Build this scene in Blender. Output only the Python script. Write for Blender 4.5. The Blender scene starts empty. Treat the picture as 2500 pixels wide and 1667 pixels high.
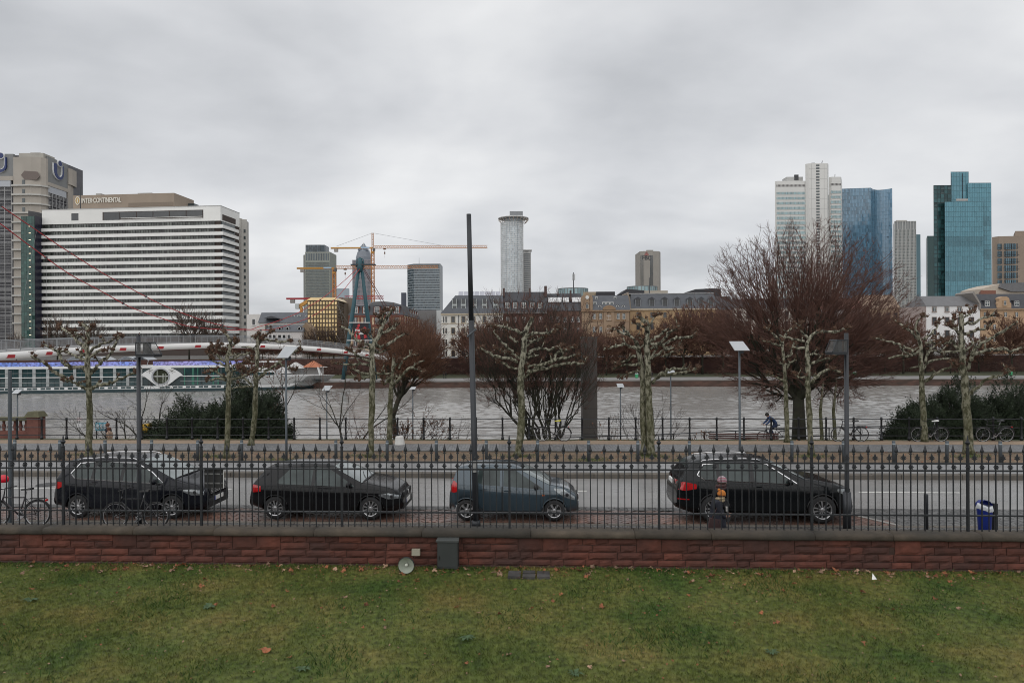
import bpy,math,random
import numpy as np
from mathutils import Vector,Matrix
random.seed(7);np.random.seed(7)
PI=math.pi;R=math.radians
S=bpy.context.scene
C=S.collection
# ------------------------------------------------------------------ camera
F=1667.0;HOR=845.0;H=4.7;ROLL=0.005
cam=bpy.data.cameras.new('camera');co=bpy.data.objects.new('camera',cam);C.objects.link(co)
cam.sensor_width=36;cam.lens=36*F/2500;cam.shift_y=(HOR-833.5)/2500
cam.clip_start=0.1;cam.clip_end=12000
co.matrix_world=Matrix.Translation((0,0,H))@ Matrix.Rotation(PI/2,4,'X')@ Matrix.Rotation(-ROLL,4,'Z')
S.camera=co
S.view_settings.view_transform='Standard';S.view_settings.look='None'
S.view_settings.exposure=0.0;S.view_settings.gamma=1.0
S.cycles.max_bounces=6;S.cycles.diffuse_bounces=3;S.cycles.glossy_bounces=3
S.cycles.transparent_max_bounces=8;S.cycles.pixel_filter_type='BLACKMAN_HARRIS';S.cycles.filter_width=1.0
# ------------------------------------------------------------------ sky and sun
SUN_EL,SUN_ROT=R(52),R(200)
w=bpy.data.worlds.new('World');S.world=w;w.use_nodes=True
N=w.node_tree.nodes;L=w.node_tree.links;N.clear()
def nn(t,**k):
 n=N.new(t)
 for a,b in k.items():setattr(n,a,b)
 return n
out=nn('ShaderNodeOutputWorld')
sky=nn('ShaderNodeTexSky',sky_type='NISHITA',sun_disc=False,sun_elevation=SUN_EL,sun_rotation=SUN_ROT)
bgs=nn('ShaderNodeBackground');bgs.inputs[1].default_value=0.07
L.new(sky.outputs[0],bgs.inputs[0])
tc=nn('ShaderNodeTexCoord');sep=nn('ShaderNodeSeparateXYZ');L.new(tc.outputs['Generated'],sep.inputs[0])
def math_(op,a,b=None):
 m=nn('ShaderNodeMath',operation=op)
 for i,q in enumerate((a,b)):
  if q is None:continue
  if isinstance(q,(int,float)):m.inputs[i].default_value=q
  else:L.new(q,m.inputs[i])
 return m.outputs[0]
zc=math_('ADD',math_('ABSOLUTE',sep.outputs[2]),0.30)     # cloud deck seen in perspective
cx=math_('DIVIDE',sep.outputs[0],zc);cy=math_('DIVIDE',sep.outputs[1],zc)
cmb=nn('ShaderNodeCombineXYZ');L.new(cx,cmb.inputs[0]);L.new(math_('MULTIPLY',cy,1.25),cmb.inputs[1])
rotm=nn('ShaderNodeMapping');rotm.inputs['Rotation'].default_value=(0,0,R(-14));rotm.inputs['Location'].default_value=(3.1,1.7,0)
L.new(cmb.outputs[0],rotm.inputs[0])
n1=nn('ShaderNodeTexNoise');n1.inputs['Scale'].default_value=1.05;n1.inputs['Detail'].default_value=4;n1.inputs['Roughness'].default_value=0.47;n1.inputs['Distortion'].default_value=0.5
n2=nn('ShaderNodeTexNoise');n2.inputs['Scale'].default_value=3.4;n2.inputs['Detail'].default_value=6;n2.inputs['Roughness'].default_value=0.52
L.new(rotm.outputs[0],n1.inputs['Vector']);L.new(rotm.outputs[0],n2.inputs['Vector'])
mixn=math_('ADD',math_('MULTIPLY',n1.outputs[0],0.76),math_('MULTIPLY',n2.outputs[0],0.24))
cr=nn('ShaderNodeValToRGB');L.new(mixn,cr.inputs[0])
e=cr.color_ramp.elements
e[0].position=0.32;e[0].color=(0.485,0.50,0.525,1)
e[1].position=0.675;e[1].color=(0.86,0.865,0.87,1)
m_=e.new(0.48);m_.color=(0.655,0.667,0.69,1)
bgc=nn('ShaderNodeBackground');bgc.inputs[1].default_value=1.07
L.new(cr.outputs[0],bgc.inputs[0])
mx=nn('ShaderNodeMixShader');mx.inputs[0].default_value=0.93
L.new(bgs.outputs[0],mx.inputs[1]);L.new(bgc.outputs[0],mx.inputs[2]);L.new(mx.outputs[0],out.inputs[0])
sun=bpy.data.lights.new('sun','SUN');sun.energy=1.45;sun.angle=R(115);sun.color=(1,0.97,0.93)
so=bpy.data.objects.new('sun',sun);C.objects.link(so);so.location=(0,-30,60)
so.rotation_euler=(PI/2-SUN_EL,0,R(-20))
# ------------------------------------------------------------------ pixel -> place helpers (2500 x 1667 photo pixels)
cR,sR=math.cos(ROLL),math.sin(ROLL)
def ray(px,py):
 u,v=(px-1250)/F,(HOR-py)/F
 return u*cR+v*sR,-u*sR+v*cR
def P(px,py,Y):
 a,b=ray(px,py);return Vector((a*Y,Y,H+b*Y))
def PX(px,Y):return (px-1250)/F*Y
def PZ(px,py,Y):return P(px,py,Y).z
TH=-0.045;cT,sT=math.cos(TH),math.sin(TH)
def ST(s,t,z=0.0):return Vector((s*cT-t*sT,s*sT+t*cT,z))     # street frame: s along the kerb, t across
def SP(px,t,z=0.0):                                              # point of the line t seen at column px (near the height z)
 u=(px-1250)/F
 s=(u*t*cT+t*sT)/(cT -u*sT)
 return ST(s,t,z)
def SS(px,t):
 u=(px-1250)/F
 return (u*t*cT+t*sT)/(cT -u*sT)
# ------------------------------------------------------------------ mesh helpers
ORG={}
class MB:
 def __init__(s):s.v=[];s.f=[];s.m=[]
 def add(s,vs,fs,m=0):
  o=len(s.v);s.v +=[tuple(p)for p in vs];s.f +=[tuple(i+o for i in f)for f in fs];s.m +=[m]*len(fs);return s
 def box(s,x0,x1,y0,y1,z0,z1,m=0):
  return s.add([(x0,y0,z0),(x1,y0,z0),(x1,y1,z0),(x0,y1,z0),(x0,y0,z1),(x1,y0,z1),(x1,y1,z1),(x0,y1,z1)],
              [(0,3,2,1),(4,5,6,7),(0,1,5,4),(1,2,6,5),(2,3,7,6),(3,0,4,7)],m)
 def obox(s,o,ux,uy,uz,m=0):       # box from a corner and three edge vectors
  o,ux,uy,uz=Vector(o),Vector(ux),Vector(uy),Vector(uz)
  p=[o,o+ux,o+ux+uy,o+uy]
  return s.add(p+[q+uz for q in p],[(0,3,2,1),(4,5,6,7),(0,1,5,4),(1,2,6,5),(2,3,7,6),(3,0,4,7)],m)
 def quad(s,a,b,c,d,m=0):return s.add([a,b,c,d],[(0,1,2,3)],m)
 def prism(s,front,back,m=0,caps=True):
  n=len(front);fs=[(i,(i+1)% n,n+(i+1)% n,n+i)for i in range(n)]
  if caps:fs +=[tuple(range(n-1,-1,-1)),tuple(range(n,2*n))]
  return s.add(list(front)+list(back),fs,m)
 def tube(s,pts,rads,n=6,cap=True,m=0):
  pts=[Vector(p)for p in pts]
  if isinstance(rads,(int,float)):rads=[rads]*len(pts)
  o=len(s.v);k=len(pts);prev=None
  for i,p in enumerate(pts):
   d=(pts[min(i+1,k-1)]-pts[max(i-1,0)])
   d=d.normalized()if d.length >1e-9 else Vector((0,0,1))
   if prev is None:
    a=d.orthogonal().normalized()
   else:
    a=prev-d*prev.dot(d)
    a=a.normalized()if a.length >1e-6 else d.orthogonal().normalized()
   prev=a;b=d.cross(a)
   for j in range(n):
    t=2*PI*j/n
    s.v.append(tuple(p+(a*math.cos(t)+b*math.sin(t))*rads[i]))
  for i in range(k-1):
   for j in range(n):
    q=o+i*n+j;r=o+i*n+(j+1)% n
    s.f.append((q,r,r+n,q+n));s.m.append(m)
  if cap:
   s.f.append(tuple(o+j for j in range(n-1,-1,-1)));s.m.append(m)
   s.f.append(tuple(o+(k-1)*n+j for j in range(n)));s.m.append(m)
  return s
 def lathe(s,prof,c=(0,0,0),n=16,ax='z',m=0,cap=True):
  o=len(s.v)
  for r,h in prof:
   for j in range(n):
    t=2*PI*j/n;a,b=r*math.cos(t),r*math.sin(t)
    p=(a,b,h)if ax == 'z' else ((a,h,b)if ax == 'y' else (h,a,b))
    s.v.append((c[0]+p[0],c[1]+p[1],c[2]+p[2]))
  for i in range(len(prof)-1):
   for j in range(n):
    q=o+i*n+j;r2=o+i*n+(j+1)% n
    s.f.append((q,r2,r2+n,q+n));s.m.append(m)
  if cap:
   s.f.append(tuple(o+j for j in range(n-1,-1,-1)));s.m.append(m)
   s.f.append(tuple(o+(len(prof)-1)*n+j for j in range(n)));s.m.append(m)
  return s
 def mesh(s,name,mats,smooth=False,off=(0,0,0)):
  me=bpy.data.meshes.new(name)
  v=[(a-off[0],b-off[1],c-off[2])for a,b,c in s.v]if any(off)else s.v
  me.from_pydata(v,[],s.f)
  if not isinstance(mats,(list,tuple)):mats=[mats]
  for q in mats:me.materials.append(q)
  if len(mats)>1:me.polygons.foreach_set('material_index',s.m)
  if smooth:me.polygons.foreach_set('use_smooth',[True]*len(s.f))
  me.update();return me
 def build(s,name,mats,parent=None,smooth=False,origin=None):
  off=ORG.get(parent.name,(0,0,0))if parent is not None else (tuple(origin)if origin is not None else (0,0,0))
  return link(name,s.mesh(name,mats,smooth,off),parent,loc=(origin if parent is None and origin is not None else (0,0,0)),org=off)
def link(name,me,parent=None,loc=(0,0,0),rotz=0,org=None):
 o=bpy.data.objects.new(name,me);C.objects.link(o);o.location=loc;o.rotation_euler[2]=rotz
 if parent is not None:o.parent=parent
 if org is None and parent is not None:org=ORG.get(parent.name,(0,0,0))
 ORG[o.name]=org or (0,0,0)
 return o
def tag(o,label=None,cat=None,group=None,kind=None):
 if label:o['label']=label
 if cat:o['category']=cat
 if group:o['group']=group
 if kind:o['kind']=kind
 return o
def thing(name,label,cat,loc=(0,0,0),group=None,rotz=0):
 o=bpy.data.objects.new(name,None);C.objects.link(o);o.location=loc;o.rotation_euler[2]=rotz
 o.empty_display_size=0.2
 ORG[o.name]=tuple(loc)
 return tag(o,label,cat,group)
def local(name,label,cat,group=None):       # a thing whose parts are modelled about (0,0,0); move it with .location later
 return thing(name,label,cat,(0,0,0),group)
def copy_tree(o,parent=None):
 c=o.copy();C.objects.link(c);c.parent=parent
 ORG[c.name]=ORG.get(o.name,(0,0,0))
 for ch in list(o.children):copy_tree(ch,c)
 return c
def struct(name,mb,mat,label=None,kind='structure',smooth=False):
 return tag(mb.build(name,mat,smooth=smooth),label,None,None,kind)
def lerp(a,b,t):return a+(b-a)*t
def interp(x,xs,ys):return float(np.interp(x,xs,ys))
# ------------------------------------------------------------------ materials
MC={}
def M(name,col,rough=0.7,metal=0.0,var=0.12,scale=4.0,bump=0.0,bscale=None,spec=0.5,coat=0.0,rnd=0.0,dark=None,dscale=1.0,damt=0.5,emit=0.0,stretch=None,detail=4,rvar=0.0,world=False):
 if name in MC:return MC[name]
 m=bpy.data.materials.new(name);m.use_nodes=True;MC[name]=m
 nt=m.node_tree;b=nt.nodes['Principled BSDF'];li=nt.links
 b.inputs['Roughness'].default_value=rough;b.inputs['Metallic'].default_value=metal
 b.inputs['Specular IOR Level'].default_value=spec
 if coat:b.inputs['Coat Weight'].default_value=coat;b.inputs['Coat Roughness'].default_value=0.06
 c=tuple(col)+(1,)
 b.inputs['Base Color'].default_value=c
 tcn=nt.nodes.new('ShaderNodeTexCoord');vec=tcn.outputs['Object']
 if world:
  vec=nt.nodes.new('ShaderNodeNewGeometry').outputs['Position']
 if stretch:
  mp=nt.nodes.new('ShaderNodeMapping');mp.inputs['Scale'].default_value=stretch;li.new(vec,mp.inputs[0]);vec=mp.outputs[0]
 src=None
 def noise(sc,det=detail):
  n=nt.nodes.new('ShaderNodeTexNoise');n.inputs['Scale'].default_value=sc;n.inputs['Detail'].default_value=det
  li.new(vec,n.inputs['Vector']);return n.outputs[0]
 if var >0 or rnd >0 or dark:
  hsv=nt.nodes.new('ShaderNodeHueSaturation');hsv.inputs['Color'].default_value=c
  val=None
  if var >0:
   mr=nt.nodes.new('ShaderNodeMapRange');mr.inputs[1].default_value=0.25;mr.inputs[2].default_value=0.75
   mr.inputs[3].default_value=1-var;mr.inputs[4].default_value=1+var
   li.new(noise(scale),mr.inputs[0]);val=mr.outputs[0]
  if rnd >0:
   oi=nt.nodes.new('ShaderNodeObjectInfo');mr2=nt.nodes.new('ShaderNodeMapRange')
   mr2.inputs[3].default_value=1-rnd;mr2.inputs[4].default_value=1+rnd
   li.new(oi.outputs['Random'],mr2.inputs[0])
   if val is None:val=mr2.outputs[0]
   else:
    mu=nt.nodes.new('ShaderNodeMath');mu.operation='MULTIPLY';li.new(val,mu.inputs[0]);li.new(mr2.outputs[0],mu.inputs[1]);val=mu.outputs[0]
  if val is not None:li.new(val,hsv.inputs['Value'])
  src=hsv.outputs[0]
  if dark:
   mx=nt.nodes.new('ShaderNodeMixRGB');mx.inputs[2].default_value=tuple(dark)+(1,)
   rp=nt.nodes.new('ShaderNodeMapRange');rp.inputs[1].default_value=0.5-0.12;rp.inputs[2].default_value=0.5+0.18
   rp.inputs[4].default_value=damt
   li.new(noise(dscale,5),rp.inputs[0]);li.new(rp.outputs[0],mx.inputs[0]);li.new(src,mx.inputs[1]);src=mx.outputs[0]
  li.new(src,b.inputs['Base Color'])
 if rvar >0:
  mr=nt.nodes.new('ShaderNodeMapRange');mr.inputs[1].default_value=0.3;mr.inputs[2].default_value=0.7
  mr.inputs[3].default_value=max(0.02,rough-rvar);mr.inputs[4].default_value=min(1,rough+rvar)
  li.new(noise(scale*0.6),mr.inputs[0]);li.new(mr.outputs[0],b.inputs['Roughness'])
 if bump >0:
  bp=nt.nodes.new('ShaderNodeBump');bp.inputs['Strength'].default_value=1.0;bp.inputs['Distance'].default_value=bump
  li.new(noise(bscale or scale*3,3),bp.inputs['Height']);li.new(bp.outputs[0],b.inputs['Normal'])
 if emit >0:
  b.inputs['Emission Color'].default_value=c;b.inputs['Emission Strength'].default_value=emit
 return m
def attr_rand(m,amt=0.25):       # brightness varies with the 'shade' attribute of each face
 nt=m.node_tree;b=nt.nodes['Principled BSDF'];li=nt.links
 a=nt.nodes.new('ShaderNodeAttribute');a.attribute_name='shade'
 mr=nt.nodes.new('ShaderNodeMapRange');mr.inputs[3].default_value=1-amt;mr.inputs[4].default_value=1+amt
 li.new(a.outputs['Fac'],mr.inputs[0])
 hs=nt.nodes.new('ShaderNodeHueSaturation');li.new(mr.outputs[0],hs.inputs['Value'])
 s0=b.inputs['Base Color']
 if s0.is_linked:li.new(s0.links[0].from_socket,hs.inputs['Color'])
 else:hs.inputs['Color'].default_value=s0.default_value
 li.new(hs.outputs[0],s0);return m
def set_shade(me,vals):
 at=me.attributes.new('shade','FLOAT','FACE');at.data.foreach_set('value',list(map(float,vals)))
glass_d=M('window_glass_dark',(0.022,0.026,0.03),0.06,var=0.5,scale=0.35,spec=0.7)
glass_m=M('window_glass',(0.05,0.065,0.07),0.08,var=0.4,scale=0.3,spec=0.7)
metal_d=M('dark_grey_metal',(0.045,0.05,0.056),0.45,0.35,var=0.2,scale=6)
iron=M('black_iron_paint',(0.022,0.024,0.028),0.42,0.2,var=0.25,scale=9,bump=0.0008,bscale=60)
white_p=M('white_paint',(0.74,0.74,0.72),0.55,var=0.06,scale=2)
# ================================================================== ground, roads, river, banks
LW=60
def strip(t0,t1,z0,z1=None,s0=-LW,s1=LW,n=2,mb=None):
 mb=mb or MB();z1=z0 if z1 is None else z1
 return mb.add([ST(s0,t0,z0),ST(s1,t0,z0),ST(s1,t1,z1),ST(s0,t1,z1)],[(0,1,2,3)])
def sweep(prof,s0,s1,ns=2):
 mb=MB();k=len(prof)
 for i in range(ns+1):
  s=lerp(s0,s1,i/ns)
  for t,z in prof:mb.v.append(tuple(ST(s,t,z)))
 for i in range(ns):
  for j in range(k-1):
   a=i*k+j;mb.f.append((a,a+k,a+k+1,a+1));mb.m.append(0)
 return mb
asphalt=M('wet_asphalt',(0.26,0.254,0.248),0.28,var=0.13,scale=1.1,bump=0.004,bscale=120,dark=(0.15,0.148,0.145),dscale=0.5,damt=0.5,rvar=0.12,detail=6,world=True,stretch=(0.35,1,1))
asphalt2=M('lane_asphalt',(0.22,0.22,0.222),0.4,var=0.12,scale=1.5,bump=0.003,bscale=110,rvar=0.1,detail=6,world=True)
earth=M('trodden_earth',(0.165,0.115,0.075),0.9,var=0.3,scale=2.2,bump=0.02,bscale=18,dark=(0.06,0.05,0.028),dscale=1.3,damt=0.6,detail=7,world=True)
sand=M('sandy_gravel',(0.25,0.185,0.13),0.9,var=0.18,scale=2.5,bump=0.006,bscale=60,detail=7,world=True,stretch=(0.4,1.5,1))
stone_k=M('kerb_stone',(0.10,0.088,0.074),0.7,var=0.25,scale=3,bump=0.006,bscale=25,rnd=0.18)
soil=M('bank_soil',(0.05,0.045,0.025),0.95,var=0.35,scale=1.2,bump=0.05,bscale=6)
def cobble_mat(name,col,joint,sx,sy,rough=0.5):
 m=bpy.data.materials.new(name);m.use_nodes=True;nt=m.node_tree;b=nt.nodes['Principled BSDF'];li=nt.links
 tcn=nt.nodes.new('ShaderNodeNewGeometry');mp=nt.nodes.new('ShaderNodeMapping');mp.inputs['Scale'].default_value=(sx,sy,1);li.new(tcn.outputs['Position'],mp.inputs[0])
 v=nt.nodes.new('ShaderNodeTexVoronoi');v.feature='DISTANCE_TO_EDGE';v.inputs['Scale'].default_value=1;v.inputs['Randomness'].default_value=0.55;li.new(mp.outputs[0],v.inputs['Vector'])
 v2=nt.nodes.new('ShaderNodeTexVoronoi');v2.inputs['Scale'].default_value=1;v2.inputs['Randomness'].default_value=0.55;li.new(mp.outputs[0],v2.inputs['Vector'])
 mr=nt.nodes.new('ShaderNodeMapRange');mr.inputs[2].default_value=0.12;li.new(v.outputs[0],mr.inputs[0])
 hs=nt.nodes.new('ShaderNodeHueSaturation');hs.inputs['Color'].default_value=tuple(col)+(1,)
 sp=nt.nodes.new('ShaderNodeSeparateColor');li.new(v2.outputs['Color'],sp.inputs[0])
 m2=nt.nodes.new('ShaderNodeMapRange');m2.inputs[3].default_value=0.7;m2.inputs[4].default_value=1.3;li.new(sp.outputs[0],m2.inputs[0]);li.new(m2.outputs[0],hs.inputs['Value'])
 mx=nt.nodes.new('ShaderNodeMixRGB');mx.inputs[1].default_value=tuple(joint)+(1,);li.new(mr.outputs[0],mx.inputs[0]);li.new(hs.outputs[0],mx.inputs[2]);li.new(mx.outputs[0],b.inputs['Base Color'])
 b.inputs['Roughness'].default_value=rough
 bp=nt.nodes.new('ShaderNodeBump');bp.inputs['Distance'].default_value=0.02;li.new(mr.outputs[0],bp.inputs['Height']);li.new(bp.outputs[0],b.inputs['Normal'])
 return m
cob_path=cobble_mat('path_setts',(0.17,0.172,0.178),(0.07,0.066,0.06),7,7,0.45)
cob_walk=cobble_mat('sidewalk_setts',(0.085,0.082,0.08),(0.03,0.028,0.026),9,9,0.42)
cob_gut=cobble_mat('gutter_setts',(0.09,0.088,0.086),(0.025,0.024,0.022),6,6,0.4)
# one big sheet of terrain under everything on this side, dropping to the river
g=sweep([(-120,-0.3),(33.3,-0.3),(33.32,-1.62),(46,-1.9),(49.5,-7.0)],-900,900)
struct('ground',g,soil,'near river bank terrain')
struct('sidewalk',strip(14.4,17.98,0.0),cob_walk,'grey sett sidewalk behind the fence')
struct('road',strip(19.74,24.45,-0.03),asphalt,'wet grey asphalt road')
struct('parking_bay_base',strip(18.0,19.74,-0.045),M('bay_bedding',(0.035,0.027,0.022),0.7,var=0.3),'dark bedding of the paved parking bay')
struct('gutter',strip(19.72,20.12,-0.026),cob_gut,'row of dark setts along the road edge')
struct('cycle_lane',strip(24.68,26.72,0.128),asphalt2,'grey asphalt lane behind the kerb')
struct('earth_strip',strip(26.72,29.42,0.136),earth,'brown earth strip under the plane trees')
struct('cobbled_path',strip(29.6,31.75,0.15),cob_path,'grey sett path along the river')
struct('sandy_path',strip(31.75,33.0,0.152),sand,'sandy edge of the river path')
struct('path_edge',strip(32.95,33.34,0.16),M('mossy_edge',(0.06,0.065,0.03),0.95,var=0.4,scale=5,bump=0.02,bscale=20),'mossy edge stone under the railing')
struct('retaining_wall',sweep([(33.34,0.16),(33.36,-1.7)],-60,60),stone_k,'low wall under the railing')
def kerb(name,t0,t1,z0,z1,step,lab,s0=-24,s1=24,mat=stone_k):
 root=tag(strip(t0+0.03,t1-0.03,z1-0.02,s0=-60,s1=60).build(name,M('kerb_bed',(0.05,0.045,0.04),0.8)),lab,None,None,'structure')
 me=None;s=s0
 while s <s1:
  ln=step*random.uniform(0.9,1.1)
  b=MB();w_=t1-t0;c=0.018
  pr=[(t0,z0),(t0,z1-c),(t0+c,z1),(t1,z1),(t1,z0)]
  dz=random.uniform(-0.006,0.006);dt=random.uniform(-0.006,0.006)
  b.prism([ST(s+0.008,t+dt,z+dz)for t,z in pr],[ST(s+ln-0.008,t+dt,z+dz)for t,z in pr])
  b.build('kerbstone',mat,root);s += ln
 return root
kerb('road_kerb',24.42,24.7,-0.1,0.15,1.0,'long stone kerb on the far side of the road')
kerb('bay_kerb',17.96,18.12,-0.1,0.012,1.0,'flat stone edging between sidewalk and parking bay')
kerb('path_edging',29.42,29.6,0.05,0.172,1.2,'dark edging stones beside the sett path',mat=M('edging_dark',(0.05,0.046,0.04),0.8,var=0.3,rnd=0.2))
# dashed lane line, each dash painted on the road
dash_m=M('road_paint',(0.66,0.66,0.62),0.55,var=0.2,scale=14,dark=(0.3,0.3,0.29),dscale=9,damt=0.4)
for pe in (137,564,990,1431,1885,2342):
 s1=SS(pe,22.35);
 tag(strip(22.29,22.40,-0.026,s0=s1-3.15,s1=s1).build('lane_dash',dash_m),'white painted dash of the lane line on the road','road marking','dashes of the lane line',None)
mh=SP(115,23.0,-0.024);r_=thing('manhole_cover','round cast iron manhole cover in the road behind the minivan','manhole',mh);ORG[r_.name]=(0,0,0)
MB().lathe([(0.36,0),(0.36,0.006)],n=24).build('ring',M('manhole_ring',(0.07,0.07,0.07),0.5,0.3),r_);MB().lathe([(0.31,0.0),(0.31,0.010)],n=24).build('lid',M('manhole_lid',(0.045,0.045,0.046),0.45,0.4,var=0.3,scale=30),r_)
# brick paved parking bay: diagonal clinkers, each one a block
pav_m=M('clinker_brick',(0.15,0.082,0.062),0.36,var=0.25,scale=3,rnd=0.3,bump=0.004,bscale=40,dark=(0.06,0.05,0.047),dscale=0.8,damt=0.7,world=True,rvar=0.12)
pv=MB();pv.box(-0.118,0.118,-0.068,0.068,-0.05,0.0)
c_=0.012
pvm=MB();pr=[(-0.118,-0.05),(-0.118,-c_),(-0.118+c_,0),(0.118-c_,0),(0.118,-c_),(0.118,-0.05)]
pvm.prism([(x,-0.068,z)for x,z in pr],[(x,0.068,z)for x,z in pr]);pme=pvm.mesh('paver',pav_m)
bay=tag(strip(18.1,19.72,-0.05,s0=-20,s1=SS(2120,18.9)).build('parking_bay',M('bay_sand',(0.03,0.022,0.018),0.6)),'red clinker paving of the parking bay',None,None,'structure')
rest=MB();cnt=0;vis=[]
ang=R(38);ca,sa=math.cos(ang),math.sin(ang)
cars_s=[(SS(138,18.8)+0.3,SS(540,18.8)-0.4),(SS(620,18.8)+0.3,SS(985,18.8)-0.2),(SS(1105,18.8)+0.2,SS(1405,18.8)-0.2),(SS(1650,18.8)+0.3,SS(2060,18.8)-0.2)]
for i in range(-90,90):
 for j in range(-105,105):
  lx=i*0.25+(j % 2)*0.125;ly=j*0.15
  s=lx*ca-ly*sa-2;t=18.9+lx*sa+ly*ca
  if not (18.2<t <19.62 and -17.5<s <SS(2120,18.9)-0.1+(19.6-t)*0.55):continue
  dz=random.uniform(-0.006,0.003)-0.012
  under=any(a <s <b for a,b in cars_s)
  vis.append((1 if under else 0,t,s,dz))
vis.sort()
for k,(u_,t,s,dz)in enumerate(vis):
 if k <300:
  o=link('paver',pme,bay);o.location=ST(s,t,dz);o.rotation_euler[2]=TH+ang
 else:
  a=Matrix.Translation(ST(s,t,dz))@ Matrix.Rotation(TH+ang,4,'Z')
  rest.add([a @ Vector(q)for q in pvm.v],pvm.f)
tag(rest.build('paver_field',pav_m,bay),kind='stuff')
# light concrete edging at the end of the bay and a paved triangle of setts
s_e=SS(2120,18.9)
eb=MB();eb.prism([ST(s_e+0.35,18.2,-0.05),ST(s_e+0.5,18.2,-0.05),ST(s_e-0.35,19.6,-0.05),ST(s_e-0.5,19.6,-0.05)],[ST(s_e+0.35,18.2,0.0),ST(s_e+0.5,18.2,0.0),ST(s_e-0.35,19.6,0.0),ST(s_e-0.5,19.6,0.0)])
struct('bay_end_kerb',eb,M('pale_concrete',(0.24,0.23,0.215),0.6,var=0.15),'pale concrete edging at the end of the parking bay')
sx=MB();sx.add([ST(s_e+0.52,18.12,-0.012),ST(40,18.12,-0.012),ST(40,19.74,-0.012),ST(s_e-0.33,19.74,-0.012)],[(0,1,2,3)])
struct('sett_paving',sx,cob_gut,'dark sett paving beyond the parking bay')
# river
m=bpy.data.materials.new('river_water');m.use_nodes=True;nt=m.node_tree;b=nt.nodes['Principled BSDF'];li=nt.links
b.inputs['Base Color'].default_value=(0.255,0.245,0.23,1);b.inputs['Roughness'].default_value=0.2;b.inputs['IOR'].default_value=1.45
ge=nt.nodes.new('ShaderNodeNewGeometry')
hts=[]
for sc,st,wgt in ((0.9,(0.42,1.0,1),0.55),(2.6,(0.5,1.0,1),0.32),(0.16,(0.5,1,1),0.35)):
 mp=nt.nodes.new('ShaderNodeMapping');mp.inputs['Scale'].default_value=st;mp.inputs['Rotation'].default_value=(0,0,R(7));li.new(ge.outputs['Position'],mp.inputs[0])
 n=nt.nodes.new('ShaderNodeTexNoise');n.inputs['Scale'].default_value=sc;n.inputs['Detail'].default_value=3;n.inputs['Distortion'].default_value=0.6;li.new(mp.outputs[0],n.inputs['Vector'])
 mu=nt.nodes.new('ShaderNodeMath');mu.operation='MULTIPLY';mu.inputs[1].default_value=wgt;li.new(n.outputs[0],mu.inputs[0]);hts.append(mu.outputs[0])
ad=nt.nodes.new('ShaderNodeMath');li.new(hts[0],ad.inputs[0]);li.new(hts[1],ad.inputs[1])
ad2=nt.nodes.new('ShaderNodeMath');li.new(ad.outputs[0],ad2.inputs[0]);li.new(hts[2],ad2.inputs[1])
bp=nt.nodes.new('ShaderNodeBump');bp.inputs['Distance'].default_value=0.05;li.new(ad2.outputs[0],bp.inputs['Height']);li.new(bp.outputs[0],b.inputs['Normal'])
WZ=-4.8
rv=MB();rv.add([(-1500,30,WZ-0.3),(1500,30,WZ-0.3),(1500,158,WZ-0.3),(-1500,158,WZ-0.3)],[(0,1,2,3)])
river=struct('river',rv,m,'brown grey rippled river')
gx,gy=np.meshgrid(np.linspace(-140,140,620),np.linspace(52,157.2,375));rg=np.random.default_rng(3);gz=np.zeros_like(gx)
for k in range(42):
 lam=0.9*(3.2/0.9)**rg.random();th=rg.normal(1.4,0.85);q=2*np.pi/lam;gz += lam*0.0052*rg.uniform(0.5,1.3)*np.sin(q*(gx*np.cos(th)+gy*np.sin(th))+rg.uniform(0,6.28)+0.8*np.sin(gx*0.05*rg.uniform(0.5,2)+gy*0.03+k))
gz *= 0.75+0.45*np.sin(gx*0.09+gy*0.05)*np.sin(gy*0.11-gx*0.02)
wme=bpy.data.meshes.new('waves');h_,w_=gx.shape;n_=h_*w_
wme.vertices.add(n_);wme.vertices.foreach_set('co',np.stack([gx,gy,gz+WZ],2).ravel())
ii=(np.arange(h_-1)[:,None]*w_+np.arange(w_-1)[None,:]).ravel();qd=np.stack([ii,ii+1,ii+w_+1,ii+w_],1);nq=len(qd)
wme.loops.add(nq*4);wme.polygons.add(nq);wme.loops.foreach_set('vertex_index',qd.ravel());wme.polygons.foreach_set('loop_start',np.arange(0,nq*4,4));wme.polygons.foreach_set('loop_total',np.full(nq,4));wme.polygons.foreach_set('use_smooth',np.ones(nq,bool));wme.materials.append(m);wme.update(calc_edges=True)
link('waves',wme,river)
# far bank: quay wall, promenade, grass, retaining wall, street level
QY=157.0;QZ=-3.2
brick_q=M('quay_sandstone',(0.10,0.055,0.042),0.85,var=0.35,scale=0.9,stretch=(1,1,3),dark=(0.035,0.028,0.022),dscale=0.3,damt=0.8,detail=6)
q=MB();q.box(-900,900,QY,QY+1.2,-7,QZ-0.25);struct('quay_wall',q,brick_q,'dark red sandstone quay wall across the river')
q=MB();q.box(-900,900,QY-0.08,QY+1.4,QZ-0.25,QZ);struct('quay_coping',q,M('coping_grey',(0.2,0.19,0.18),0.8,var=0.2,scale=0.4),'grey coping along the far quay')
q=MB();q.quad((-900,QY+1.3,QZ-0.03),(900,QY+1.3,QZ-0.03),(900,171,QZ-0.03),(-900,171,QZ-0.03));struct('promenade',q,M('promenade_paving',(0.24,0.235,0.23),0.6,var=0.12,scale=0.3),'pale grey promenade on the far bank')
q=MB();q.quad((-900,171,QZ-0.02),(900,171,QZ-0.02),(900,186,QZ+0.4),(-900,186,QZ+0.4));struct('bank_lawn',q,M('far_grass',(0.055,0.06,0.028),0.95,var=0.35,scale=0.35),'far bank lawn strip')
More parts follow.
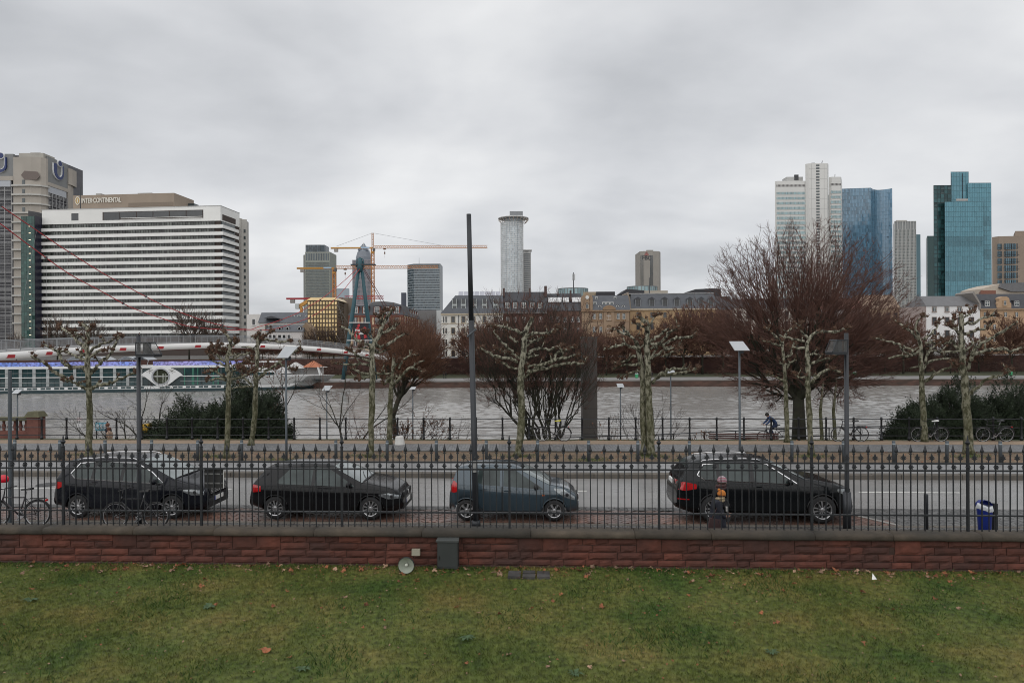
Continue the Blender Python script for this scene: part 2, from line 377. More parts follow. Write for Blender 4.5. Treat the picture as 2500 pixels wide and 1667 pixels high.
q=MB();q.box(-900,900,186,187,-4,1.5);struct('embankment_wall',q,M('embankment_stone',(0.07,0.034,0.028),0.9,var=0.35,scale=0.5,stretch=(1,1,2)),'dark red embankment wall on the far bank')
q=MB();q.add([(-4000,187,1.4),(4000,187,1.4),(4000,7000,1.4),(-4000,7000,1.4)],[(0,1,2,3)]);struct('far_ground',q,M('city_ground',(0.09,0.085,0.08),0.9,var=0.2,scale=0.05),'city ground beyond the river')
# ================================================================== buildings
V2=lambda a,b:Vector((a,b))
def face_uv(p0,p1):
 p0,p1=Vector(p0[:2]),Vector(p1[:2]);u=(p1-p0);ln=u.length;u=u/ln
 return p0,u,Vector((u.y,-u.x)),ln
def grid_face(G,K,p0,p1,z0,z1,nc,nr,bw,bh,proud=0.25,tilt=0.012,sh=None,vert=True,horiz=True,shade=None):
 """panes (G) and bars (K) of a curtain wall on the vertical plane p0-p1; outward normal is to the right of p0->p1"""
 o,u,n,ln=face_uv(p0,p1);cw=ln/nc;ch=(z1-z0)/nr
 for i in range(nc):
  for j in range(nr):
   a=o+u*(i*cw);b=o+u*((i+1)*cw);za,zb=z0+j*ch,z0+(j+1)*ch
   t=random.gauss(0,tilt)*cw;t2=random.gauss(0,tilt)*ch
   G.add([(a.x+n.x*(0.02+t),a.y+n.y*(0.02+t),za),(b.x+n.x*0.02,b.y+n.y*0.02,za),(b.x+n.x*(0.02+t2),b.y+n.y*(0.02+t2),zb),(a.x+n.x*(0.02+t+t2),a.y+n.y*(0.02+t+t2),zb)],[(0,1,2,3)])
   if sh is not None:sh.append(random.random()if shade is None else shade(i,j,nc,nr))
 if vert:
  for i in range(nc+1):
   a=o+u*(i*cw-bw/2)
   K.obox((a.x,a.y,z0),u.to_3d()*bw,n.to_3d()*proud,(0,0,z1-z0))
 if horiz:
  for j in range(nr+1):
   z=z0+j*ch-bh/2
   K.obox((o.x,o.y,z),u.to_3d()*ln,n.to_3d()*(proud*0.8),(0,0,bh))
def solid(mb,poly,z0,z1,m=0):
 """vertical prism; poly given clockwise seen from above (front edge left to right first)"""
 return mb.prism([(p[0],p[1],z0)for p in poly],[(p[0],p[1],z1)for p in poly],m)
def rect(px0,px1,Y,depth):
 a,b=PX(px0,Y),PX(px1,Y);k=1+0.9*depth/Y;return [(a,Y),(b,Y),(b*k,Y+depth),(a*k,Y+depth)]      # flanks turned away, as the tower stands at an angle
GZ=1.4
blue_glass=attr_rand(M('blue_curtain_glass',(0.105,0.205,0.295),0.13,var=0.2,scale=0.02,spec=0.8),0.35)
teal_glass=attr_rand(M('teal_curtain_glass',(0.085,0.215,0.265),0.13,var=0.25,scale=0.02,spec=0.7),0.4)
teal_dark=attr_rand(M('teal_dark_glass',(0.03,0.085,0.092),0.15,var=0.25,scale=0.02,spec=0.5),0.5)
pale_glass=attr_rand(M('pale_curtain_glass',(0.42,0.47,0.50),0.12,var=0.15,scale=0.02,spec=0.6),0.25)
grey_glass=attr_rand(M('grey_curtain_glass',(0.05,0.07,0.085),0.1,var=0.2,scale=0.02,spec=0.6),0.45)
silver=M('silver_panel',(0.57,0.565,0.545),0.5,0.1,var=0.05,scale=0.05)
conc_w=M('weathered_concrete',(0.37,0.355,0.33),0.85,var=0.12,scale=0.12,dark=(0.25,0.24,0.22),dscale=0.06,damt=0.4,stretch=(1,1,0.4))
def finish_stuff(root,G,K,sh,gm,km,gname='glazing',kname='mullions'):
 if G is not None and G.f:
  o=G.build(gname,gm,root);tag(o,kind='stuff')
  if sh:set_shade(o.data,sh)
 if K is not None and K.f:tag(K.build(kname,km,root),kind='stuff')
# ---- office tower with dark glass crown
Y=1070;r=thing('office_tower','grey green concrete office tower with dark glass box on its roof','tower',(PX(775,Y),Y,GZ))
x0,x1,x2=PX(735,Y),PX(746,Y),PX(806.5,Y);zt=PZ(775,615,Y)
wl=M('green_grey_precast',(0.27,0.285,0.255),0.8,var=0.08,scale=0.05);ws=M('green_grey_shaded',(0.21,0.215,0.2),0.8,var=0.08,scale=0.05)  # ws: darker copy of the precast, the turned side's shade put into its colour
solid(MB(),[(x1,Y),(x2,Y),(x2,Y+40),(x1,Y+40)],GZ,zt).build('wall',wl,r)
solid(MB(),[(x0,Y+14),(x1,Y+6),(x1,Y+40),(x0,Y+40)],GZ,zt-3).build('side_wall',ws,r)
K=MB();G=MB();sh=[]
nr=27;zz0=PZ(775,740,Y);zz1=PZ(775,640,Y)
for j in range(nr):
 z=lerp(zz0,zz1,j/nr)
 for i in range(27):
  x=lerp(x1+1.2,x2-2.4,i/26);G.quad((x,Y-0.12,z),(x+0.85,Y-0.12,z),(x+0.85,Y-0.12,z+1.35),(x,Y-0.12,z+1.35));sh.append(random.random())
 K.box(x1,x2,Y-0.5,Y,z+1.75,z+2.2)
for i in range(14):
 x=lerp(x1+2.2,x2-2.6,i/13);G.quad((x-0.8,Y-0.1,PZ(775,635.5,Y)),(x+0.8,Y-0.1,PZ(775,635.5,Y)),(x+0.8,Y-0.1,PZ(775,618.5,Y)),(x-0.8,Y-0.1,PZ(775,618.5,Y)));sh.append(random.random())
finish_stuff(r,G,K,sh,grey_glass,wl,'windows','sills')
G=MB();K=MB();sh=[]
xa,xb=PX(745.5,Y),PX(792,Y);zc_=PZ(775,597,Y)
solid(MB(),[(xa,Y+4),(xb,Y+4),(xb,Y+30),(xa,Y+30)],zt,zc_).build('crown',M('crown_dark',(0.03,0.05,0.065),0.15),r)
grid_face(G,K,(xa,Y+3.9),(PX(782,Y),Y+3.9),zt,zc_,8,3,0.1,0.1,sh=sh);grid_face(G,K,(PX(782,Y),Y+3.9),(xb,Y+8),zt,zc_,2,3,0.1,0.1,sh=sh,shade=lambda*a:1.0)
finish_stuff(r,G,K,sh,grey_glass,metal_d)
# ---- pencil tower
Y=1650;r=thing('pencil_tower','reddish square tower topped by round shaft and pointed glass pyramid','tower',(PX(884,Y),Y,GZ))
red_gr=M('red_granite_haze',(0.27,0.25,0.27),0.6,var=0.1,scale=0.03)
zb=PZ(884,634.5,Y);xa,xb=PX(861,Y),PX(908.5,Y);cxm=PX(884.6,Y)
solid(MB(),rect(861,908.5,Y,45),GZ,zb).build('shaft',red_gr,r)
G=MB();sh=[]
for j in range(34):
 z=zb-4-j*3.1
 for i in range(15):
  x=lerp(xa+1.5,xb-3,i/14)
  if i in (0,14)and j >30:continue
  G.quad((x,Y-0.3,z),(x+1.7,Y-0.3,z),(x+1.7,Y-0.3,z+1.9),(x,Y-0.3,z+1.9));sh.append(random.random())
finish_stuff(r,G,None,sh,grey_glass,None,'windows')
z2=PZ(884,609,Y);rr=PX(904,Y)-cxm
mb=MB();mb.lathe([(rr,zb-3),(rr,PZ(884,626,Y)),(rr*0.80,PZ(884,613,Y)),(rr*0.66,z2)],(cxm,Y+22,0),24);mb.build('drum',M('drum_glass',(0.17,0.19,0.22),0.3,var=0.1,scale=0.05),r)
mb=MB();za=PZ(884,589,Y);h=rr*0.66
mb.add([(cxm-h,Y+22-h,z2),(cxm+h,Y+22-h,z2),(cxm+h,Y+22+h,z2),(cxm-h,Y+22+h,z2),(cxm,Y+22,za)],[(0,1,4),(1,2,4),(2,3,4),(3,0,4)]);mb.build('pyramid',M('pyramid_glass',(0.13,0.16,0.20),0.2,var=0.1,scale=0.05),r)
mb=MB();mb.tube([(cxm,Y+22-h-0.3,z2),(cxm,Y+21.7,za)],0.5,4)
for k in (0.25,0.5,0.75):mb.box(cxm-h*(1-k),cxm+h*(1-k),Y+21.2-h*(1-k),Y+22-h*(1-k),lerp(z2,za,k),lerp(z2,za,k)+0.7)
mb.build('ribs',silver,r)
# ---- slab tower with horizontal bands
Y=1050;r=thing('banded_office_tower','grey slab tower with pale horizontal window bands and roof lattice','tower',(PX(1035,Y),Y,GZ))
xm=PX(1011,Y);xa,xb=PX(992,Y),PX(1076,Y);zt=PZ(1035,644,Y)
solid(MB(),[(xa,Y+14),(xm,Y),(xb,Y),(xb,Y+35),(xa,Y+35)],GZ,zt).build('wall',M('tower_blue_grey',(0.10,0.125,0.145),0.35,var=0.1,scale=0.05),r)
G=MB();K=MB();sh=[];zlo=PZ(1035,760,Y)
grid_face(G,K,(xm,Y),(xb,Y),zlo,zt-8,24,17,0.12,1.2,0.4,sh=sh,vert=False)
grid_face(G,K,(xa,Y+14),(xm,Y),zlo,zt-8,8,17,0.12,0.8,0.4,sh=sh,vert=False)
finish_stuff(r,G,K,sh,grey_glass,M('band_pale',(0.30,0.34,0.36),0.4,var=0.05))
K=MB()
for i in range(25):K.box(lerp(xm,xb,i/25),lerp(xm,xb,i/25)+0.35,Y-0.4,Y,zt-7,zt)
K.box(xm,xb,Y-0.5,Y,zt-0.6,zt);K.box(xb-1.2,xb+0.2,Y-0.6,Y,GZ,zt);K.build('roof_lattice',M('lattice_grey',(0.26,0.28,0.29),0.5),r)
K=MB();K.tube([(PX(1021,Y),Y+15,zt),(PX(1021,Y),Y+15,PZ(1021,626,Y))],[0.5,0.15],4);K.build('antenna',metal_d,r)
r=tag(solid(MB(),rect(980,992.5,Y+40,30),GZ,PZ(986,714.5,Y+40)).build('office_block',M('block_dark_blue',(0.06,0.07,0.1),0.4,var=0.15,scale=0.1),origin=None),'small dark blue office block beside the banded slab tower','office block')
# ---- round tower with crown ring
Y=1070;r=thing('crown_tower','white round glass tower with cantilevered ring crown on top','tower',(PX(1251,Y),Y,GZ))
cxm=PX(1251.3,Y);rad=PX(1279,Y)-cxm;zt=PZ(1251,541,Y);zlo=PZ(1251,720,Y)
pal=M('white_tower_frame',(0.70,0.70,0.69),0.5,var=0.05,scale=0.1)
mb=MB();mb.lathe([(rad-0.6,GZ),(rad-0.6,zt)],(cxm,Y+rad,0),32);mb.build('shaft',M('shaft_core',(0.2,0.23,0.25),0.4),r)
G=MB();K=MB();sh=[]
NS=22
for i in range(NS):
 a0,a1=PI*(1.0+i/NS),PI*(1.0+(i+1)/NS)
 p0=(cxm+rad*math.cos(a0),Y+rad+rad*math.sin(a0));p1=(cxm+rad*math.cos(a1),Y+rad+rad*math.sin(a1))
 grid_face(G,K,p0,p1,zlo,zt-6,1,36,0.35,0.5,0.45,sh=sh,vert=(i % 2 == 0),shade=(lambda dk:(lambda*a:dk*random.random()))(1.0 if i % 7 else 0.15))
 grid_face(G,K,p0,p1,zt-6,zt,1,2,0.5,0.6,0.5,sh=sh,shade=lambda*a:0.0)
finish_stuff(r,G,K,sh,pale_glass,pal)
ccx=PX(1255,Y);cr_=PX(1293,Y)-ccx;zr=PZ(1255,530,Y)
mb=MB();mb.lathe([(rad*0.86,zt),(rad*0.86,zr)],(ccx,Y+rad,0),28);mb.build('upper_drum',M('drum_pale_glass',(0.3,0.33,0.35),0.2,var=0.2,scale=0.1),r)
mb=MB();mb.lathe([(cr_*0.55,zr),(cr_-0.8,zr),(cr_,zr+0.5),(cr_,zr+1.4),(cr_*0.55,zr+1.6),(cr_*0.55,zr)],(ccx,Y+rad,0),36,cap=False);mb.build('crown_ring',pal,r,True)
K=MB()
for i in range(24):
 a=2*PI*i/24;ca_,sa_=math.cos(a),math.sin(a)
 K.tube([(ccx+(rad+2)*ca_,Y+rad+(rad+2)*sa_,zt+1),(ccx+(cr_-0.2)*ca_,Y+rad+(cr_-0.2)*sa_,zr-1.2)],0.6,4)
tag(K.build('crown_struts',M('crown_wood',(0.5,0.42,0.35),0.6),r),kind='stuff')
solid(MB(),rect(1246,1278,Y+6,14),zr+2,PZ(1260,514,Y)).build('plant_room',M('plant_grey',(0.22,0.23,0.24),0.6,var=0.1,scale=0.2),r)
xa,xb=PX(1278.5,Y+20),PX(1297,Y+20);zt2=PZ(1288,611,Y+20)
solid(MB(),rect(1278.5,1297,Y+20,25),GZ,zt2).build('lower_slab',M('slab_stone',(0.30,0.30,0.295),0.7,var=0.08,scale=0.1),r)
G=MB();sh=[]
for j in range(22):
 for i in range(6):
  x=lerp(xa+0.8,xb-2.2,i/5);z=zt2-7-j*3.4;G.quad((x,Y+19.8,z),(x+1.3,Y+19.8,z),(x+1.3,Y+19.8,z+1.6),(x,Y+19.8,z+1.6));sh.append(random.random()*0.6)
finish_stuff(r,G,None,sh,grey_glass,None,'windows')
K=MB();K.box(xa-0.5,PX(1299.5,Y+20),Y+17,Y+46,zt2,zt2+0.8)
for i in range(7):K.box(lerp(xa,xb,i/6.2),lerp(xa,xb,i/6.2)+0.6,Y+19,Y+20.2,zt2-5,zt2)
K.build('roof_frame',pal,r)
# ---- concrete tower with dark vertical slots and sign
Y=1000;r=thing('concrete_tower','beige concrete tower with dark vertical window slots and rooftop sign','tower',(PX(1590,Y),Y,GZ))
zt=PZ(1590,613,Y);xa,xb=PX(1564,Y),PX(1618,Y)
bc=M('beige_tower_concrete',(0.31,0.29,0.26),0.8,var=0.06,scale=0.1);bc2=M('beige_tower_concrete_side',(0.28,0.265,0.245),0.8,var=0.06,scale=0.1)
ch=PX(1610,Y)
solid(MB(),[(xa,Y+3),(PX(1572,Y),Y),(PX(1596,Y),Y),(ch,Y+2),(xb,Y+12),(xb,Y+40),(xa,Y+40)],GZ,zt).build('wall',bc,r)
K=MB();G=MB();sh=[]
for c0,c1 in ((1565,1572.5),(1588.5,1596)):
 for i in range(3):
  x=PX(lerp(c0,c1,i/3),Y);G.add([(x,Y-0.35,GZ),(x+0.85,Y-0.35,GZ),(x+0.85,Y-0.35,zt-6),(x,Y-0.35,zt-6)],[(0,1,2,3)]);sh.append(0.1)
  K.box(x+0.85,x+1.4,Y-0.5,Y+1,GZ,zt-6)
finish_stuff(r,G,K,sh,grey_glass,bc,'window_slots','fins')
solid(MB(),rect(1579,1596,Y+10,12),zt,PZ(1590,608,Y)).build('plant_room',bc2,r)
def text_obj(body,size,mat,parent,pos,name='lettering',ext=0.02,rot=(PI/2,0,0),bold=False,sx=1.0,align='CENTER',spacing=1.0):
 cu=bpy.data.curves.new(name,'FONT');cu.body=body;cu.size=size;cu.extrude=ext;cu.align_x=align;cu.align_y='CENTER';cu.space_character=spacing
 if bold:cu.offset=size*0.018
 t=bpy.data.objects.new('tmp',cu);C.objects.link(t);bpy.context.view_layer.update()
 me=bpy.data.meshes.new_from_object(t.evaluated_get(bpy.context.evaluated_depsgraph_get()));bpy.data.objects.remove(t)
 me.materials.clear();me.materials.append(mat)
 o=link(name,me,parent);org=ORG.get(parent.name,(0,0,0))if parent else (0,0,0)
 o.location=Vector(pos)-Vector(org);o.rotation_euler=rot;o.scale=(sx,1,1);return o
text_obj('FBC',8.0,M('sign_dark',(0.05,0.05,0.06),0.6),r,(PX(1580,Y),Y-0.5,PZ(1580,630,Y)),bold=True)
mb=MB();zA=PZ(1580,624,Y);zB=PZ(1580,613.5,Y);cxm=PX(1579.5,Y)
for k in range(3):mb.prism([(cxm-3.4+k*0.9,Y-0.6,zA+k*2),(cxm+3.4-k*0.9,Y-0.6,zA+k*2),(cxm+2.6-k*0.9,Y-0.6,zA+1.4+k*2),(cxm-2.6+k*0.9,Y-0.6,zA+1.4+k*2)],[(cxm-3.4+k*0.9,Y,zA+k*2),(cxm+3.4-k*0.9,Y,zA+k*2),(cxm+2.6-k*0.9,Y,zA+1.4+k*2),(cxm-2.6+k*0.9,Y,zA+1.4+k*2)])
mb.build('emblem',M('sign_red',(0.32,0.12,0.11),0.6),r)
# ---- silver bank tower
Y=615;r=thing('silver_tower','tall silver tower with rounded panels and taller central service shaft','tower',(PX(1975,Y),Y,GZ))
sv=M('silver_facade',(0.63,0.625,0.60),0.45,0.05,var=0.05,scale=0.06)
def slab_tower(xp0,xp1,ytop,Yf,dep,first):
 xa,xb=PX(xp0,Yf),PX(xp1,Yf);zt=PZ((xp0+xp1)/2,ytop,Yf);b=1.6
 solid(MB(),[(xa,Yf+b),(xa+b,Yf),(xb-b,Yf),(xb,Yf+b),(xb*(1+dep/Yf),Yf+dep),(xa*(1+dep/Yf),Yf+dep)],GZ,zt).build('wall',sv,r)
 G=MB();K=MB();sh=[]
 nc=max(3,int((xb-xa)/1.25))
 for j in range(34):
  z=PZ((xp0+xp1)/2,first,Yf)-j*4.45
  if z <25:break
  for i in range(nc):
   x=lerp(xa+0.8,xb-0.8,i/nc);G.quad((x,Yf-0.1,z-2.3),(x+1.0,Yf-0.1,z-2.3),(x+1.0,Yf-0.1,z),(x,Yf-0.1,z));sh.append(random.random())
  K.box(xa+0.6,xb-0.6,Yf-0.35,Yf,z-2.75,z-2.35)
 G2=MB();z=PZ((xp0+xp1)/2,first-18,Yf)
 for i in range(nc):x=lerp(xa+0.8,xb-0.8,i/nc);G2.quad((x,Yf-0.12,z-1.9),(x+0.75,Yf-0.12,z-1.9),(x+0.75,Yf-0.12,z),(x,Yf-0.12,z))
 finish_stuff(r,G,K,sh,pale_glass2,sv,'windows','sills');tag(G2.build('vents',M('vent_dark',(0.12,0.11,0.11),0.7),r),kind='stuff')
pale_glass2=attr_rand(M('pale_teal_glass',(0.25,0.36,0.38),0.15,var=0.1,scale=0.03,spec=0.6),0.25)
slab_tower(1895.5,1971,442,Y,22,469);slab_tower(2028,2058,432,Y,22,466)
xa,xb=PX(1971,Y-3),PX(2028,Y-3);zt=PZ(2000,399,Y-3);b=2.5
solid(MB(),[(xa,Y-3+b),(xa+b,Y-3),(xb-b,Y-3),(xb,Y-3+b),(xb*1.03,Y+20),(xa*1.035,Y+20)],GZ,zt).build('service_shaft',sv,r)
K=MB()
for j in range(56):
 z=zt-1.2-j*2.6
 K.box(PX(1994.5,Y-3),PX(2002.5,Y-3),Y-3.25,Y-3,z-1.4,z)
tag(K.build('stair_windows',glass_m,r),kind='stuff')
K=MB();
for xq in (PX(1971,Y-3)+0.3,PX(1983,Y-3),PX(2014,Y-3)):K.box(xq,xq+0.12,Y-3.08,Y-3,GZ,zt-1)
for j in range(16):K.box(xa+b,xb-b,Y-3.06,Y-3,zt-9*j-5,zt-9*j-4.85)
K.build('panel_joint',M('joint_grey',(0.36,0.36,0.35),0.6),r)
K=MB();K.box(PX(1929,Y),PX(1969,Y),Y+6,Y+16,PZ(1940,442,Y)-1,PZ(1940,428,Y));K.build('roof_plant',M('plant_light',(0.42,0.42,0.41),0.6),r)
K=MB();K.box(PX(1948,Y),PX(1958,Y),Y+5.5,Y+6.5,PZ(1940,436,Y),PZ(1940,423,Y));K.box(PX(1984,Y),PX(1992,Y),Y,Y+3,zt,zt+1.2);K.tube([(PX(2008,Y),Y,zt),(PX(2010,Y),Y,zt+3)],0.3,4);K.tube([(PX(2050,Y),Y+8,PZ(2040,433,Y)),(PX(2051,Y),Y+8,PZ(2040,420,Y))],0.25,4);tag(K.build('roof_machines',M('machine_dark',(0.05,0.05,0.055),0.6),r),kind='stuff')
# ---- blue glass tower with concave side
Y=640;r=thing('blue_glass_tower','blue glass office tower with a concave curved side','tower',(PX(2120,Y),Y,GZ))
xa,xc,xb=PX(2060,Y),PX(2127.5,Y),PX(2184,Y);zl=PZ(2060,463,Y);zt=PZ(2127,459,Y)
curve=[(xc+(xb-xc)*k/10,Y+9*math.sin(PI*k/10*0.9))for k in range(11)]
solid(MB(),[(xa,Y+4),(xc,Y+0.3)]+[(a,b+0.3)for a,b in curve[1:]]+[(xb,Y+35),(xa,Y+35)],GZ,zt).build('core',M('blue_core',(0.02,0.05,0.07),0.4),r)
G=MB();K=MB();sh=[]
grid_face(G,K,(xa,Y+3.7),(xc,Y),20,zt,20,38,0.08,0.25,0.12,0.02,sh)
for k in range(10):grid_face(G,K,curve[k],curve[k+1],20,zt,2,38,0.14,0.2,0.15,0.03,sh,shade=(lambda q:(lambda*a:q+0.3*random.random()))((0.9,0.2,0.6,0.1,0.5,0.7,0.6,0.8,0.8,0.7)[k]))
finish_stuff(r,G,K,sh,blue_glass,M('blue_mullion',(0.105,0.205,0.285),0.4))
# ---- grey ribbed tower
Y=900;r=thing('ribbed_tower','pale grey tower with dense vertical ribs beside blue glass edge','tower',(PX(2215,Y),Y,GZ))
xa,xb=PX(2185,Y),PX(2237,Y);zt=PZ(2210,540,Y)
solid(MB(),rect(2185,2237,Y,28),GZ,zt).build('wall',M('rib_back',(0.24,0.25,0.25),0.5,var=0.1,scale=0.1),r)
G=MB();K=MB();sh=[]
grid_face(G,K,(xa,Y-0.1),(xb,Y-0.1),20,zt-11,16,34,0.55,0.5,0.5,0.01,sh)
for i in range(9):K.box(lerp(xa,xb,i/8)-0.35,lerp(xa,xb,i/8)+0.35,Y-0.6,Y,zt-11,zt)
K.box(xa-0.3,xb+0.3,Y-0.7,Y,zt-0.9,zt)
finish_stuff(r,G,K,sh,attr_rand(M('pale_grey_glass',(0.17,0.19,0.19),0.2,spec=0.5),0.3),M('rib_pale',(0.45,0.45,0.43),0.6))
solid(MB(),rect(2237.2,2248.5,Y+5,20),GZ,PZ(2243,571,Y)).build('glass_edge',M('edge_blue',(0.09,0.17,0.2),0.2,var=0.15,scale=0.03),r)
solid(MB(),rect(2189,2216,Y+5,20),zt,zt+2.2).build('roof_plant',M('plant_tan',(0.35,0.33,0.3),0.6),r)
# ---- teal glass twin tower
Y=533;r=thing('teal_glass_tower','teal green glass tower of stepped slabs with raised central block','tower',(PX(2350,Y),Y,GZ))
dkc=M('teal_core',(0.012,0.035,0.038),0.4)
G=MB();K=MB();G2=MB();K2=MB();sh=[];sh2=[]
def slabt(a,b,top,Yf,dep,nc,nr,dark=False):
 xa,xb=PX(a,Yf),PX(b,Yf);zt=PZ((a+b)/2,top,Yf)
 solid(MB(),[(xa,Yf),(xb,Yf),(xb*(1+dep/Yf),Yf+dep),(xa*(1+dep/Yf),Yf+dep)],GZ,zt).build('slab',dkc,r)
 if dark:grid_face(G2,K2,(xa,Yf-0.05),(xb,Yf-0.05),15,zt,nc,nr,0.25,0.35,0.2,0.02,sh2)
 else:grid_face(G,K,(xa,Yf-0.05),(xb,Yf-0.05),15,zt,nc,nr,0.08,0.22,0.12,0.007,sh,shade=lambda i,j,nc,nr:(0.25 if (nr-j)in (8,9)or (nr-j)in (15,16)else 0.65)+0.3*random.random())
slabt(2281,2324,453,Y+2,20,5,34,True);slabt(2323,2366.5,420,Y+4,16,6,34);slabt(2364,2421.5,447,Y+3,20,10,31);slabt(2308,2402,493,Y-2,6,22,26)
finish_stuff(r,G,K,sh,teal_glass,M('teal_mullion',(0.07,0.17,0.205),0.4));finish_stuff(r,G2,K2,sh2,teal_dark,M('teal_mullion_dark',(0.012,0.03,0.033),0.4),'dark_glazing','dark_mullions')
K=MB();xa=PX(2332,Y-2.1);K.box(PX(2332,Y),PX(2360,Y),Y-2.2,Y-1.8,PZ(2345,492,Y),PZ(2345,487,Y));K.build('parapet',M('parapet_pale',(0.4,0.38,0.36),0.6),r)
K=MB();z1=PZ(2345,424,Y+3.5);z0=PZ(2345,486,Y+3.5);K.box(PX(2331,Y),PX(2332,Y),Y+3.5,Y+4,z0,z1);K.box(PX(2359,Y),PX(2360,Y),Y+3.5,Y+4,z0,z1);K.build('block_frame',M('frame_dark',(0.02,0.03,0.04),0.5),r)
Y=600;r=tag(solid(MB(),rect(2265,2283,Y,20),GZ,PZ(2273,576,Y)).build('glass_block',M('greenish_side_glass',(0.06,0.12,0.12),0.15,var=0.3,scale=0.08,stretch=(1,1,0.3))),'narrow green glass block beside the teal glass tower','office block')
# ---- beige apartment block, top right
Y=400;r=thing('apartment_block','beige stone apartment block with stacked bay windows','apartment block',(PX(2470,Y),Y,GZ))
st=M('beige_stone',(0.27,0.215,0.17),0.8,var=0.08,scale=0.2)
solid(MB(),[(PX(2432,Y),Y+3),(PX(2440,Y),Y),(PX(2580,Y),Y-4),(PX(2580,Y)*1.05,Y+20),(PX(2433,Y)*1.052,Y+20)],GZ,PZ(2460,577,Y)).build('wall',st,r)
solid(MB(),rect(2480,2600,Y+3,15),PZ(2490,577,Y),PZ(2490,562,Y)).build('penthouse',st,r)
for j in range(7):
 yy=598+j*17.6
 for a,b in ((2452,2466),(2468,2478),(2481,2498),(2436,2445)):
  mb=MB();xa,xb=PX(a,Y),PX(b,Y);z0,z1=PZ(2470,yy+11.5,Y),PZ(2470,yy-2.5,Y);yf=Y-1.2 if a >2440 else Y-0.4
  mb.box(xa,xb,yf,Y,z0,z1,0)
  for k in range(4):mb.box(lerp(xa,xb,k/3)-0.12,lerp(xa,xb,k/3)+0.12,yf-0.12,yf,z0,z1,1)
  mb.box(xa,xb,yf-0.12,yf,z0+1,z0+1.2,1)
  mb.build('window',[M('bay_glass',(0.09,0.16,0.2),0.1,var=0.6,scale=0.4),metal_d],r)
# ================================================================== hotel
CN=Vector((-126.5,297.0));U=Vector((-83.5,7.6)).normalized();D=Vector((-U.y,U.x));D=D if D.y >0 else -D
def HP(u,d,z):q=CN+U*u+D*d;return Vector((q.x,q.y,z))
def hbox(mb,u0,u1,d0,d1,z0,z1,m=0):return mb.obox(HP(u1,d0,z0),HP(u0,d0,z0)-HP(u1,d0,z0),HP(u1,d1,z0)-HP(u1,d0,z0),(0,0,z1-z0),m)
r=thing('hotel','white hotel slab with horizontal window bands and concrete stair tower','hotel',(HP(40,8,GZ)))
hw=M('hotel_white',(0.80,0.80,0.775),0.6,var=0.04,scale=0.15,dark=(0.62,0.61,0.58),dscale=0.05,damt=0.3)
hconc=M('stair_concrete',(0.47,0.455,0.42),0.85,var=0.1,scale=0.12,dark=(0.36,0.35,0.32),dscale=0.06,damt=0.4,stretch=(1,1,0.4));hdk=M('hotel_recess',(0.055,0.04,0.034),0.7)
ZT=66.3;ZW=59.9
hbox(MB(),0.3,83.6,0.6,17,GZ,ZW).build('core',hdk,r)
hbox(MB(),0.0,83.2,0.0,17,ZW,ZT).build('attic_wall',hw,r)
mb=MB()
hbox(mb,-0.1,83.3,-0.15,17.1,ZT,ZT+0.25).build('roof_edge',M('roof_edge_grey',(0.45,0.45,0.44),0.6),r)
hglass=attr_rand(M('hotel_glass',(0.075,0.085,0.075),0.12,var=0.15,scale=0.2,spec=0.6),0.75)
hfr=M('hotel_window_frame',(0.03,0.03,0.028),0.5)
lit=M('lit_curtain',(0.30,0.19,0.11),0.6,emit=0.15)
for k in range(17):
 zt=58.1-3.04*k;zb=zt-1.42
 if k <16:
  mb=MB();hbox(mb,-1.2,84.4,-0.35,0.6,zb,zt);hbox(mb,-1.2,-0.9,0.6,14,zb,zt);mb.build('floor_band',hw,r)
 z0,z1=zt,zt+1.62
 G=MB();K=MB();sh=[]
 p0=HP(83.2,0.45,0);p1=HP(3.0,0.45,0)
 grid_face(G,K,(p0.x,p0.y),(p1.x,p1.y),z0,z1,66,1,0.32,0.12,0.12,0.02,sh)
 o=G.build('window_row',hglass,r);set_shade(o.data,[min(1,s**1.5)for s in sh]);tag(o,kind='stuff')
 tag(K.build('window_frames',hfr,r),kind='stuff')
 # side balcony glazing
 mb=MB();hbox(mb,0.05,0.3,1.2,13,z0,z1);mb.build('balcony_window',glass_m,r)
for k,u in ((1,43.3),(1,35.5),(1,31),(2,31),(3,33),(3,17),(7,36),(8,9.2),(13,45)):
 zt=58.1-3.04*k+1.55
 mb=MB();p=HP(u,0.36,zt+1.5);mb.obox(HP(u,0.40,zt+1.55),HP(u-1,0.40,0)-HP(u,0.40,0),HP(u,0.46,0)-HP(u,0.40,0),(0,0,-1.35));mb.build('lit_window',lit,r)
def uof(px,d=0): # distance along the front for a column
 a=(px-1250)/F; # (CN.x+U.x*u + D.x*d) = a*(CN.y+U.y*u+D.y*d)
 return (a*(CN.y+D.y*d)-CN.x-D.x*d)/(U.x-a*U.y)
def zof(px,py,d=0):u=uof(px,d);q=HP(u,d,0);return PZ(px,py,q.y)
mb=MB();hbox(mb,uof(193),uof(176),-0.06,0.4,zof(185,538.5),zof(185,521));mb.build('attic_window',glass_d,r)
mb=MB();hbox(mb,uof(498),uof(252),-0.03,0.3,zof(380,535),zof(380,515));mb.build('attic_window_strip',hdk,r)
for k in range(6):
 a,b=lerp(254,497,k/6)+1,lerp(254,497,(k+1)/6)-1
 mb=MB();hbox(mb,uof(b),uof(a),-0.1,0.0,zof(380,530 if k else 535),zof(380,516.5));mb.build('attic_pane',glass_d,r)
mb=MB();hbox(mb,uof(497),uof(298),-0.5,-0.4,zof(380,532.2),zof(380,531));hbox(mb,uof(497),uof(298),-0.5,-0.4,zof(380,535),zof(380,534.4));mb.build('attic_rail',hw,r)
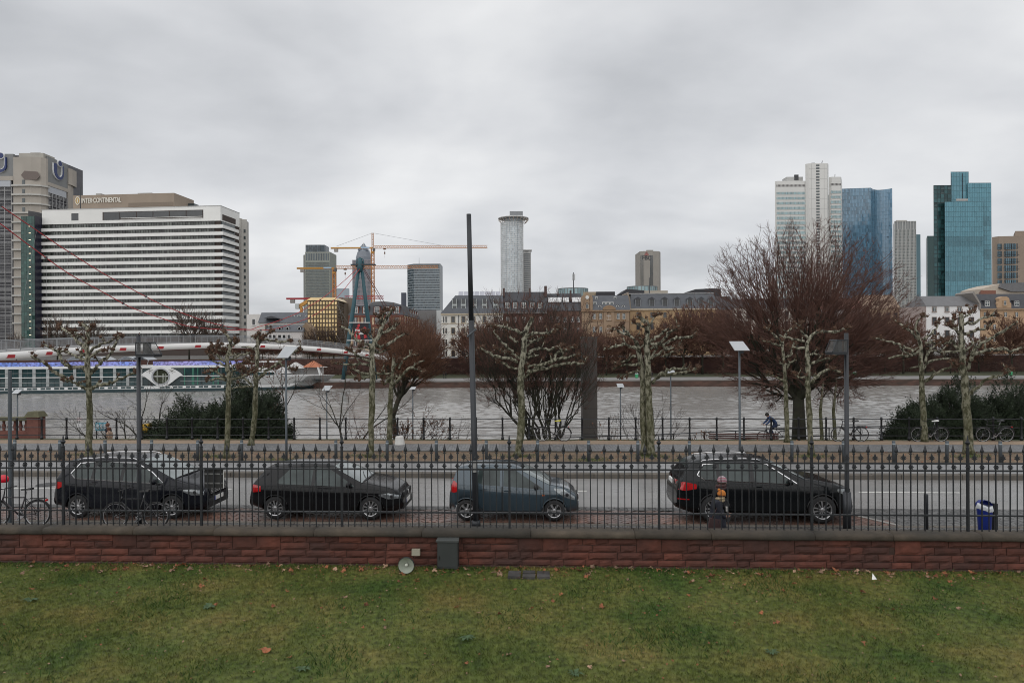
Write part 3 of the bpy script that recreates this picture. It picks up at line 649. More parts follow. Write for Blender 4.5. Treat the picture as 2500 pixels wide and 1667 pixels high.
mb=MB();mb.obox(HP(-0.05,1.5,ZW+0.6),HP(-0.05,13,0)-HP(-0.05,1.5,0),(0.15,0,0),(0,0,2.4));mb.build('attic_side_recess',hdk,r)
# stair tower
st0=PX(564.5,314);st1=PX(603.5,314)
mb=MB();solid(mb,[(st0,314),(st1-2.6,314),(st1-2.9,324),(st0,324)],GZ,PZ(585,533,314));mb.build('stair_tower',hconc,r)
mb=MB();solid(mb,[(st1-2.6,314.6),(st1-0.3,315),(st1-3.6,324),(st1-4,324)],GZ,PZ(585,535,314));mb.build('stair_tower_side',hconc,r)
K=MB()
for j in range(17):K.box(st0-0.03,st1-2.55,313.95,314.2,10+j*3.04,10.1+j*3.04)
K.box((st0+st1)/2-1.2,(st0+st1)/2-1.1,313.96,314.2,GZ,PZ(585,533,314)-1);K.build('panel_joint',M('conc_joint',(0.2,0.19,0.175),0.9),r)
for j in range(17):
 mb=MB();mb.box(st1-1.6,st1-0.8,314.6,315.0,9+j*3.04,10.4+j*3.04);mb.build('stair_window',glass_m,r)
# penthouse with lettering
d0=8
tan=M('penthouse_tan',(0.29,0.235,0.185),0.8,var=0.1,scale=0.15,stretch=(1,1,0.3))
ua,ub=uof(427,d0),uof(180.5,d0);zp=zof(300,474.5,d0)
mb=MB();hbox(mb,ua,ub,d0,d0+16,ZT,zp);mb.build('penthouse',tan,r)
mb=MB();hbox(mb,uof(425,d0-.05),uof(315,d0-.05),d0-0.08,d0,zof(370,504,d0),zof(370,494.5,d0));mb.build('penthouse_panel',M('penthouse_brown',(0.2,0.16,0.125),0.8),r)
mb=MB();hbox(mb,ua-3,ua,d0+11,d0+15,ZT+1,zp-2.5);mb.build('glass_annex',glass_m,r)
K=MB();hbox(K,uof(248,14),uof(236,14),14,17,zp,zp+2.1);hbox(K,uof(330,14),uof(285,14),14,17,zp,zp+0.6);hbox(K,uof(372,14),uof(338,14),14,19,zp,zp+1.8);K.build('roof_plant',M('roof_plant_grey',(0.38,0.38,0.37),0.6,var=0.2,scale=0.3),r)
gold_l=M('sign_letter',(0.66,0.63,0.56),0.5)
th=math.atan2(-U.y,-U.x)
text_obj('INTER·CONTINENTAL',3.1,gold_l,r,HP(uof(250,d0),d0-0.25,zof(250,490,d0)),rot=(PI/2,0,th),sx=0.62,bold=True,ext=0.12)
mb=MB();c0=HP(uof(192,d0),d0-0.3,zof(192,490.5,d0));k=24
def lens(wd,ht):return [(c0.x+wd*math.copysign(abs(math.sin(t))**1.0,math.sin(t))*(1-0.25*abs(math.cos(t))),c0.y,c0.z+ht*math.cos(t))for t in [2*PI*i/k for i in range(k)]]
mb.prism(lens(1.25,2.0),[(x,y+0.2,z)for x,y,z in lens(1.25,2.0)],0);mb.prism([(x,y-0.05,z)for x,y,z in lens(0.95,1.55)],lens(0.95,1.55),1);mb.prism([(x,y-0.1,z)for x,y,z in lens(0.22,1.1)],lens(0.22,1.1),0)
mb.build('emblem',[gold_l,M('emblem_ochre',(0.4,0.27,0.1),0.5)],r)
# green glass stair block left of the hotel
Y=300;r=thing('glass_stairwell','dark green glass stairwell block with small lamps on each landing','stairwell',(PX(75,Y),Y,GZ))
xa,xm,xb=PX(53,Y),PX(86,Y),PX(97.5,Y+6);zt=PZ(75,528,Y)
solid(MB(),[(xa,Y),(xm,Y),(xb,Y+6),(xb,Y+14),(xa,Y+14)],GZ,zt).build('core',M('stair_core',(0.012,0.035,0.032),0.3),r)
G=MB();K=MB();sh=[]
gg=attr_rand(M('green_stair_glass',(0.018,0.065,0.055),0.1,var=0.3,scale=0.2),0.35)
grid_face(G,K,(xa,Y-0.05),(xm,Y-0.05),GZ,zt,5,38,0.06,0.08,0.06,0.02,sh);finish_stuff(r,G,K,sh,gg,M('green_mullion',(0.02,0.05,0.045),0.5))
solid(MB(),[(xm+0.05,Y+0.1),(xb+0.05,Y+5.9),(xb+0.05,Y+13),(xm+0.05,Y+13)],GZ,zt+0.3).build('side_wall',M('navy_side',(0.018,0.018,0.035),0.35),r)
solid(MB(),[(xa+1,Y+3),(xb-1,Y+7),(xb-1,Y+14),(xa+1,Y+14)],zt,PZ(80,511,Y)).build('roof_box',M('roof_box_grey',(0.10,0.10,0.105),0.6),r)
lampm=M('landing_lamp',(1.0,0.85,0.6),0.5,emit=0.9)
for j in range(17):
 mb=MB();z=zt-4.6-j*2.98;x=PX(74.5,Y);mb.box(x-0.4,x+0.4,Y-0.2,Y-0.1,z,z+0.28);mb.build('landing_lamp',lampm,r)
# ================================================================== union style tower, left edge
r=thing('logo_tower','beige concrete office tower with blue U logos on grey panels','tower',(-232,330,GZ))
bst=M('tower_beige',(0.40,0.365,0.32),0.85,var=0.1,scale=0.12,dark=(0.29,0.27,0.24),dscale=0.05,damt=0.5)
gpan=M('tower_grey_panel',(0.20,0.205,0.205),0.6,var=0.08,scale=0.2)
Yf=322.0;XR=-220.2;xL=PX(-70,Yf);xp0=PX(34.5,Yf);ztop=PZ(20,376,Yf);zp=PZ(70,385.5,Yf)
solid(MB(),[(xL,Yf+1.5),(XR-3,Yf+1.5),(XR-0.6,Yf+3),(XR-0.6,352),(xL,352)],GZ,ztop-0.3).build('core',M('tower_core',(0.09,0.09,0.10),0.5,var=0.2,scale=0.3),r)
# corner pier, chamfered
pier=[(xp0,Yf),(xp0+1,Yf-1.4),(XR-5,Yf-1.8),(XR-1.2,Yf-0.6),(XR+0.1,Yf+1.2),(XR+0.1,Yf+2.6),(xp0,Yf+2.6)]
solid(MB(),pier,GZ,zp).build('corner_pier',bst,r)
zc0=PZ(70,457,Yf)
K=MB();x0,x1=PX(53,Yf-2),PX(99,Yf-2);za,zb_=PZ(70,438,Yf-2),PZ(70,417,Yf-2)
K.prism([(x0,Yf-1.95,(za+zb_)/2),(x0+1.6,Yf-1.95,za),(x1-1.6,Yf-1.95,za-0.3),(x1,Yf-1.95,(za+zb_)/2-0.6),(x1-1.2,Yf-1.95,zb_-0.5),(x0+1.6,Yf-1.95,zb_)],[(x0,Yf-1.6,(za+zb_)/2),(x0+1.6,Yf-1.6,za),(x1-1.6,Yf-1.6,za-0.3),(x1,Yf-1.6,(za+zb_)/2-0.6),(x1-1.2,Yf-1.6,zb_-0.5),(x0+1.6,Yf-1.6,zb_)])
K.build('recess',M('recess_brown',(0.17,0.14,0.125),0.9),r)
zl=zc0;j=0
while zl >12:
 mb=MB();e=0.9
 solid(mb,[(xp0-0.8,Yf),(xp0+0.6,Yf-1.4-e),(XR-5,Yf-1.8-e),(XR-0.8,Yf-0.8-e*0.6),(XR+0.9,Yf+1.2),(XR+0.9,Yf+3),(xp0-0.8,Yf+3)],zl,zl+0.75);mb.build('ledge',M('ledge_pale',(0.47,0.46,0.43),0.8,var=0.1,scale=0.3),r)
 mb=MB();xx=PX(60,Yf-2);mb.box(xx-0.9,xx+0.3,Yf-1.85,Yf-1.5,zl+1.0,zl+3.0);mb.build('slot_window',glass_m,r)
 zl -= 4.3
# front: panel, beam, louvre grid
mb=MB();mb.box(xL,xp0,Yf,Yf+1.2,PZ(17,430,Yf),ztop);mb.build('sign_panel',gpan,r)
mb=MB();mb.box(xL,xp0,Yf-0.3,Yf+1.2,PZ(17,441,Yf),PZ(17,430.5,Yf));mb.build('beam',bst,r)
K=MB();zl0=PZ(17,457,Yf)
K.box(xL,xp0-1.2,Yf-0.2,Yf+1,PZ(17,456,Yf),PZ(17,441.5,Yf));K.build('awning_glass',M('awning_grey',(0.38,0.40,0.43),0.25,var=0.1),r)
K=MB();z=zl0
while z >8:
 for q in (0.0,0.55,1.1,1.65,2.9):K.box(xL,xp0-0.8,Yf-0.1,Yf+0.15,z-q-0.16,z-q)
 z -= 4.3
for xq in range(0,7):xx=lerp(xL,xp0-0.8,xq/6);K.box(xx-0.12,xx+0.12,Yf-0.2,Yf+0.1,5,zl0)
tag(K.build('louvres',M('louvre_grey',(0.36,0.36,0.36),0.6),r),kind='stuff')
# right side (faces +X)
def sidebox(mb,y0,y1,z0,z1,x0=XR-0.7,x1=XR):mb.box(x0,x1,y0,y1,z0,z1)
mb=MB();sidebox(mb,Yf+2.6,339,PZ(110,441,Yf),ztop-0.5);mb.build('sign_panel',gpan,r)
mb=MB();sidebox(mb,Yf+2.6,339,PZ(110,450,Yf),PZ(110,441.3,Yf),XR-0.7,XR+0.2);mb.build('beam',bst,r)
K=MB();z=PZ(110,466,Yf)
mb=MB();sidebox(mb,Yf+2.6,338,PZ(110,466,Yf),PZ(110,450.5,Yf));mb.build('awning_glass',M('awning_grey',(0.4,0.4,0.4)),r)
while z >30:
 for q in (0.0,0.55,1.1,1.65,2.9):K.box(XR-0.2,XR+0.1,Yf+2.6,341,z-q-0.16,z-q)
 z -= 4.3
for q in range(7):yy=lerp(Yf+3,341,q/6);K.box(XR-0.2,XR+0.18,yy-0.1,yy+0.1,20,PZ(110,466,Yf))
tag(K.build('side_louvres',MC['louvre_grey'],r),kind='stuff')
zr_=PZ(178,416,343)
mb=MB();solid(mb,[(XR-3,339),(XR+0.6,339),(XR+1.0,341),(XR+0.0,346),(XR-3,346)],PZ(178,455,343),zr_);solid(mb,[(XR-3,339),(XR+0.2,339),(XR+0.2,341),(XR-1.0,346),(XR-3,346)],GZ,PZ(178,455,343));mb.build('rear_pier',bst,r)
K=MB();K.box(xp0+2,XR-1,Yf+1,Yf+9,zp,ztop+0.6);K.box(xp0+6,XR-4,Yf+3,Yf+9,ztop,ztop+1.4);K.build('roof_plant',M('roof_plant_beige',(0.36,0.345,0.31),0.8,var=0.15,scale=0.3),r)
# the U logos
navy=M('logo_navy',(0.012,0.028,0.12),0.45);lw_=M('logo_white_edge',(0.72,0.73,0.72),0.5)
def logo(org,ux,sc,nrm):
 org=Vector(org);ux=Vector(ux);uz=Vector((0,0,1));nrm=Vector(nrm)
 def band(path,wd0,wd1,off,mat,name):
  L_,R_=[],[]
  n=len(path)
  for i,(a,b)in enumerate(path):
   a0,b0=path[max(i-1,0)];a1,b1=path[min(i+1,n-1)]
   dx,dz=a1-a0,b1-b0;q=math.hypot(dx,dz)or 1;dx,dz=dx/q,dz/q;wd=lerp(wd0,wd1,i/(n-1))/2
   L_.append(org+ux*(a-dz*wd)*sc+uz*(b+dx*wd)*sc+nrm*off);R_.append(org+ux*(a+dz*wd)*sc+uz*(b-dx*wd)*sc+nrm*off)
  mb=MB();
  for i in range(n-1):mb.prism([L_[i],L_[i+1],R_[i+1],R_[i]],[q-nrm*0.6 for q in (L_[i],L_[i+1],R_[i+1],R_[i])])
  mb.build(name,mat,r)
 up=[(-0.32,0.35),(-0.32,-0.1)]+[(-0.32+0.34*(1-math.cos(t)),-0.1-0.34*math.sin(t))for t in [PI*i/12 for i in range(1,12)]]+[(0.36,-0.1),(0.36,0.35)]
 band(up,0.34,0.12,0.55,lw_,'logo_edge');band([(a+0.03,b)for a,b in up],0.26,0.09,0.72,navy,'logo_letter')
 for rad_,off,mt,nm in ((0.2,0.6,lw_,'logo_edge'),(0.155,0.8,navy,'logo_dot')):
  pts=[org+ux*(0.12+rad_*math.cos(2*PI*i/18))*sc+uz*(0.45+rad_*math.sin(2*PI*i/18))*sc+nrm*off for i in range(18)]
  mb=MB();mb.prism(pts,[q-nrm*0.6 for q in pts]);mb.build(nm,mt,r)
logo((XR,331.5,PZ(138,417,331.5)),(0,1,0),8.2,(1,0,0))
logo((PX(1.5,Yf),Yf,PZ(2,400,Yf)),(1,0,0),8.2,(0,-1,0))
# ================================================================== houses on the far bank
slate=M('slate_roof',(0.085,0.092,0.105),0.6,var=0.15,scale=0.8,bump=0.01,bscale=8,stretch=(1,1,2))
slate_d=M('slate_dark',(0.05,0.052,0.06),0.6,var=0.18,scale=0.8)
frame_w=M('window_frame_white',(0.68,0.68,0.66),0.6,var=0.04)
frame_d=M('window_frame_dark',(0.03,0.028,0.026),0.6,var=0.04)
def window_mesh(w,h,sur,fr,gl,sw=0.16,arch=False,cross=True,lintel=False):
 mb=MB();y0=-0.16
 mb.box(-w/2-sw,-w/2,y0,0.05,-h/2-sw,h/2+sw,0);mb.box(w/2,w/2+sw,y0,0.05,-h/2-sw,h/2+sw,0)
 mb.box(-w/2,w/2,y0,0.05,h/2,h/2+sw,0);mb.box(-w/2-sw*1.4,w/2+sw*1.4,y0-0.12,0.05,-h/2-sw*1.6,-h/2-0.001,0)
 if lintel:mb.prism([(-w/2-0.45,y0-0.15,h/2+sw),(w/2+0.45,y0-0.15,h/2+sw),(w/2+0.3,y0-0.15,h/2+sw+0.4),(0,y0-0.15,h/2+sw+0.62),(-w/2-0.3,y0-0.15,h/2+sw+0.4)],[(-w/2-0.45,0,h/2+sw),(w/2+0.45,0,h/2+sw),(w/2+0.3,0,h/2+sw+0.4),(0,0,h/2+sw+0.62),(-w/2-0.3,0,h/2+sw+0.4)],0)
 if arch:
  pts=[(w/2*math.cos(t),h/2+w/2*math.sin(t))for t in [PI*i/8 for i in range(9)]]
  mb.prism([(x,-0.05,z)for x,z in pts],[(x,0.02,z)for x,z in pts],2)
  for i in range(8):
   (xa,za),(xb,zb)=pts[i],pts[i+1];k=1+sw*2/w
   mb.prism([(xa,y0,za),(xb,y0,zb),(xb*k,y0,h/2+(zb-h/2)*k),(xa*k,y0,h/2+(za-h/2)*k)],[(xa,0,za),(xb,0,zb),(xb*k,0,h/2+(zb-h/2)*k),(xa*k,0,h/2+(za-h/2)*k)],0)
 mb.quad((-w/2,-0.03,-h/2),(w/2,-0.03,-h/2),(w/2,-0.03,h/2),(-w/2,-0.03,h/2),2)
 f=0.07
 mb.box(-w/2,-w/2+f,-0.07,-0.03,-h/2,h/2,1);mb.box(w/2-f,w/2,-0.07,-0.03,-h/2,h/2,1);mb.box(-w/2+f,w/2-f,-0.07,-0.03,h/2-f,h/2,1);mb.box(-w/2+f,w/2-f,-0.07,-0.03,-h/2,-h/2+f,1)
 if cross:mb.box(-0.045,0.045,-0.075,-0.03,-h/2+f,h/2-f,1);mb.box(-w/2+f,w/2-f,-0.072,-0.03,h/2-h*0.32,h/2-h*0.32+0.07,1)
 return mb.mesh('window',[sur,fr,gl])
def put(me,name,root,pos,rotz=0):
 o=link(name,me,root);o.location=Vector(pos)-Vector(ORG[root.name]);o.rotation_euler[2]=rotz;return o
def dormer_mesh(w,h,wall,roof,fr,gl,gable=True,d=2.2):
 mb=MB();mb.box(-w/2,w/2,0,d,-h/2,h/2,0)
 if gable:mb.prism([(-w/2-0.15,-0.15,h/2),(w/2+0.15,-0.15,h/2),(0,-0.15,h/2+w*0.42)],[(-w/2-0.15,d,h/2),(w/2+0.15,d,h/2),(0,d,h/2+w*0.42)],1)
 else:mb.box(-w/2-0.15,w/2+0.15,-0.15,d,h/2,h/2+0.18,1)
 a,b=w*0.32,h*0.42
 mb.quad((-a,-0.02,-b),(a,-0.02,-b),(a,-0.02,b),(-a,-0.02,b),3)
 for x in (-a,0,a):mb.box(x-0.06,x+0.06,-0.08,-0.02,-b,b,2)
 for z in (-b,b*0.3,b):mb.box(-a-0.06,a+0.06,-0.085,-0.021,z-0.06,z+0.06,2)
 return mb.mesh('dormer',[wall,roof,fr,gl])
def mansard(root,xa,xb,Y,dep,ze,zt,mat,left=0.0,right=0.0,run=1.6,name='roof'):
 mb=MB()
 A=[(xa-0.3,Y-0.35,ze),(xb+0.3,Y-0.35,ze),(xb+0.3,Y+dep,ze),(xa-0.3,Y+dep,ze)]
 B=[(xa+left,Y+run,zt),(xb-right,Y+run,zt),(xb-right,Y+dep-run,zt),(xa+left,Y+dep-run,zt)]
 mb.prism(A,B);return mb.build(name,mat,root)
def house(name,label,px0,px1,Y,dep,ye,yr,wall,roofm,rows,cols,wsize,wm,cat='house',left=0,right=0,run=1.6,dorm=None,cornice=None,zbase=GZ):
 xm=(px0+px1)/2;xa,xb=PX(px0,Y),PX(px1,Y);ze=PZ(xm,ye,Y);zt=PZ(xm,yr,Y)
 r=thing(name,label,cat,((xa+xb)/2,Y,zbase))
 mb=MB();mb.box(xa,xb,Y,Y+dep,zbase,ze);mb.build('wall',wall,r)
 if roofm:mansard(r,xa,xb,Y,dep,ze,zt,roofm,left,right,run)
 if cornice:
  mb=MB();mb.box(xa-0.2,xb+0.2,Y-0.55,Y+0.1,ze-0.5,ze-0.02);mb.build('cornice',cornice,r)
 for yy in rows:
  for c in cols:put(wm,'window',r,(PX(c,Y),Y,PZ(c,yy,Y)))
 if dorm:
  dm,cs,yy,off=dorm
  for c in cs:put(dm,'dormer',r,(PX(c,Y),Y+off,PZ(c,yy,Y)))
 return r
# white stucco house with mansard and roof collectors
Y=225;stucco=M('white_stucco',(0.66,0.645,0.60),0.8,var=0.05,scale=0.3);sur=M('beige_surround',(0.47,0.40,0.30),0.8,var=0.05)
w1=window_mesh(1.15,1.95,sur,frame_d,glass_d)
r=house('stucco_house','white stucco corner house with grey mansard and roof solar panels',1078,1228,Y,14,765,720,stucco,slate,(780,807.5,835.5,863),(1106.5,1131.5,1156,1183,1211),(1,1),w1,left=4.4,run=2.4,cornice=sur)
w1n=window_mesh(0.5,1.85,stucco,frame_d,glass_d,cross=False)
for c in (1083.5,1089.5):
 for yy in (780,807.5,835.5,863):put(w1n,'narrow_window',r,(PX(c,Y),Y,PZ(c,yy,Y)))
dm=MB();dm.box(-0.85,0.85,0,1.9,-1.6,2.2,0);dm.box(-0.65,0.65,-0.06,0,0.5,1.9,1);dm.box(-0.65,0.65,-0.06,0,-1.4,-0.35,1);dm.box(-0.85,0.85,-0.1,0,-0.2,0.4,2);dm.box(-0.8,-0.62,-0.09,0,-1.5,2.1,2);dm.box(0.62,0.8,-0.09,0,-1.5,2.1,2)
dme=dm.mesh('dormer',[slate,glass_d,M('dormer_metal',(0.42,0.45,0.44),0.5)])
for c in (1110,1131.5,1158,1183,1211):put(dme,'dormer',r,(PX(c,Y),Y+0.5,PZ(c,745,Y)))
mb=MB();x=PX(1120,Y);mb.tube([(x,Y-0.12,GZ),(x,Y-0.12,PZ(1120,766,Y))],0.09,6);mb.build('downpipe',metal_d,r)
for zz in (790,848):mb=MB();mb.box(PX(1078,Y),PX(1228,Y),Y-0.1,Y,PZ(1120,zz,Y)-0.12,PZ(1120,zz,Y)+0.12);mb.build('string_course',sur,r)
pan=M('solar_panel',(0.36,0.37,0.42),0.25,var=0.1,scale=0.5)
for k in range(8):
 x=lerp(PX(1118,Y),PX(1214,Y),k/7.3);mb=MB();z=PZ(1160,720,Y);mb.add([(x,Y+3,z+0.1),(x+1.6,Y+3,z+0.1),(x+1.6,Y+4.4,z+1.5),(x,Y+4.4,z+1.5),(x,Y+3.05,z),(x+1.6,Y+3.05,z),(x+1.6,Y+4.45,z+1.4),(x,Y+4.45,z+1.4)],[(0,1,2,3),(7,6,5,4),(0,4,5,1),(2,6,7,3),(1,5,6,2),(0,3,7,4)]);mb.build('solar_panel',pan,r)
# dark red houses behind the bush
rb=M('dark_red_brick',(0.11,0.05,0.04),0.9,var=0.2,scale=0.6);w2=window_mesh(1.0,1.7,M('red_surround',(0.2,0.12,0.1),0.8),frame_w,glass_d)
dmr=dormer_mesh(1.9,2.1,M('dormer_red',(0.16,0.07,0.055),0.8),slate_d,frame_w,glass_m)
r=house('brick_house','dark red brick house with small white framed dormers',1228.5,1336,227,13,762,711,rb,slate_d,(780,805,832),(1240,1258,1280,1300,1320),1,w2,run=3.2,dorm=(dmr,(1239,1258,1279,1300,1319),745,0.4),cornice=M('grey_cornice',(0.22,0.2,0.19),0.8))
for a,b,t in ((1228,1233,704),(1330,1336,698),(1292,1296,703)):
 mb=MB();mb.box(PX(a,229),PX(b,229),229,231.5,PZ(a,725,229),PZ(a,t,229));mb.build('chimney',M('chimney_dark',(0.09,0.06,0.055),0.9,var=0.2),r)
r=house('low_house','low brown house with long bright skylight strip in its roof',1336.5,1420,228,13,759,715,M('brown_render',(0.14,0.08,0.06),0.9,var=0.2),slate_d,(780,806,832),(1346,1362,1380,1398,1412),1,w2,run=3.4)
for a,b in ((1339,1372),(1375,1390),(1397,1419)):
 mb=MB();mb.obox((PX(a,229),229.3,PZ(1380,737,228)),(PX(b,229)-PX(a,229),0,0),(0,1.0,1.6),(0,-0.1,0.08));mb.build('skylight',M('skylight_white',(0.72,0.73,0.74),0.2,var=0.1),r)
mb=MB();mb.box(PX(1392,229),PX(1396,229),229,230.5,PZ(1394,735,229),PZ(1394,709,229));mb.build('chimney',MC['chimney_dark'],r)
# ornate sandstone house
Y=228;sst=M('ornate_sandstone',(0.345,0.25,0.17),0.85,var=0.16,scale=0.5,dark=(0.22,0.14,0.09),dscale=0.25,damt=0.6)
sst_d=M('sandstone_trim',(0.29,0.19,0.115),0.85,var=0.15,scale=0.6)
w3=window_mesh(1.0,2.0,sst_d,frame_w,glass_m);w3a=window_mesh(1.5,1.9,sst_d,frame_w,glass_m,arch=True)
r=house('ornate_house','ornate sandstone house with curved gable and arched windows',1420.5,1537,Y,13,757,720,sst,slate,(772,805,836),(1451,1467,1509.5,1523.5),1,w3,run=2.8,cornice=sst_d)
for yy in (774,806):put(w3a,'arched_window',r,(PX(1486.5,Y),Y-0.25,PZ(1486,yy,Y)))
put(w3,'window',r,(PX(1486.5,Y),Y-0.25,PZ(1486,838,Y)))
def poly_front(pts,Yf,d,name,mat,root):
 f=[P(x,y,Yf)for x,y in pts];f=[(q.x,Yf,q.z)for q in f]
 mb=MB();mb.prism(f[::-1],[(a,Yf+d,c)for a,b,c in f[::-1]]);return mb.build(name,mat,root)
poly_front([(1472,756),(1472,752),(1478,747),(1487,744.5),(1496,747),(1503,752),(1503,756)],Y-0.5,1.2,'pediment',sst_d,r)
mb=MB();mb.box(PX(1474,Y),PX(1500,Y),Y-0.3,Y,GZ,PZ(1486,757,Y)-0.5);mb.build('risalit',sst,r)
poly_front([(1419,757),(1419,727),(1422,722),(1428,720),(1429,716),(1433,713),(1437,716),(1439,720),(1445,722),(1447,727),(1447,757)],Y-0.45,2.5,'curved_gable',sst,r)
put(window_mesh(0.95,1.5,sst_d,frame_w,glass_m,arch=True,cross=False),'gable_window',r,(PX(1433.5,Y),Y-0.5,PZ(1433,748,Y)))
mb=MB();c=P(1433.5,726,Y-0.5);mb.lathe([(0.45,-0.2),(0.6,-0.2),(0.6,0.1)],(c.x,c.y,c.z),14,'y');mb.build('gable_medallion',frame_w,r)
od=MB();od.lathe([(0.75,-0.1),(0.75,1.8)],(0,0,0),12,'y');od.lathe([(0.42,-0.2),(0.58,-0.2),(0.58,0.0)],(0,0,0),12,'y',1,cap=False);od.lathe([(0.42,-0.12),(0.1,-0.12)],(0,0,0),12,'y',2)
odm=od.mesh('oval_dormer',[slate_d,frame_w,glass_m])
for c in (1465,1508.5,1522.5):put(odm,'oval_dormer',r,(PX(c,Y),Y+0.5,PZ(c,749,Y)))
rwm=MB();rwm.box(-0.6,0.6,-0.1,1.5,-0.7,0.7,0);rwm.box(-0.45,0.45,-0.13,-0.1,-0.5,0.5,1);rwm=rwm.mesh('roof_window',[frame_w,glass_m])
for c in (1453.5,1476,1485.5,1495):put(rwm,'roof_window',r,(PX(c,Y),Y+1.0,PZ(c,742,Y)))
for c in (1459,1504.5):put(rwm,'skylight',r,(PX(c,Y),Y+2.1,PZ(c,727,Y))).scale=(0.7,0.7,0.7)
mb=MB();mb.box(PX(1471,Y),PX(1503,Y),Y-1.3,Y,PZ(1486,822,Y)-0.2,PZ(1486,822,Y)+0.1);mb.build('balcony',sst_d,r)
for zz in (784,820,850):mb=MB();mb.box(PX(1420.5,Y),PX(1537,Y),Y-0.16,Y,PZ(1480,zz,Y)-0.15,PZ(1480,zz,Y)+0.15);mb.build('string_course',sst_d,r)
# ochre house
Y=232;och=M('ochre_stone',(0.41,0.285,0.165),0.85,var=0.12,scale=0.4,dark=(0.3,0.19,0.1),dscale=0.2,damt=0.45);och_d=M('ochre_trim',(0.36,0.24,0.13),0.85,var=0.1)
w4=window_mesh(1.15,1.9,och_d,frame_d,glass_d);w4t=window_mesh(1.15,2.4,och_d,frame_d,glass_d,lintel=True)
cols=(1558,1592,1623.7,1654,1685,1713,1737)
dmo=dormer_mesh(1.9,2.9,M('dormer_grey',(0.2,0.21,0.22),0.7),slate_d,frame_d,glass_d)
r=house('ochre_house','long ochre stone house with five gabled dormers in slate mansard',1538,1748,Y,15,753,716,och,slate,(769.5,836),cols,1,w4,left=0.8,run=2.2,dorm=(dmo,cols,740.5,0.1),cornice=M('pale_cornice',(0.50,0.42,0.32),0.8,var=0.1,scale=2))
for c in cols:put(w4t,'tall_window',r,(PX(c,Y),Y,PZ(c,797,Y)))
for zz in (777.5,808):mb=MB();mb.box(PX(1538,Y),PX(1748,Y),Y-0.2,Y,PZ(1640,zz,Y)-0.14,PZ(1640,zz,Y)+0.14);mb.build('string_course',och_d,r)
for c in cols:mb=MB();mb.box(PX(c-9,Y),PX(c+9,Y),Y-0.7,Y,PZ(c,812,Y)-0.6,PZ(c,812,Y));mb.build('balcony',och_d,r)
poly_front([(1530,716),(1534,713),(1539,733),(1541,755),(1537,755),(1535,735)],Y-0.5,12,'party_wall',M('party_stone',(0.3,0.25,0.2),0.9,var=0.15),r)
mb=MB();mb.box(PX(1538,Y),PX(1748,Y),Y+2,Y+13,PZ(1640,716,Y),PZ(1640,714.5,Y));mb.build('roof_ridge',M('zinc',(0.5,0.5,0.5),0.5),r)
# roofs behind
def flat_block(name,label,px0,px1,y0,Y,mat,dep=12,cat='building'):
 return tag(solid(MB(),rect(px0,px1,Y,dep),GZ,PZ((px0+px1)/2,y0,Y)).build(name,mat),label,cat)
flat_block('roof_block','black flat roofed building behind the ornate sandstone house',1456,1502,712,262,M('black_roof',(0.03,0.03,0.035),0.6,var=0.1))
flat_block('roof_block','tan flat roofed building behind the low brown house',1425,1457,712.5,270,M('tan_block',(0.34,0.28,0.2),0.8,var=0.1))
r=thing('gabled_block','dark building with shallow gable behind the ochre house','building',(PX(1540,262),262,GZ))
poly_front([(1519,760),(1519,714),(1530,705.5),(1573,709),(1573,760)],262,14,'wall',MC['black_roof'],r)
flat_block('roof_block','pale stone attic behind the ochre house roof',1570,1631,709.5,265,M('pale_attic',(0.4,0.36,0.3),0.8,var=0.1))
r=thing('curved_roof','black curved roof behind the end of the ochre house','building',(PX(1715,262),262,GZ));poly_front([(1682,760),(1682,712),(1698,706),(1740,704),(1760,705),(1760,760)],262,14,'wall',MC['black_roof'],r)
def drum(name,label,px0,px1,y0,y1,Y):
 r=thing(name,label,'building',(PX((px0+px1)/2,Y),Y,GZ));c=PX((px0+px1)/2,Y);rad=(PX(px1,Y)-PX(px0,Y))/2
 zt=PZ(1500,y0,Y);mb=MB();mb.lathe([(rad-0.3,GZ),(rad-0.3,zt)],(c,Y+rad,0),28);mb.build('wall',M('drum_grey',(0.35,0.38,0.37),0.4,var=0.1),r)
 G=MB();K=MB();sh=[]
 for i in range(14):
  a0,a1=PI*(1+i/14),PI*(1+(i+1)/14);grid_face(G,K,(c+rad*math.cos(a0),Y+rad+rad*math.sin(a0)),(c+rad*math.cos(a1),Y+rad+rad*math.sin(a1)),GZ+10,zt,1,5,0.25,0.25,0.15,0.02,sh)
 finish_stuff(r,G,K,sh,pale_glass2,M('drum_mullion',(0.2,0.21,0.21),0.5));return r
drum('glass_drum','round glass topped building behind the dark red brick house',1366,1440,702,715,290)
drum('glass_drum','round glass topped building in front of the beige concrete tower',1538,1612,698,712,300)
def mast(label,px,y0,y1,Y,dish=True):
 r=thing('antenna_mast',label,'antenna',(PX(px,Y),Y,PZ(px,y1,Y)-3),None)
 mb=MB();x=PX(px,Y);mb.tube([(x,Y,PZ(px,y1,Y)-3),(x,Y,PZ(px,y0,Y))],[0.22,0.12],6);mb.build('pole',metal_d,r)
 if dish:
  mb=MB()
  for k in range(3):a=2*PI*k/3;mb.box(x+0.4*math.cos(a)-0.14,x+0.4*math.cos(a)+0.14,Y+0.4*math.sin(a)-0.14,Y+0.4*math.sin(a)+0.14,PZ(px,y0+19,Y),PZ(px,y0+4,Y))
  mb.build('aerial_panels',M('aerial_grey',(0.45,0.45,0.45),0.5),r)
 return r
mast('tall antenna mast with panels behind the low brown house',1401,665,712,235);mast('thin mast on the roof above the beige concrete tower',1586,678,714,245,False);mast('thin aerial beside the beige hotel penthouse',198,458,505,305,False)
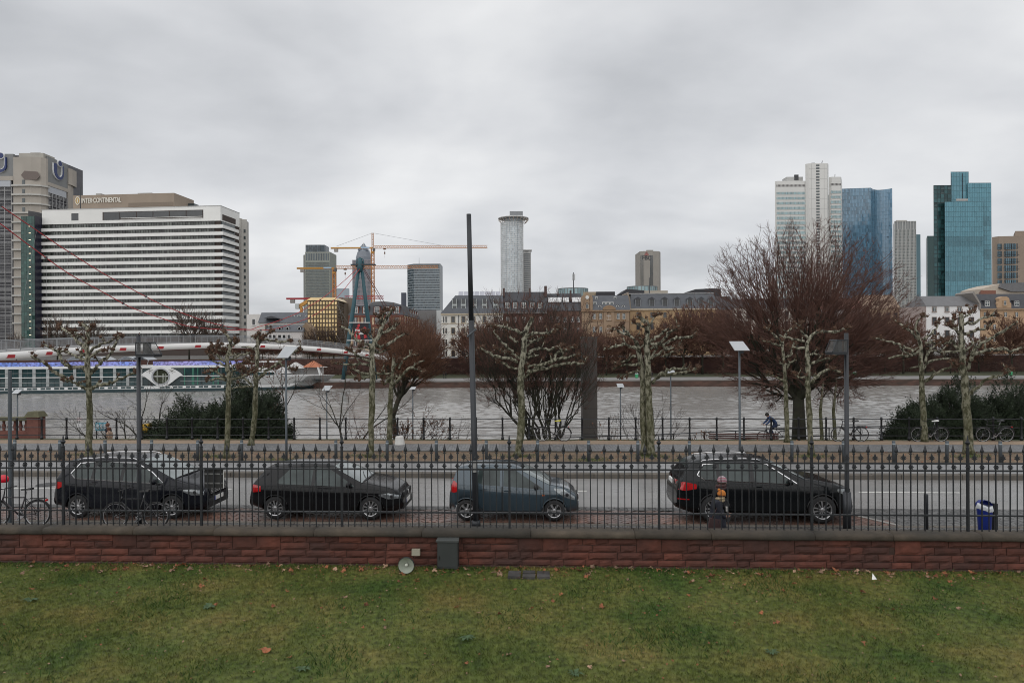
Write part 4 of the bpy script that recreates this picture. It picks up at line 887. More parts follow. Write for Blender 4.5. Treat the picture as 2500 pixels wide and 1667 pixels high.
# right hand houses
Y=226;wht=M('white_render',(0.74,0.73,0.72),0.8,var=0.05,scale=0.3);grr=M('grey_tile_roof',(0.145,0.145,0.15),0.7,var=0.12,scale=0.8)
w5=window_mesh(1.15,1.55,M('brown_surround',(0.26,0.2,0.17),0.8),frame_w,glass_m)
w5t=window_mesh(1.25,2.2,M('brown_surround2',(0.17,0.12,0.1),0.8),frame_d,glass_d)
r=house('white_house','white rendered house with plain grey hipped roof',2262,2393,Y,12,747,720,wht,grr,(755,),(2281,2312,2343,2372),1,w5,left=1.0,right=0.3,run=5.2)
for yy in (783,815,845):
 for c in (2281,2312,2343,2372):put(w5t,'tall_window',r,(PX(c,Y),Y,PZ(c,yy,Y)))
mb=MB();xs=PX(2262,Y);mb.prism([(xs,Y+0.1,GZ),(PX(2196,Y+10),Y+10,GZ),(PX(2196,Y+10),Y+12,GZ),(xs,Y+12,GZ)],[(xs,Y+0.1,PZ(2262,747,Y)-0.1),(PX(2196,Y+10),Y+10,PZ(2262,747,Y)-0.1),(PX(2196,Y+10),Y+12,PZ(2262,747,Y)-0.1),(xs,Y+12,PZ(2262,747,Y)-0.1)]);mb.build('side_wing',M('pinkish_render',(0.36,0.3,0.28),0.85,var=0.1),r)
Y=226;tanb=M('tan_brick',(0.43,0.29,0.18),0.85,var=0.1,scale=0.5)
dmt=dormer_mesh(2.2,1.9,slate_d,slate_d,frame_w,glass_m,False)
r=house('tan_house','tan brick house with dark mansard and curved dormer gable',2394,2560,Y,12,753,716,tanb,slate_d,(768,798,828),(2405,2428,2455,2482,2510),1,window_mesh(1.0,1.6,tanb,frame_w,glass_m),run=2.6,dorm=(dmt,(2411.5,2484,2520),741,0.2),cornice=M('tan_cornice',(0.33,0.23,0.15),0.8))
poly_front([(2434,752),(2436,740),(2440,736),(2440,728),(2448,724),(2458,724),(2464,728),(2465,737),(2469,741),(2469,752)],Y-0.4,2.4,'curved_gable',tanb,r)
put(window_mesh(0.9,1.5,tanb,frame_w,glass_m),'gable_window',r,(PX(2451,Y),Y-0.5,PZ(2451,740,Y)))
poly_front([(2374,715),(2378,711),(2395,742),(2395,755),(2391,755),(2391,742)],Y-0.5,9,'party_wall',M('party_grey',(0.26,0.24,0.22),0.9,var=0.15),r)
r=thing('attic_house','cream house with grey roof above the tan brick house','house',(PX(2450,280),280,GZ));poly_front([(2399,760),(2400,705),(2420,698),(2444,692),(2520,690),(2520,760)],280,14,'wall',M('cream_attic',(0.46,0.40,0.33),0.8,var=0.1),r);poly_front([(2440,702),(2446,691.5),(2520,689),(2520,712),(2470,712)],279,12,'roof',grr,r)
r=house('cream_house','cream house with rows of dark windows behind the great bare tree',1790,1975,234,12,752,728,M('cream_facade',(0.50,0.46,0.41),0.8,var=0.06),slate_d,(768,793,818,842),(1805,1828,1851,1874,1897,1920,1943,1964),1,w5t,run=3)
r=house('gable_house','tan gable house between the cream house and white rendered house',2110,2196,236,12,752,718,M('tan_render',(0.34,0.25,0.17),0.85,var=0.1),M('tan_roof',(0.25,0.18,0.13),0.8,var=0.15),(772,800,828),(2122,2145,2168,2186),1,w5t,run=4)
r=house('brown_house','brown rendered house beside the ochre house behind bare trees',1749,1789,234,12,756,722,M('brown_facade',(0.2,0.13,0.1),0.85,var=0.1),slate_d,(775,803,832),(1759,1778),1,w5t,run=3)
r=house('grey_house','grey house with red roof behind the great tree crown',1976,2109,236,12,756,726,M('grey_facade',(0.3,0.27,0.26),0.85,var=0.1),M('red_roof',(0.17,0.08,0.06),0.8,var=0.15),(775,803,832),(1990,2012,2034,2056,2078,2098),1,w5t,run=4)
flat_block('roof_block','small terracotta roof block below the teal glass tower',2395,2432,709,262,M('terracotta',(0.22,0.1,0.07),0.8,var=0.15))
# left: cream and red brick house
Y=222;crm=M('cream_render',(0.60,0.46,0.31),0.85,var=0.08,scale=0.4);brk=M('red_brick_trim',(0.17,0.062,0.045),0.9,var=0.15,scale=0.8)
w6=window_mesh(1.25,2.1,brk,frame_w,glass_d,0.28)
cols=(868,893,921,945,969)
r=house('red_cream_house','cream house with red brick trim and slate mansard by the bridge',852,984,Y,14,769,745,crm,slate_d,(783,810,837),cols,1,w6,run=1.2,left=2.2)
for c in (853.5,880,906,933,957,981):
 mb=MB();mb.box(PX(c-2.2,Y),PX(c+2.2,Y),Y-0.22,Y,GZ,PZ(c,769,Y));mb.build('pilaster',brk,r)
for zz in (771,795.5,824):mb=MB();mb.box(PX(852,Y),PX(984,Y),Y-0.3,Y,PZ(900,zz,Y)-0.35,PZ(900,zz,Y)+0.35);mb.build('brick_band',brk,r)
dmb=dormer_mesh(2.2,2.3,brk,slate_d,frame_w,glass_m,False)
for c in (868,893,921,945,969):put(dmb,'dormer',r,(PX(c,Y),Y-0.05,PZ(c,757,Y)))
poly_front([(900,745),(908,737),(935,735.5),(960,738),(984,745)],Y+3,8,'upper_roof',M('upper_slate',(0.13,0.13,0.135),0.7),r)
p0=V2(PX(984,Y),Y);p1=V2(PX(1024,Y+40),Y+40);u=(p1-p0);ln=u.length;u=u/ln;n=V2(u.y,-u.x)
ze=PZ(984,769,Y);mb=MB();mb.prism([(p0.x,p0.y,GZ),(p1.x,p1.y,GZ),(p1.x-10,p1.y,GZ),(p0.x-10,p0.y+1,GZ)],[(p0.x,p0.y,ze),(p1.x,p1.y,ze),(p1.x-10,p1.y,ze),(p0.x-10,p0.y+1,ze)]);mb.build('side_wing',crm,r)
mb=MB();zt=PZ(984,745,Y);mb.prism([(p0.x+0.3,p0.y-0.2,ze),(p1.x+0.3,p1.y,ze),(p1.x-10,p1.y,ze),(p0.x-10,p0.y+1,ze)],[(p0.x-0.9,p0.y+1.2,zt),(p1.x-0.9,p1.y,zt),(p1.x-9,p1.y,zt),(p0.x-9,p0.y+1,zt)]);mb.build('side_roof',slate_d,r)
ang_=math.atan2(u.y,u.x)
for k in range(7):
 q=p0+u*(ln*(k+0.6)/7.3)
 put(dmb,'dormer',r,(q.x-0.3,q.y,PZ(984,757,Y)),ang_)
 for yy in (783,810):put(w6,'window',r,(q.x,q.y,PZ(984,yy,Y)),ang_)
 q2=p0+u*(ln*(k+0.1)/7.3);mb=MB();mb.obox((q2.x,q2.y,GZ),(u*0.5).to_3d(),(n*0.25).to_3d(),(0,0,ze-GZ));mb.build('pilaster',brk,r)
# gold office block
Y=240;r=thing('gold_block','office block clad in gold glass panels','office block',(PX(790,Y),Y,GZ))
xa,xb,xc=PX(751,Y),PX(824,Y),PX(838.5,Y+12);zt=PZ(790,733,Y)
gold=M('gold_glass',(0.62,0.46,0.22),0.3,0.35,var=0.25,scale=0.2,rnd=0.3,spec=0.8);gfr=M('gold_frame',(0.085,0.055,0.028),0.6,0.0,var=0.1)
solid(MB(),[(xa,Y),(xb,Y),(xc,Y+12),(xc,Y+20),(xa,Y+20)],GZ,zt).build('core',gfr,r)
mb=MB();mb.prism([(xa-0.2,Y-0.3,zt),(xb+0.1,Y-0.3,zt),(xb,Y+15,zt),(xa,Y+15,zt)],[(xa+1.0,Y+0.9,PZ(790,726,Y)),(xb-0.8,Y+0.9,PZ(790,726,Y)),(xb-1,Y+14,PZ(790,726,Y)),(xa+1,Y+14,PZ(790,726,Y))]);mb.build('roof',gold,r)
cw=(xb-xa)/10;chh=1.55
pm=MB();pm.box(-cw*0.31,cw*0.31,-0.15,0,-0.54,0.54);pm=pm.mesh('gold_panel',gold)
j=0;z=zt-1.0
while z >3:
 for i in range(10):
  o=put(pm,'gold_panel',r,(xa+cw*(i+0.5),Y,z));o.rotation_euler[0]=random.gauss(0,0.02);o.rotation_euler[2]=random.gauss(0,0.02)
 z -= chh
 if z <3.5:break
G=MB();K=MB();sh=[]
grid_face(G,K,(xb,Y+0.1),(xc,Y+12),GZ,zt,6,18,0.14,0.2,0.2,0.02,sh);finish_stuff(r,G,K,sh,attr_rand(M('side_bronze',(0.14,0.125,0.1),0.25),0.4),gfr)
flat_block('brown_block','brown grey ribbed office block behind the gold one',826,868,727,262,M('brown_ribs',(0.17,0.14,0.115),0.8,var=0.3,scale=0.8,stretch=(3,1,0.05)))
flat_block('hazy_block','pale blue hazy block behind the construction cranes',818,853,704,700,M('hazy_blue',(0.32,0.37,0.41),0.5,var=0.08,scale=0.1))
# houses left of the gold block
r=house('slate_house','long house with blue grey slate roof and eyelid dormer',632,752,250,14,788,761,M('pale_wall',(0.52,0.5,0.47),0.8,var=0.06),slate,(800,),(652,672,690,708,724,740),1,w1,run=5.5,left=-1,right=0)
mb=MB();Yq=248.5;pts=[(646,778),(655,774),(664,772),(674,774),(681,778)];f=[P(x,y,Yq+1.5)for x,y in pts];mb.prism([(q.x,q.y-1.2,q.z)for q in f],[(q.x,q.y+2,q.z)for q in f]);mb.build('eyelid_dormer',slate_d,r)
for c in (709,724,744):put(rwm,'skylight',r,(PX(c,250),253.2,PZ(c,774,253)))
r=house('white_cube_house','white cubic house between the hotel and slate roofed house',603,646,262,10,767,766,M('cube_white',(0.62,0.60,0.57),0.8,var=0.06),None,(786,),(620,),1,window_mesh(1.1,2.2,wht,frame_d,glass_d),run=0)
r=house('villa','white villa with round topped dormers under slate roof',650,738,224,10,810,792,M('villa_white',(0.58,0.55,0.53),0.8,var=0.08),slate,(822,),(660,670,683,694,706),1,window_mesh(0.95,1.2,wht,frame_d,glass_d),run=3.5)
for c in (681,700,729):put(odm,'round_dormer',r,(PX(c,224),225.0,PZ(c,802,224)))
r=thing('gable_wall_house','brown gable wall beside the gold office block','house',(PX(745,226),226,GZ));poly_front([(737.5,850),(737.5,798),(746,787.5),(760,802),(760,850)],226,6,'wall',M('brown_gable',(0.24,0.17,0.11),0.9,var=0.15),r)
flat_block('roof_block','dark roof row behind the cream house side wing',1010,1066,757,270,M('dark_row',(0.17,0.165,0.165),0.8,var=0.2))
flat_block('pale_block','pale narrow stair block beside the white stucco house',1066,1078,757,262,M('pale_stair',(0.5,0.52,0.52),0.7,var=0.05))
# small pavilion roof on the quay street
r=thing('kiosk','low pavilion with grey roof below the white stucco house','pavilion',(PX(1115,195),195,GZ));poly_front([(1090,885),(1097,872),(1135,872),(1142,885)],195,8,'roof',M('kiosk_roof',(0.16,0.165,0.17),0.6),r);poly_front([(1094,898),(1094,885),(1138,885),(1138,898)],195.6,6,'wall',M('kiosk_wall',(0.12,0.11,0.1),0.8),r)
# ================================================================== tower cranes
yel=M('crane_yellow',(0.50,0.25,0.05),0.55,var=0.15);redc=M('crane_red',(0.42,0.04,0.05),0.55,var=0.15);orc=M('crane_pale_orange',(0.52,0.24,0.09),0.6,var=0.12)
def lattice(mb,a,b,w,h,n,r0=0.12,tri=False):
 a,b=Vector(a),Vector(b);d=(b-a);ln=d.length;d=d/ln
 side=d.cross(Vector((0,0,1)));side=side.normalized()if side.length >0.1 else Vector((1,0,0));up=side.cross(d).normalized()
 cs=[side*w/2,-side*w/2,up*h]if tri else [side*w/2-up*h/2,-side*w/2-up*h/2,-side*w/2+up*h/2,side*w/2+up*h/2]
 for c in cs:mb.tube([a+c,b+c],r0,4)
 for i in range(n):
  p,q=a+d*(ln*i/n),a+d*(ln*(i+1)/n);mid=(p+q)/2
  k=len(cs)
  for j in range(k):
   c0,c1=cs[j],cs[(j+1)% k]
   mb.tube([p+c0,mid+c1],r0*0.7,3,False);mb.tube([mid+c1,q+c0],r0*0.7,3,False)
def crane(label,Y,mx,ybase,yjib,ytip,x0,x1,col,mast_w=2.0,apex=None,boom=orc):
 r=thing('tower_crane',label,'crane',(PX(mx,Y),Y,GZ),'tower cranes over the building site')
 X=PX(mx,Y);zj=PZ(mx,yjib,Y)
 mb=MB();lattice(mb,(X,Y,GZ),(X,Y,zj),mast_w,mast_w,int((zj-GZ)/3.2),0.27);mb.build('mast',boom,r)
 mb=MB();lattice(mb,(X+1,Y,PZ(mx,yjib,Y)),(PX(x1,Y),Y,PZ(x1,yjib-1,Y)),1.4,1.9,int((PX(x1,Y)-X)/3.0),0.19,True);mb.build('jib',boom,r)
 mb=MB();xc=PX(x0,Y);mb.box(xc,X,Y-0.6,Y+0.6,zj-0.2,zj+0.9);mb.build('counter_jib',col,r)
 mb=MB();mb.box(xc+2.5,xc+5.2,Y-0.9,Y+0.9,zj-2.4,zj-0.2);mb.build('counterweight',M('counterweight_grey',(0.33,0.31,0.29),0.8),r)
 mb=MB();mb.box(X+0.5,X+2.0,Y-1.8,Y-0.3,zj-2.0,zj);mb.build('cab',M('cab_grey',(0.09,0.1,0.1),0.4),r)
 mb=MB();mb.lathe([(mast_w*0.75,0),(mast_w*0.75,1.4)],(X,Y,zj-3.6),12);mb.build('slewing_ring',col,r)
 if apex:
  za=PZ(mx,apex,Y);mb=MB();lattice(mb,(X,Y,zj),(X,Y,za),1.1,1.1,6,0.14);mb.build('apex_tower',boom,r)
  for k,xe in enumerate((lerp(X,PX(x1,Y),0.62),xc+4)):
   mb=MB();mb.tube([(X,Y,za),(xe,Y,zj+1.6)],0.09,4);mb.build('tie_bar',metal_d,r)
 hx=lerp(X,PX(x1,Y),0.105);mb=MB();mb.box(hx-1.0,hx+1.0,Y-0.5,Y+0.5,zj-0.9,zj-0.3);mb.tube([(hx,Y,zj-0.9),(hx,Y,zj-7)],0.06,4);mb.box(hx-0.4,hx+0.4,Y-0.3,Y+0.3,zj-4.2,zj-2.6);mb.build('trolley_hook',M('hook_brown',(0.15,0.07,0.04),0.7),r)
 mb=MB();mb.box(lerp(xc,X,0.72),lerp(xc,X,0.93),Y-0.75,Y-0.62,zj,zj+1.0);mb.build('name_panel',M('panel_pale_blue',(0.4,0.55,0.7),0.5),r)
 return r
crane('tall orange tower crane with apex and long jib',500,911,750,606.5,603,809,1191,yel,apex=569)
crane('lower yellow flat top tower crane left of the tall one',470,817,740,656,654,726,1071,yel)
crane('red tower crane with short jib between the towers',430,838,740,730,728,700,937,redc,boom=redc)
r=thing('mobile_crane','orange crane boom with cab beside the gold office block','crane',(PX(734,300),300,GZ));mb=MB();a=P(726,748,300);b=P(755,733,300)
mb.prism([P(731,752,300),P(731,742,300),P(757,727,300),P(759,734,300)],[q+Vector((0,1.4,0))for q in (P(731,752,300),P(731,742,300),P(757,727,300),P(759,734,300))]);mb.build('boom',yel,r)
mb=MB();q=P(722,754,300);mb.box(q.x,q.x+1.6,299,301,q.z,q.z+2.2);mb.build('cab',M('cab_white',(0.45,0.48,0.47),0.4),r);mb=MB();x=PX(736,300);mb.box(x-0.5,x+0.5,299.6,301,GZ,PZ(736,750,300));mb.build('mast',yel,r)
# ================================================================== suspension footbridge
BR=[(-1640,38,2.4),(-365,64,3.3),(0,79,3.85),(170,90,4.35),(340,101,4.72),(500,111.5,5.05),(600,119,5.02),(700,127.5,4.72),(780,134.5,4.25),(850,141,3.6),(895,146.5,3.0),(930,152,2.3),(955,157.5,1.6)]
bp_=[Vector((PX(a,Y),Y,z))for a,Y,z in BR]
def smooth_path(ps,n=6):
 o=[]
 for i in range(len(ps)-1):
  p0,p1,p2,p3=ps[max(i-1,0)],ps[i],ps[i+1],ps[min(i+2,len(ps)-1)]
  for k in range(n):
   t=k/n;o.append(0.5*((2*p1)+(p2-p0)*t+(2*p0-5*p1+4*p2-p3)*t*t+(-p0+3*p1-3*p2+p3)*t**3))
 return o+[ps[-1]]
bs=smooth_path(bp_,8)
bx_=[q.y for q in bs]
def bridge_at(Y):return Vector((interp(Y,bx_,[q.x for q in bs]),Y,interp(Y,bx_,[q.z for q in bs])))
def bridge_n(Y):
 d=bridge_at(Y+0.5)-bridge_at(Y-0.5);d.z=0;d.normalize();return Vector((-d.y,d.x,0))*1.0      # to the left of travel (away from camera side)
r=thing('footbridge','white steel suspension footbridge with red cables across the river','bridge',bridge_at(150))
bw=M('bridge_white',(0.80,0.79,0.77),0.5,var=0.05,scale=0.3);bred=M('bridge_red',(0.38,0.02,0.025),0.5,var=0.12);bgrey=M('bridge_grey',(0.30,0.31,0.32),0.5,0.3,var=0.1)
seg=bs
def off(q,a,z=0):nrm=bridge_n(q.y);return q+nrm*a+Vector((0,0,z))
SIDE=1.0
mb=MB();mb.tube(seg,0.5,12);mb.build('girder',bw,r,True)
mb=MB()
for i in range(len(seg)-1):
 a,b=seg[i],seg[i+1];mb.prism([off(a,SIDE*-0.2,0.35),off(a,SIDE*4.2,0.35),off(a,SIDE*4.2,0.55),off(a,SIDE*-0.2,0.55)],[off(b,SIDE*-0.2,0.35),off(b,SIDE*4.2,0.35),off(b,SIDE*4.2,0.55),off(b,SIDE*-0.2,0.55)])
mb.build('deck',M('deck_grey',(0.3,0.3,0.3),0.7,var=0.1),r)
mb=MB();mb.tube([off(q,SIDE*2,-0.42)for q in seg],0.22,6);mb.build('lower_chord',M('chord_maroon',(0.12,0.03,0.028),0.6),r,True)
mesh_m=M('rail_mesh',(0.33,0.33,0.335),0.5,0.2,var=0.1)
for sd,nm in ((0.1,'railing'),(4.1,'railing')):
 mb=MB();mb.tube([off(q,SIDE*sd,1.65)for q in seg],0.05,5);mb.tube([off(q,SIDE*sd,1.5)for q in seg],0.03,4);mb.tube([off(q,SIDE*sd,0.68)for q in seg],0.03,4)
 Yp=40.0;k=0
 while Yp <157:
  q=bridge_at(Yp);mb.tube([off(q,SIDE*sd,0.5),off(q,SIDE*sd,1.68)],0.045,4);Yp += 2.0
 rr_=mb.build(nm,bgrey,r)
 mb=MB();Yp=60.0
 while Yp <157:
  q=bridge_at(Yp);mb.tube([off(q,SIDE*sd,0.7),off(q,SIDE*sd,1.5)],0.012,3,False);Yp += 0.16
 for zz in (0.85,1.0,1.15,1.3,1.4):mb.tube([off(q,SIDE*sd,zz)for q in seg if q.y >55],0.01,3,False)
 tag(mb.build('railing_mesh',mesh_m,rr_),kind='stuff')
# pylon
teal=M('pylon_teal',(0.022,0.078,0.098),0.5,var=0.12,scale=0.5)
top=P(879,655,156);
for (x0_,y0_),(x1_,y1_)in (((875,662),(838,926)),((884,662),(916,926))):
 a=P(x0_,y0_,156);b=P(x1_,y1_,155 if x1_ <860 else 159);mb=MB();mb.tube([a,lerp(a,b,0.35),lerp(a,b,0.8),b],[0.34,0.46,0.52,0.46],12);mb.build('pylon_leg',teal,r,True)
mb=MB();q=P(879,647,156);mb.lathe([(0.6,-1.6),(0.7,-0.4),(0.62,0.7),(0.4,1.5)],(q.x,q.y,q.z),10);mb.build('pylon_head',teal,r,True)
mb=MB();q=P(879,633.5,156);mb.tube([q+Vector((-0.9,0,-1.8)),q+Vector((-0.7,0,0.0)),q+Vector((0,0,0.35)),q+Vector((0.7,0,0.0)),q+Vector((0.9,0,-1.8))],0.15,6);mb.build('pylon_crown',teal,r)
mb=MB();q=P(884,646,155.6);mb.box(q.x-2.6,q.x+3.0,155.4,156.6,q.z-0.12,q.z+0.12);mb.build('cap_plate',metal_d,r)
def zoomp(lst,x0,y0,s):return [(x0+a/s,y0+b/s)for a,b in lst]
c1=zoomp([(-400,180),(0,475),(235,636),(470,795),(780,990),(1035,1130),(1240,1235),(1480,1330),(1700,1395),(1900,1425)],0,350,3.137)+zoomp([(0,935),(150,890),(300,830),(400,772),(500,710),(650,590),(757,490)],630,500,3.137)
c2=zoomp([(-400,330),(0,615),(235,790),(530,1000),(780,1135),(980,1245),(1150,1310),(1400,1390),(1560,1415),(1800,1430)],0,350,3.137)+zoomp([(60,958),(200,930),(400,860),(540,770),(640,670),(720,570),(780,490)],630,500,3.137)
bpx=[a for a,_,_ in BR];bY=[b for _,b,_ in BR]
cables=[]
for c,dy in ((c2,-0.5),(c1,1.5)):
 pts=[]
 for a,b in c:
  t=min(1,max(0,(a-700)/175));Yc=lerp(interp(a,bpx,bY),155.5,t*t)+dy*(1-t);pts.append(P(a,b,Yc))
 cables.append(smooth_path(pts,5));mb=MB();mb.tube(cables[-1],0.062,6);mb.build('main_cable',bred,r,True)
hang=M('hanger_steel',(0.4,0.4,0.4),0.4,0.5)
Yp=62.0;q_i=0
clampm=MB();clampm.box(-0.14,0.14,-0.11,0.11,-0.14,0.14);cme=clampm.mesh('cable_clamp',metal_d)
plate=MB();plate.prism([(-0.6,-0.03,-0.2),(0.45,-0.03,-0.2),(0.55,-0.03,0.2),(-0.45,-0.03,0.2)],[(-0.6,0.6,-0.2),(0.45,0.6,-0.2),(0.55,0.6,0.2),(-0.45,0.6,0.2)]);pme_=plate.mesh('hanger_plate',bred)
while Yp <148:
 q=bridge_at(Yp);dirv=bridge_at(Yp+0.5)-bridge_at(Yp-0.5);rz=math.atan2(dirv.y,dirv.x)
 o=put(pme_,'hanger_plate',r,off(q,SIDE*-0.50,-0.08),rz)
 for ci,cb in enumerate(cables):
  cq=min(cb,key=lambda p:abs(p.y-Yp));base=off(q,SIDE*(-0.3 if ci == 0 else 4.2),0.5)
  if cq.z >base.z+1.2:
   mb=MB();mb.tube([base,cq],0.014,3,False);mb.build('hanger',hang,r)
   if (ci+int(Yp/6))% 2 == 0:put(cme,'cable_clamp',r,cq)
 Yp += 6.0
for dx in (0,9):
 mb=MB();a=P(884+dx*0.3,652,156);b=P(966+dx,800,172);mb.tube([a,b],0.07,5);b2=b;mb.build('back_stay',M('stay_maroon',(0.16,0.04,0.04),0.5),r)
# banner hung between the pylon legs
Yb=154.2;bn=thing('banner','red and black exhibition banner hung between the pylon legs','banner',P(880,828,Yb))
A=[P(862,789,Yb),P(900,789,Yb),P(897,829,Yb),P(861,830,Yb)]
mb=MB();mb.prism(A,[q+Vector((0,0.06,0))for q in A]);mb.build('cloth',M('banner_black',(0.018,0.016,0.02),0.7,var=0.3,scale=2),bn)
bred2=M('banner_red',(0.42,0.025,0.03),0.7,var=0.4,scale=1.2)
for k,pl in enumerate(([(863,826),(861.5,818),(866,812),(870,800),(875,797),(879,806),(879,818),(880,828)],[(884,802),(890,797),(894,800),(895,812),(889,812)],[(872,796),(874,791),(879,791),(878,798)],[(888,818),(894,815),(895,824),(889,826)])):
 mb=MB();f=[P(x,y,Yb-0.03)for x,y in pl];mb.prism(f[::-1],[q+Vector((0,0.02,0))for q in f[::-1]]);mb.build('print_shape',bred2,bn)
text_obj('Mei',0.75,white_p,bn,P(872.5,806.5,Yb-0.08),ext=0.01,bold=True);text_obj('Liebe',0.85,white_p,bn,P(878.5,814,Yb-0.08),ext=0.01,bold=True,rot=(PI/2,R(-4),0))
for y_ in (787.5,831):mb=MB();mb.tube([P(852 if y_ <800 else 847,y_,Yb),P(903 if y_ <800 else 909,y_,Yb)],0.09,5);mb.build('tension_rope',white_p,bn)
# ================================================================== river cruise ship
S0=Vector((PX(-160,141.3),141.3));S1=Vector((PX(787,153.5),153.5));su=(S1-S0).normalized();sn=V2(-su.y,su.x);SL=(S1-S0).length
def sof(px):a=(px-1250)/F;return (a*S0.y-S0.x)/(su.x-a*su.y)
def sp(s,d,z):q=S0+su*s+sn*d;return Vector((q.x,q.y,z))
def sbox(mb,s0,s1,d0,d1,z0,z1,m=0):return mb.obox(sp(s0,d0,z0),sp(s1,d0,0)-sp(s0,d0,0),sp(s0,d1,0)-sp(s0,d0,0),(0,0,z1-z0),m)
r=thing('cruise_ship','long white river cruise ship moored at the far quay','ship',sp(50,3,WZ))
shw=M('ship_white',(0.70,0.71,0.71),0.4,var=0.04,scale=0.4);shd=M('ship_teal_dark',(0.012,0.035,0.042),0.4,var=0.1);shg=M('ship_grey_pillar',(0.34,0.36,0.36),0.5,var=0.05)
sglass=M('ship_glass',(0.02,0.05,0.055),0.07,var=0.6,scale=0.35,spec=0.7)
sE=sof(640)
hull=MB();prof=[(0,0),(sof(600),0),(sof(720),0.9),(sof(788),5.4),(sof(788),5.6),(sof(720),10.1),(sof(600),11),(0,11)]
hull.prism([sp(s-(1.8 if s >sof(700)else 0),d,-5.4)for s,d in prof],[sp(s,d,-4.15)for s,d in prof]);hull.build('hull',shd,r)
mb=MB();mb.prism([sp(s-(1.8 if s >sof(700)else 0)*0.7,d,-4.149)for s,d in prof],[sp(s,d,-3.49)for s,d in prof]);mb.build('hull_side',shw,r)
mb=MB();bp2=[(sof(560),0),(sof(640),0.1),(sof(725),1.0),(sof(788),5.4),(sof(788),5.6),(sof(725),10),(sof(640),10.9),(sof(560),11)]
mb.prism([sp(s,d,-3.489)for s,d in bp2],[sp(s+(2.2 if s >sof(700)else 0),d,-1.75 if s >sof(600)else -2.0)for s,d in bp2]);mb.build('bow',M('bow_grey_white',(0.38,0.385,0.38),0.45,var=0.06),r)
mb=MB();sbox(mb,0,sof(585),0.35,10.6,-3.48,0.36);mb.build('deckhouse',M('deckhouse_dark',(0.03,0.05,0.055),0.4),r)
mb=MB();sbox(mb,0,sof(560),0.05,10.9,0.37,0.80);sbox(mb,sof(560),sof(600),0.6,10,0.3,0.6);mb.build('roof_band',shw,r)
mb=MB();sbox(mb,0,sof(575),0.0,0.4,-1.54,-1.38);mb.build('deck_line',shw,r)
mb=MB();sbox(mb,0,sof(600),-0.02,0.4,-3.50,-3.41);mb.build('lower_line',shd,r)
# LED screen band on the sun deck
m=bpy.data.materials.new('led_screen');m.use_nodes=True;nt=m.node_tree;b=nt.nodes['Principled BSDF'];li=nt.links
tcn=nt.nodes.new('ShaderNodeTexCoord')
n_=nt.nodes.new('ShaderNodeTexNoise');n_.inputs['Scale'].default_value=0.12;li.new(tcn.outputs['Object'],n_.inputs['Vector'])
n2_=nt.nodes.new('ShaderNodeTexNoise');n2_.inputs['Scale'].default_value=2.2;n2_.inputs['Detail'].default_value=5;li.new(tcn.outputs['Object'],n2_.inputs['Vector'])
rp=nt.nodes.new('ShaderNodeValToRGB');li.new(n_.outputs[0],rp.inputs[0]);rp.color_ramp.elements[0].position=0.38;rp.color_ramp.elements[0].color=(0.42,0.38,0.80,1);rp.color_ramp.elements[1].position=0.6;rp.color_ramp.elements[1].color=(0.16,0.30,0.80,1)
mr=nt.nodes.new('ShaderNodeMapRange');mr.inputs[1].default_value=0.36;mr.inputs[2].default_value=0.6;mr.inputs[3].default_value=0.12;mr.inputs[4].default_value=0.75;li.new(n2_.outputs[0],mr.inputs[0])
li.new(rp.outputs[0],b.inputs['Emission Color']);li.new(mr.outputs[0],b.inputs['Emission Strength']);b.inputs['Base Color'].default_value=(0.05,0.05,0.12,1)
for a,b_ in ((-150,341),(372,600)):
 mb=MB();sbox(mb,sof(a),sof(min(b_,560)),0.3,0.45,0.88,1.78);mb.build('led_screen',m,r)
mb=MB();mb.prism([sp(sof(560),0.3,0.88),sp(sof(560),0.3,1.78),sp(sof(592),0.3,1.70),sp(sof(592),0.3,1.55)],[sp(sof(560),0.45,0.88),sp(sof(560),0.45,1.78),sp(sof(592),0.45,1.70),sp(sof(592),0.45,1.55)]);mb.build('led_screen',m,r)
# cabins
cab_m=MB();cab_m.box(-1.0,1.0,-0.1,0.0,-0.82,0.82,0);cab_m.box(-0.04,0.04,-0.14,-0.1,-0.8,0.8,1);cab_m.box(-1.0,1.0,-0.13,-0.1,0.55,0.6,1)
cme2=cab_m.mesh('cabin_window',[sglass,shd])
pil=MB();pil.box(-0.3,0.3,-0.25,0,-0.9,0.9);pil_m=pil.mesh('cabin_pillar',shg)
rz=math.atan2(su.y,su.x);s=sof(-2)-2.63*5;
while s <sof(338):
 for zc2 in (-0.5,-2.48):
  put(cme2,'cabin_window',r,sp(s,0.32,zc2),rz)
  put(pil_m,'cabin_pillar',r,sp(s+1.31,0.35,zc2),rz)
 s += 2.63
mb=MB()
for zz in (-0.52,-2.55):mb.tube([sp(0,0.02,zz),sp(sof(345),0.02,zz)],0.05,4)
mb.tube([sp(sof(440),0.02,-2.55),sp(sof(590),0.02,-2.55)],0.05,4);mb.build('guard_rail',shg,r)
lw=MB();lw.box(-0.45,0.45,-0.03,0.0,-0.2,0.2);lwm=lw.mesh('hull_window',sglass)
s=sof(-30)
while s <sof(556):
 if not (sof(336)<s <sof(372)):
  put(lwm,'hull_window',r,sp(s,-0.005,-3.82),rz);put(lwm,'hull_window',r,sp(s+1.05,-0.005,-3.82),rz)
 s += 2.63
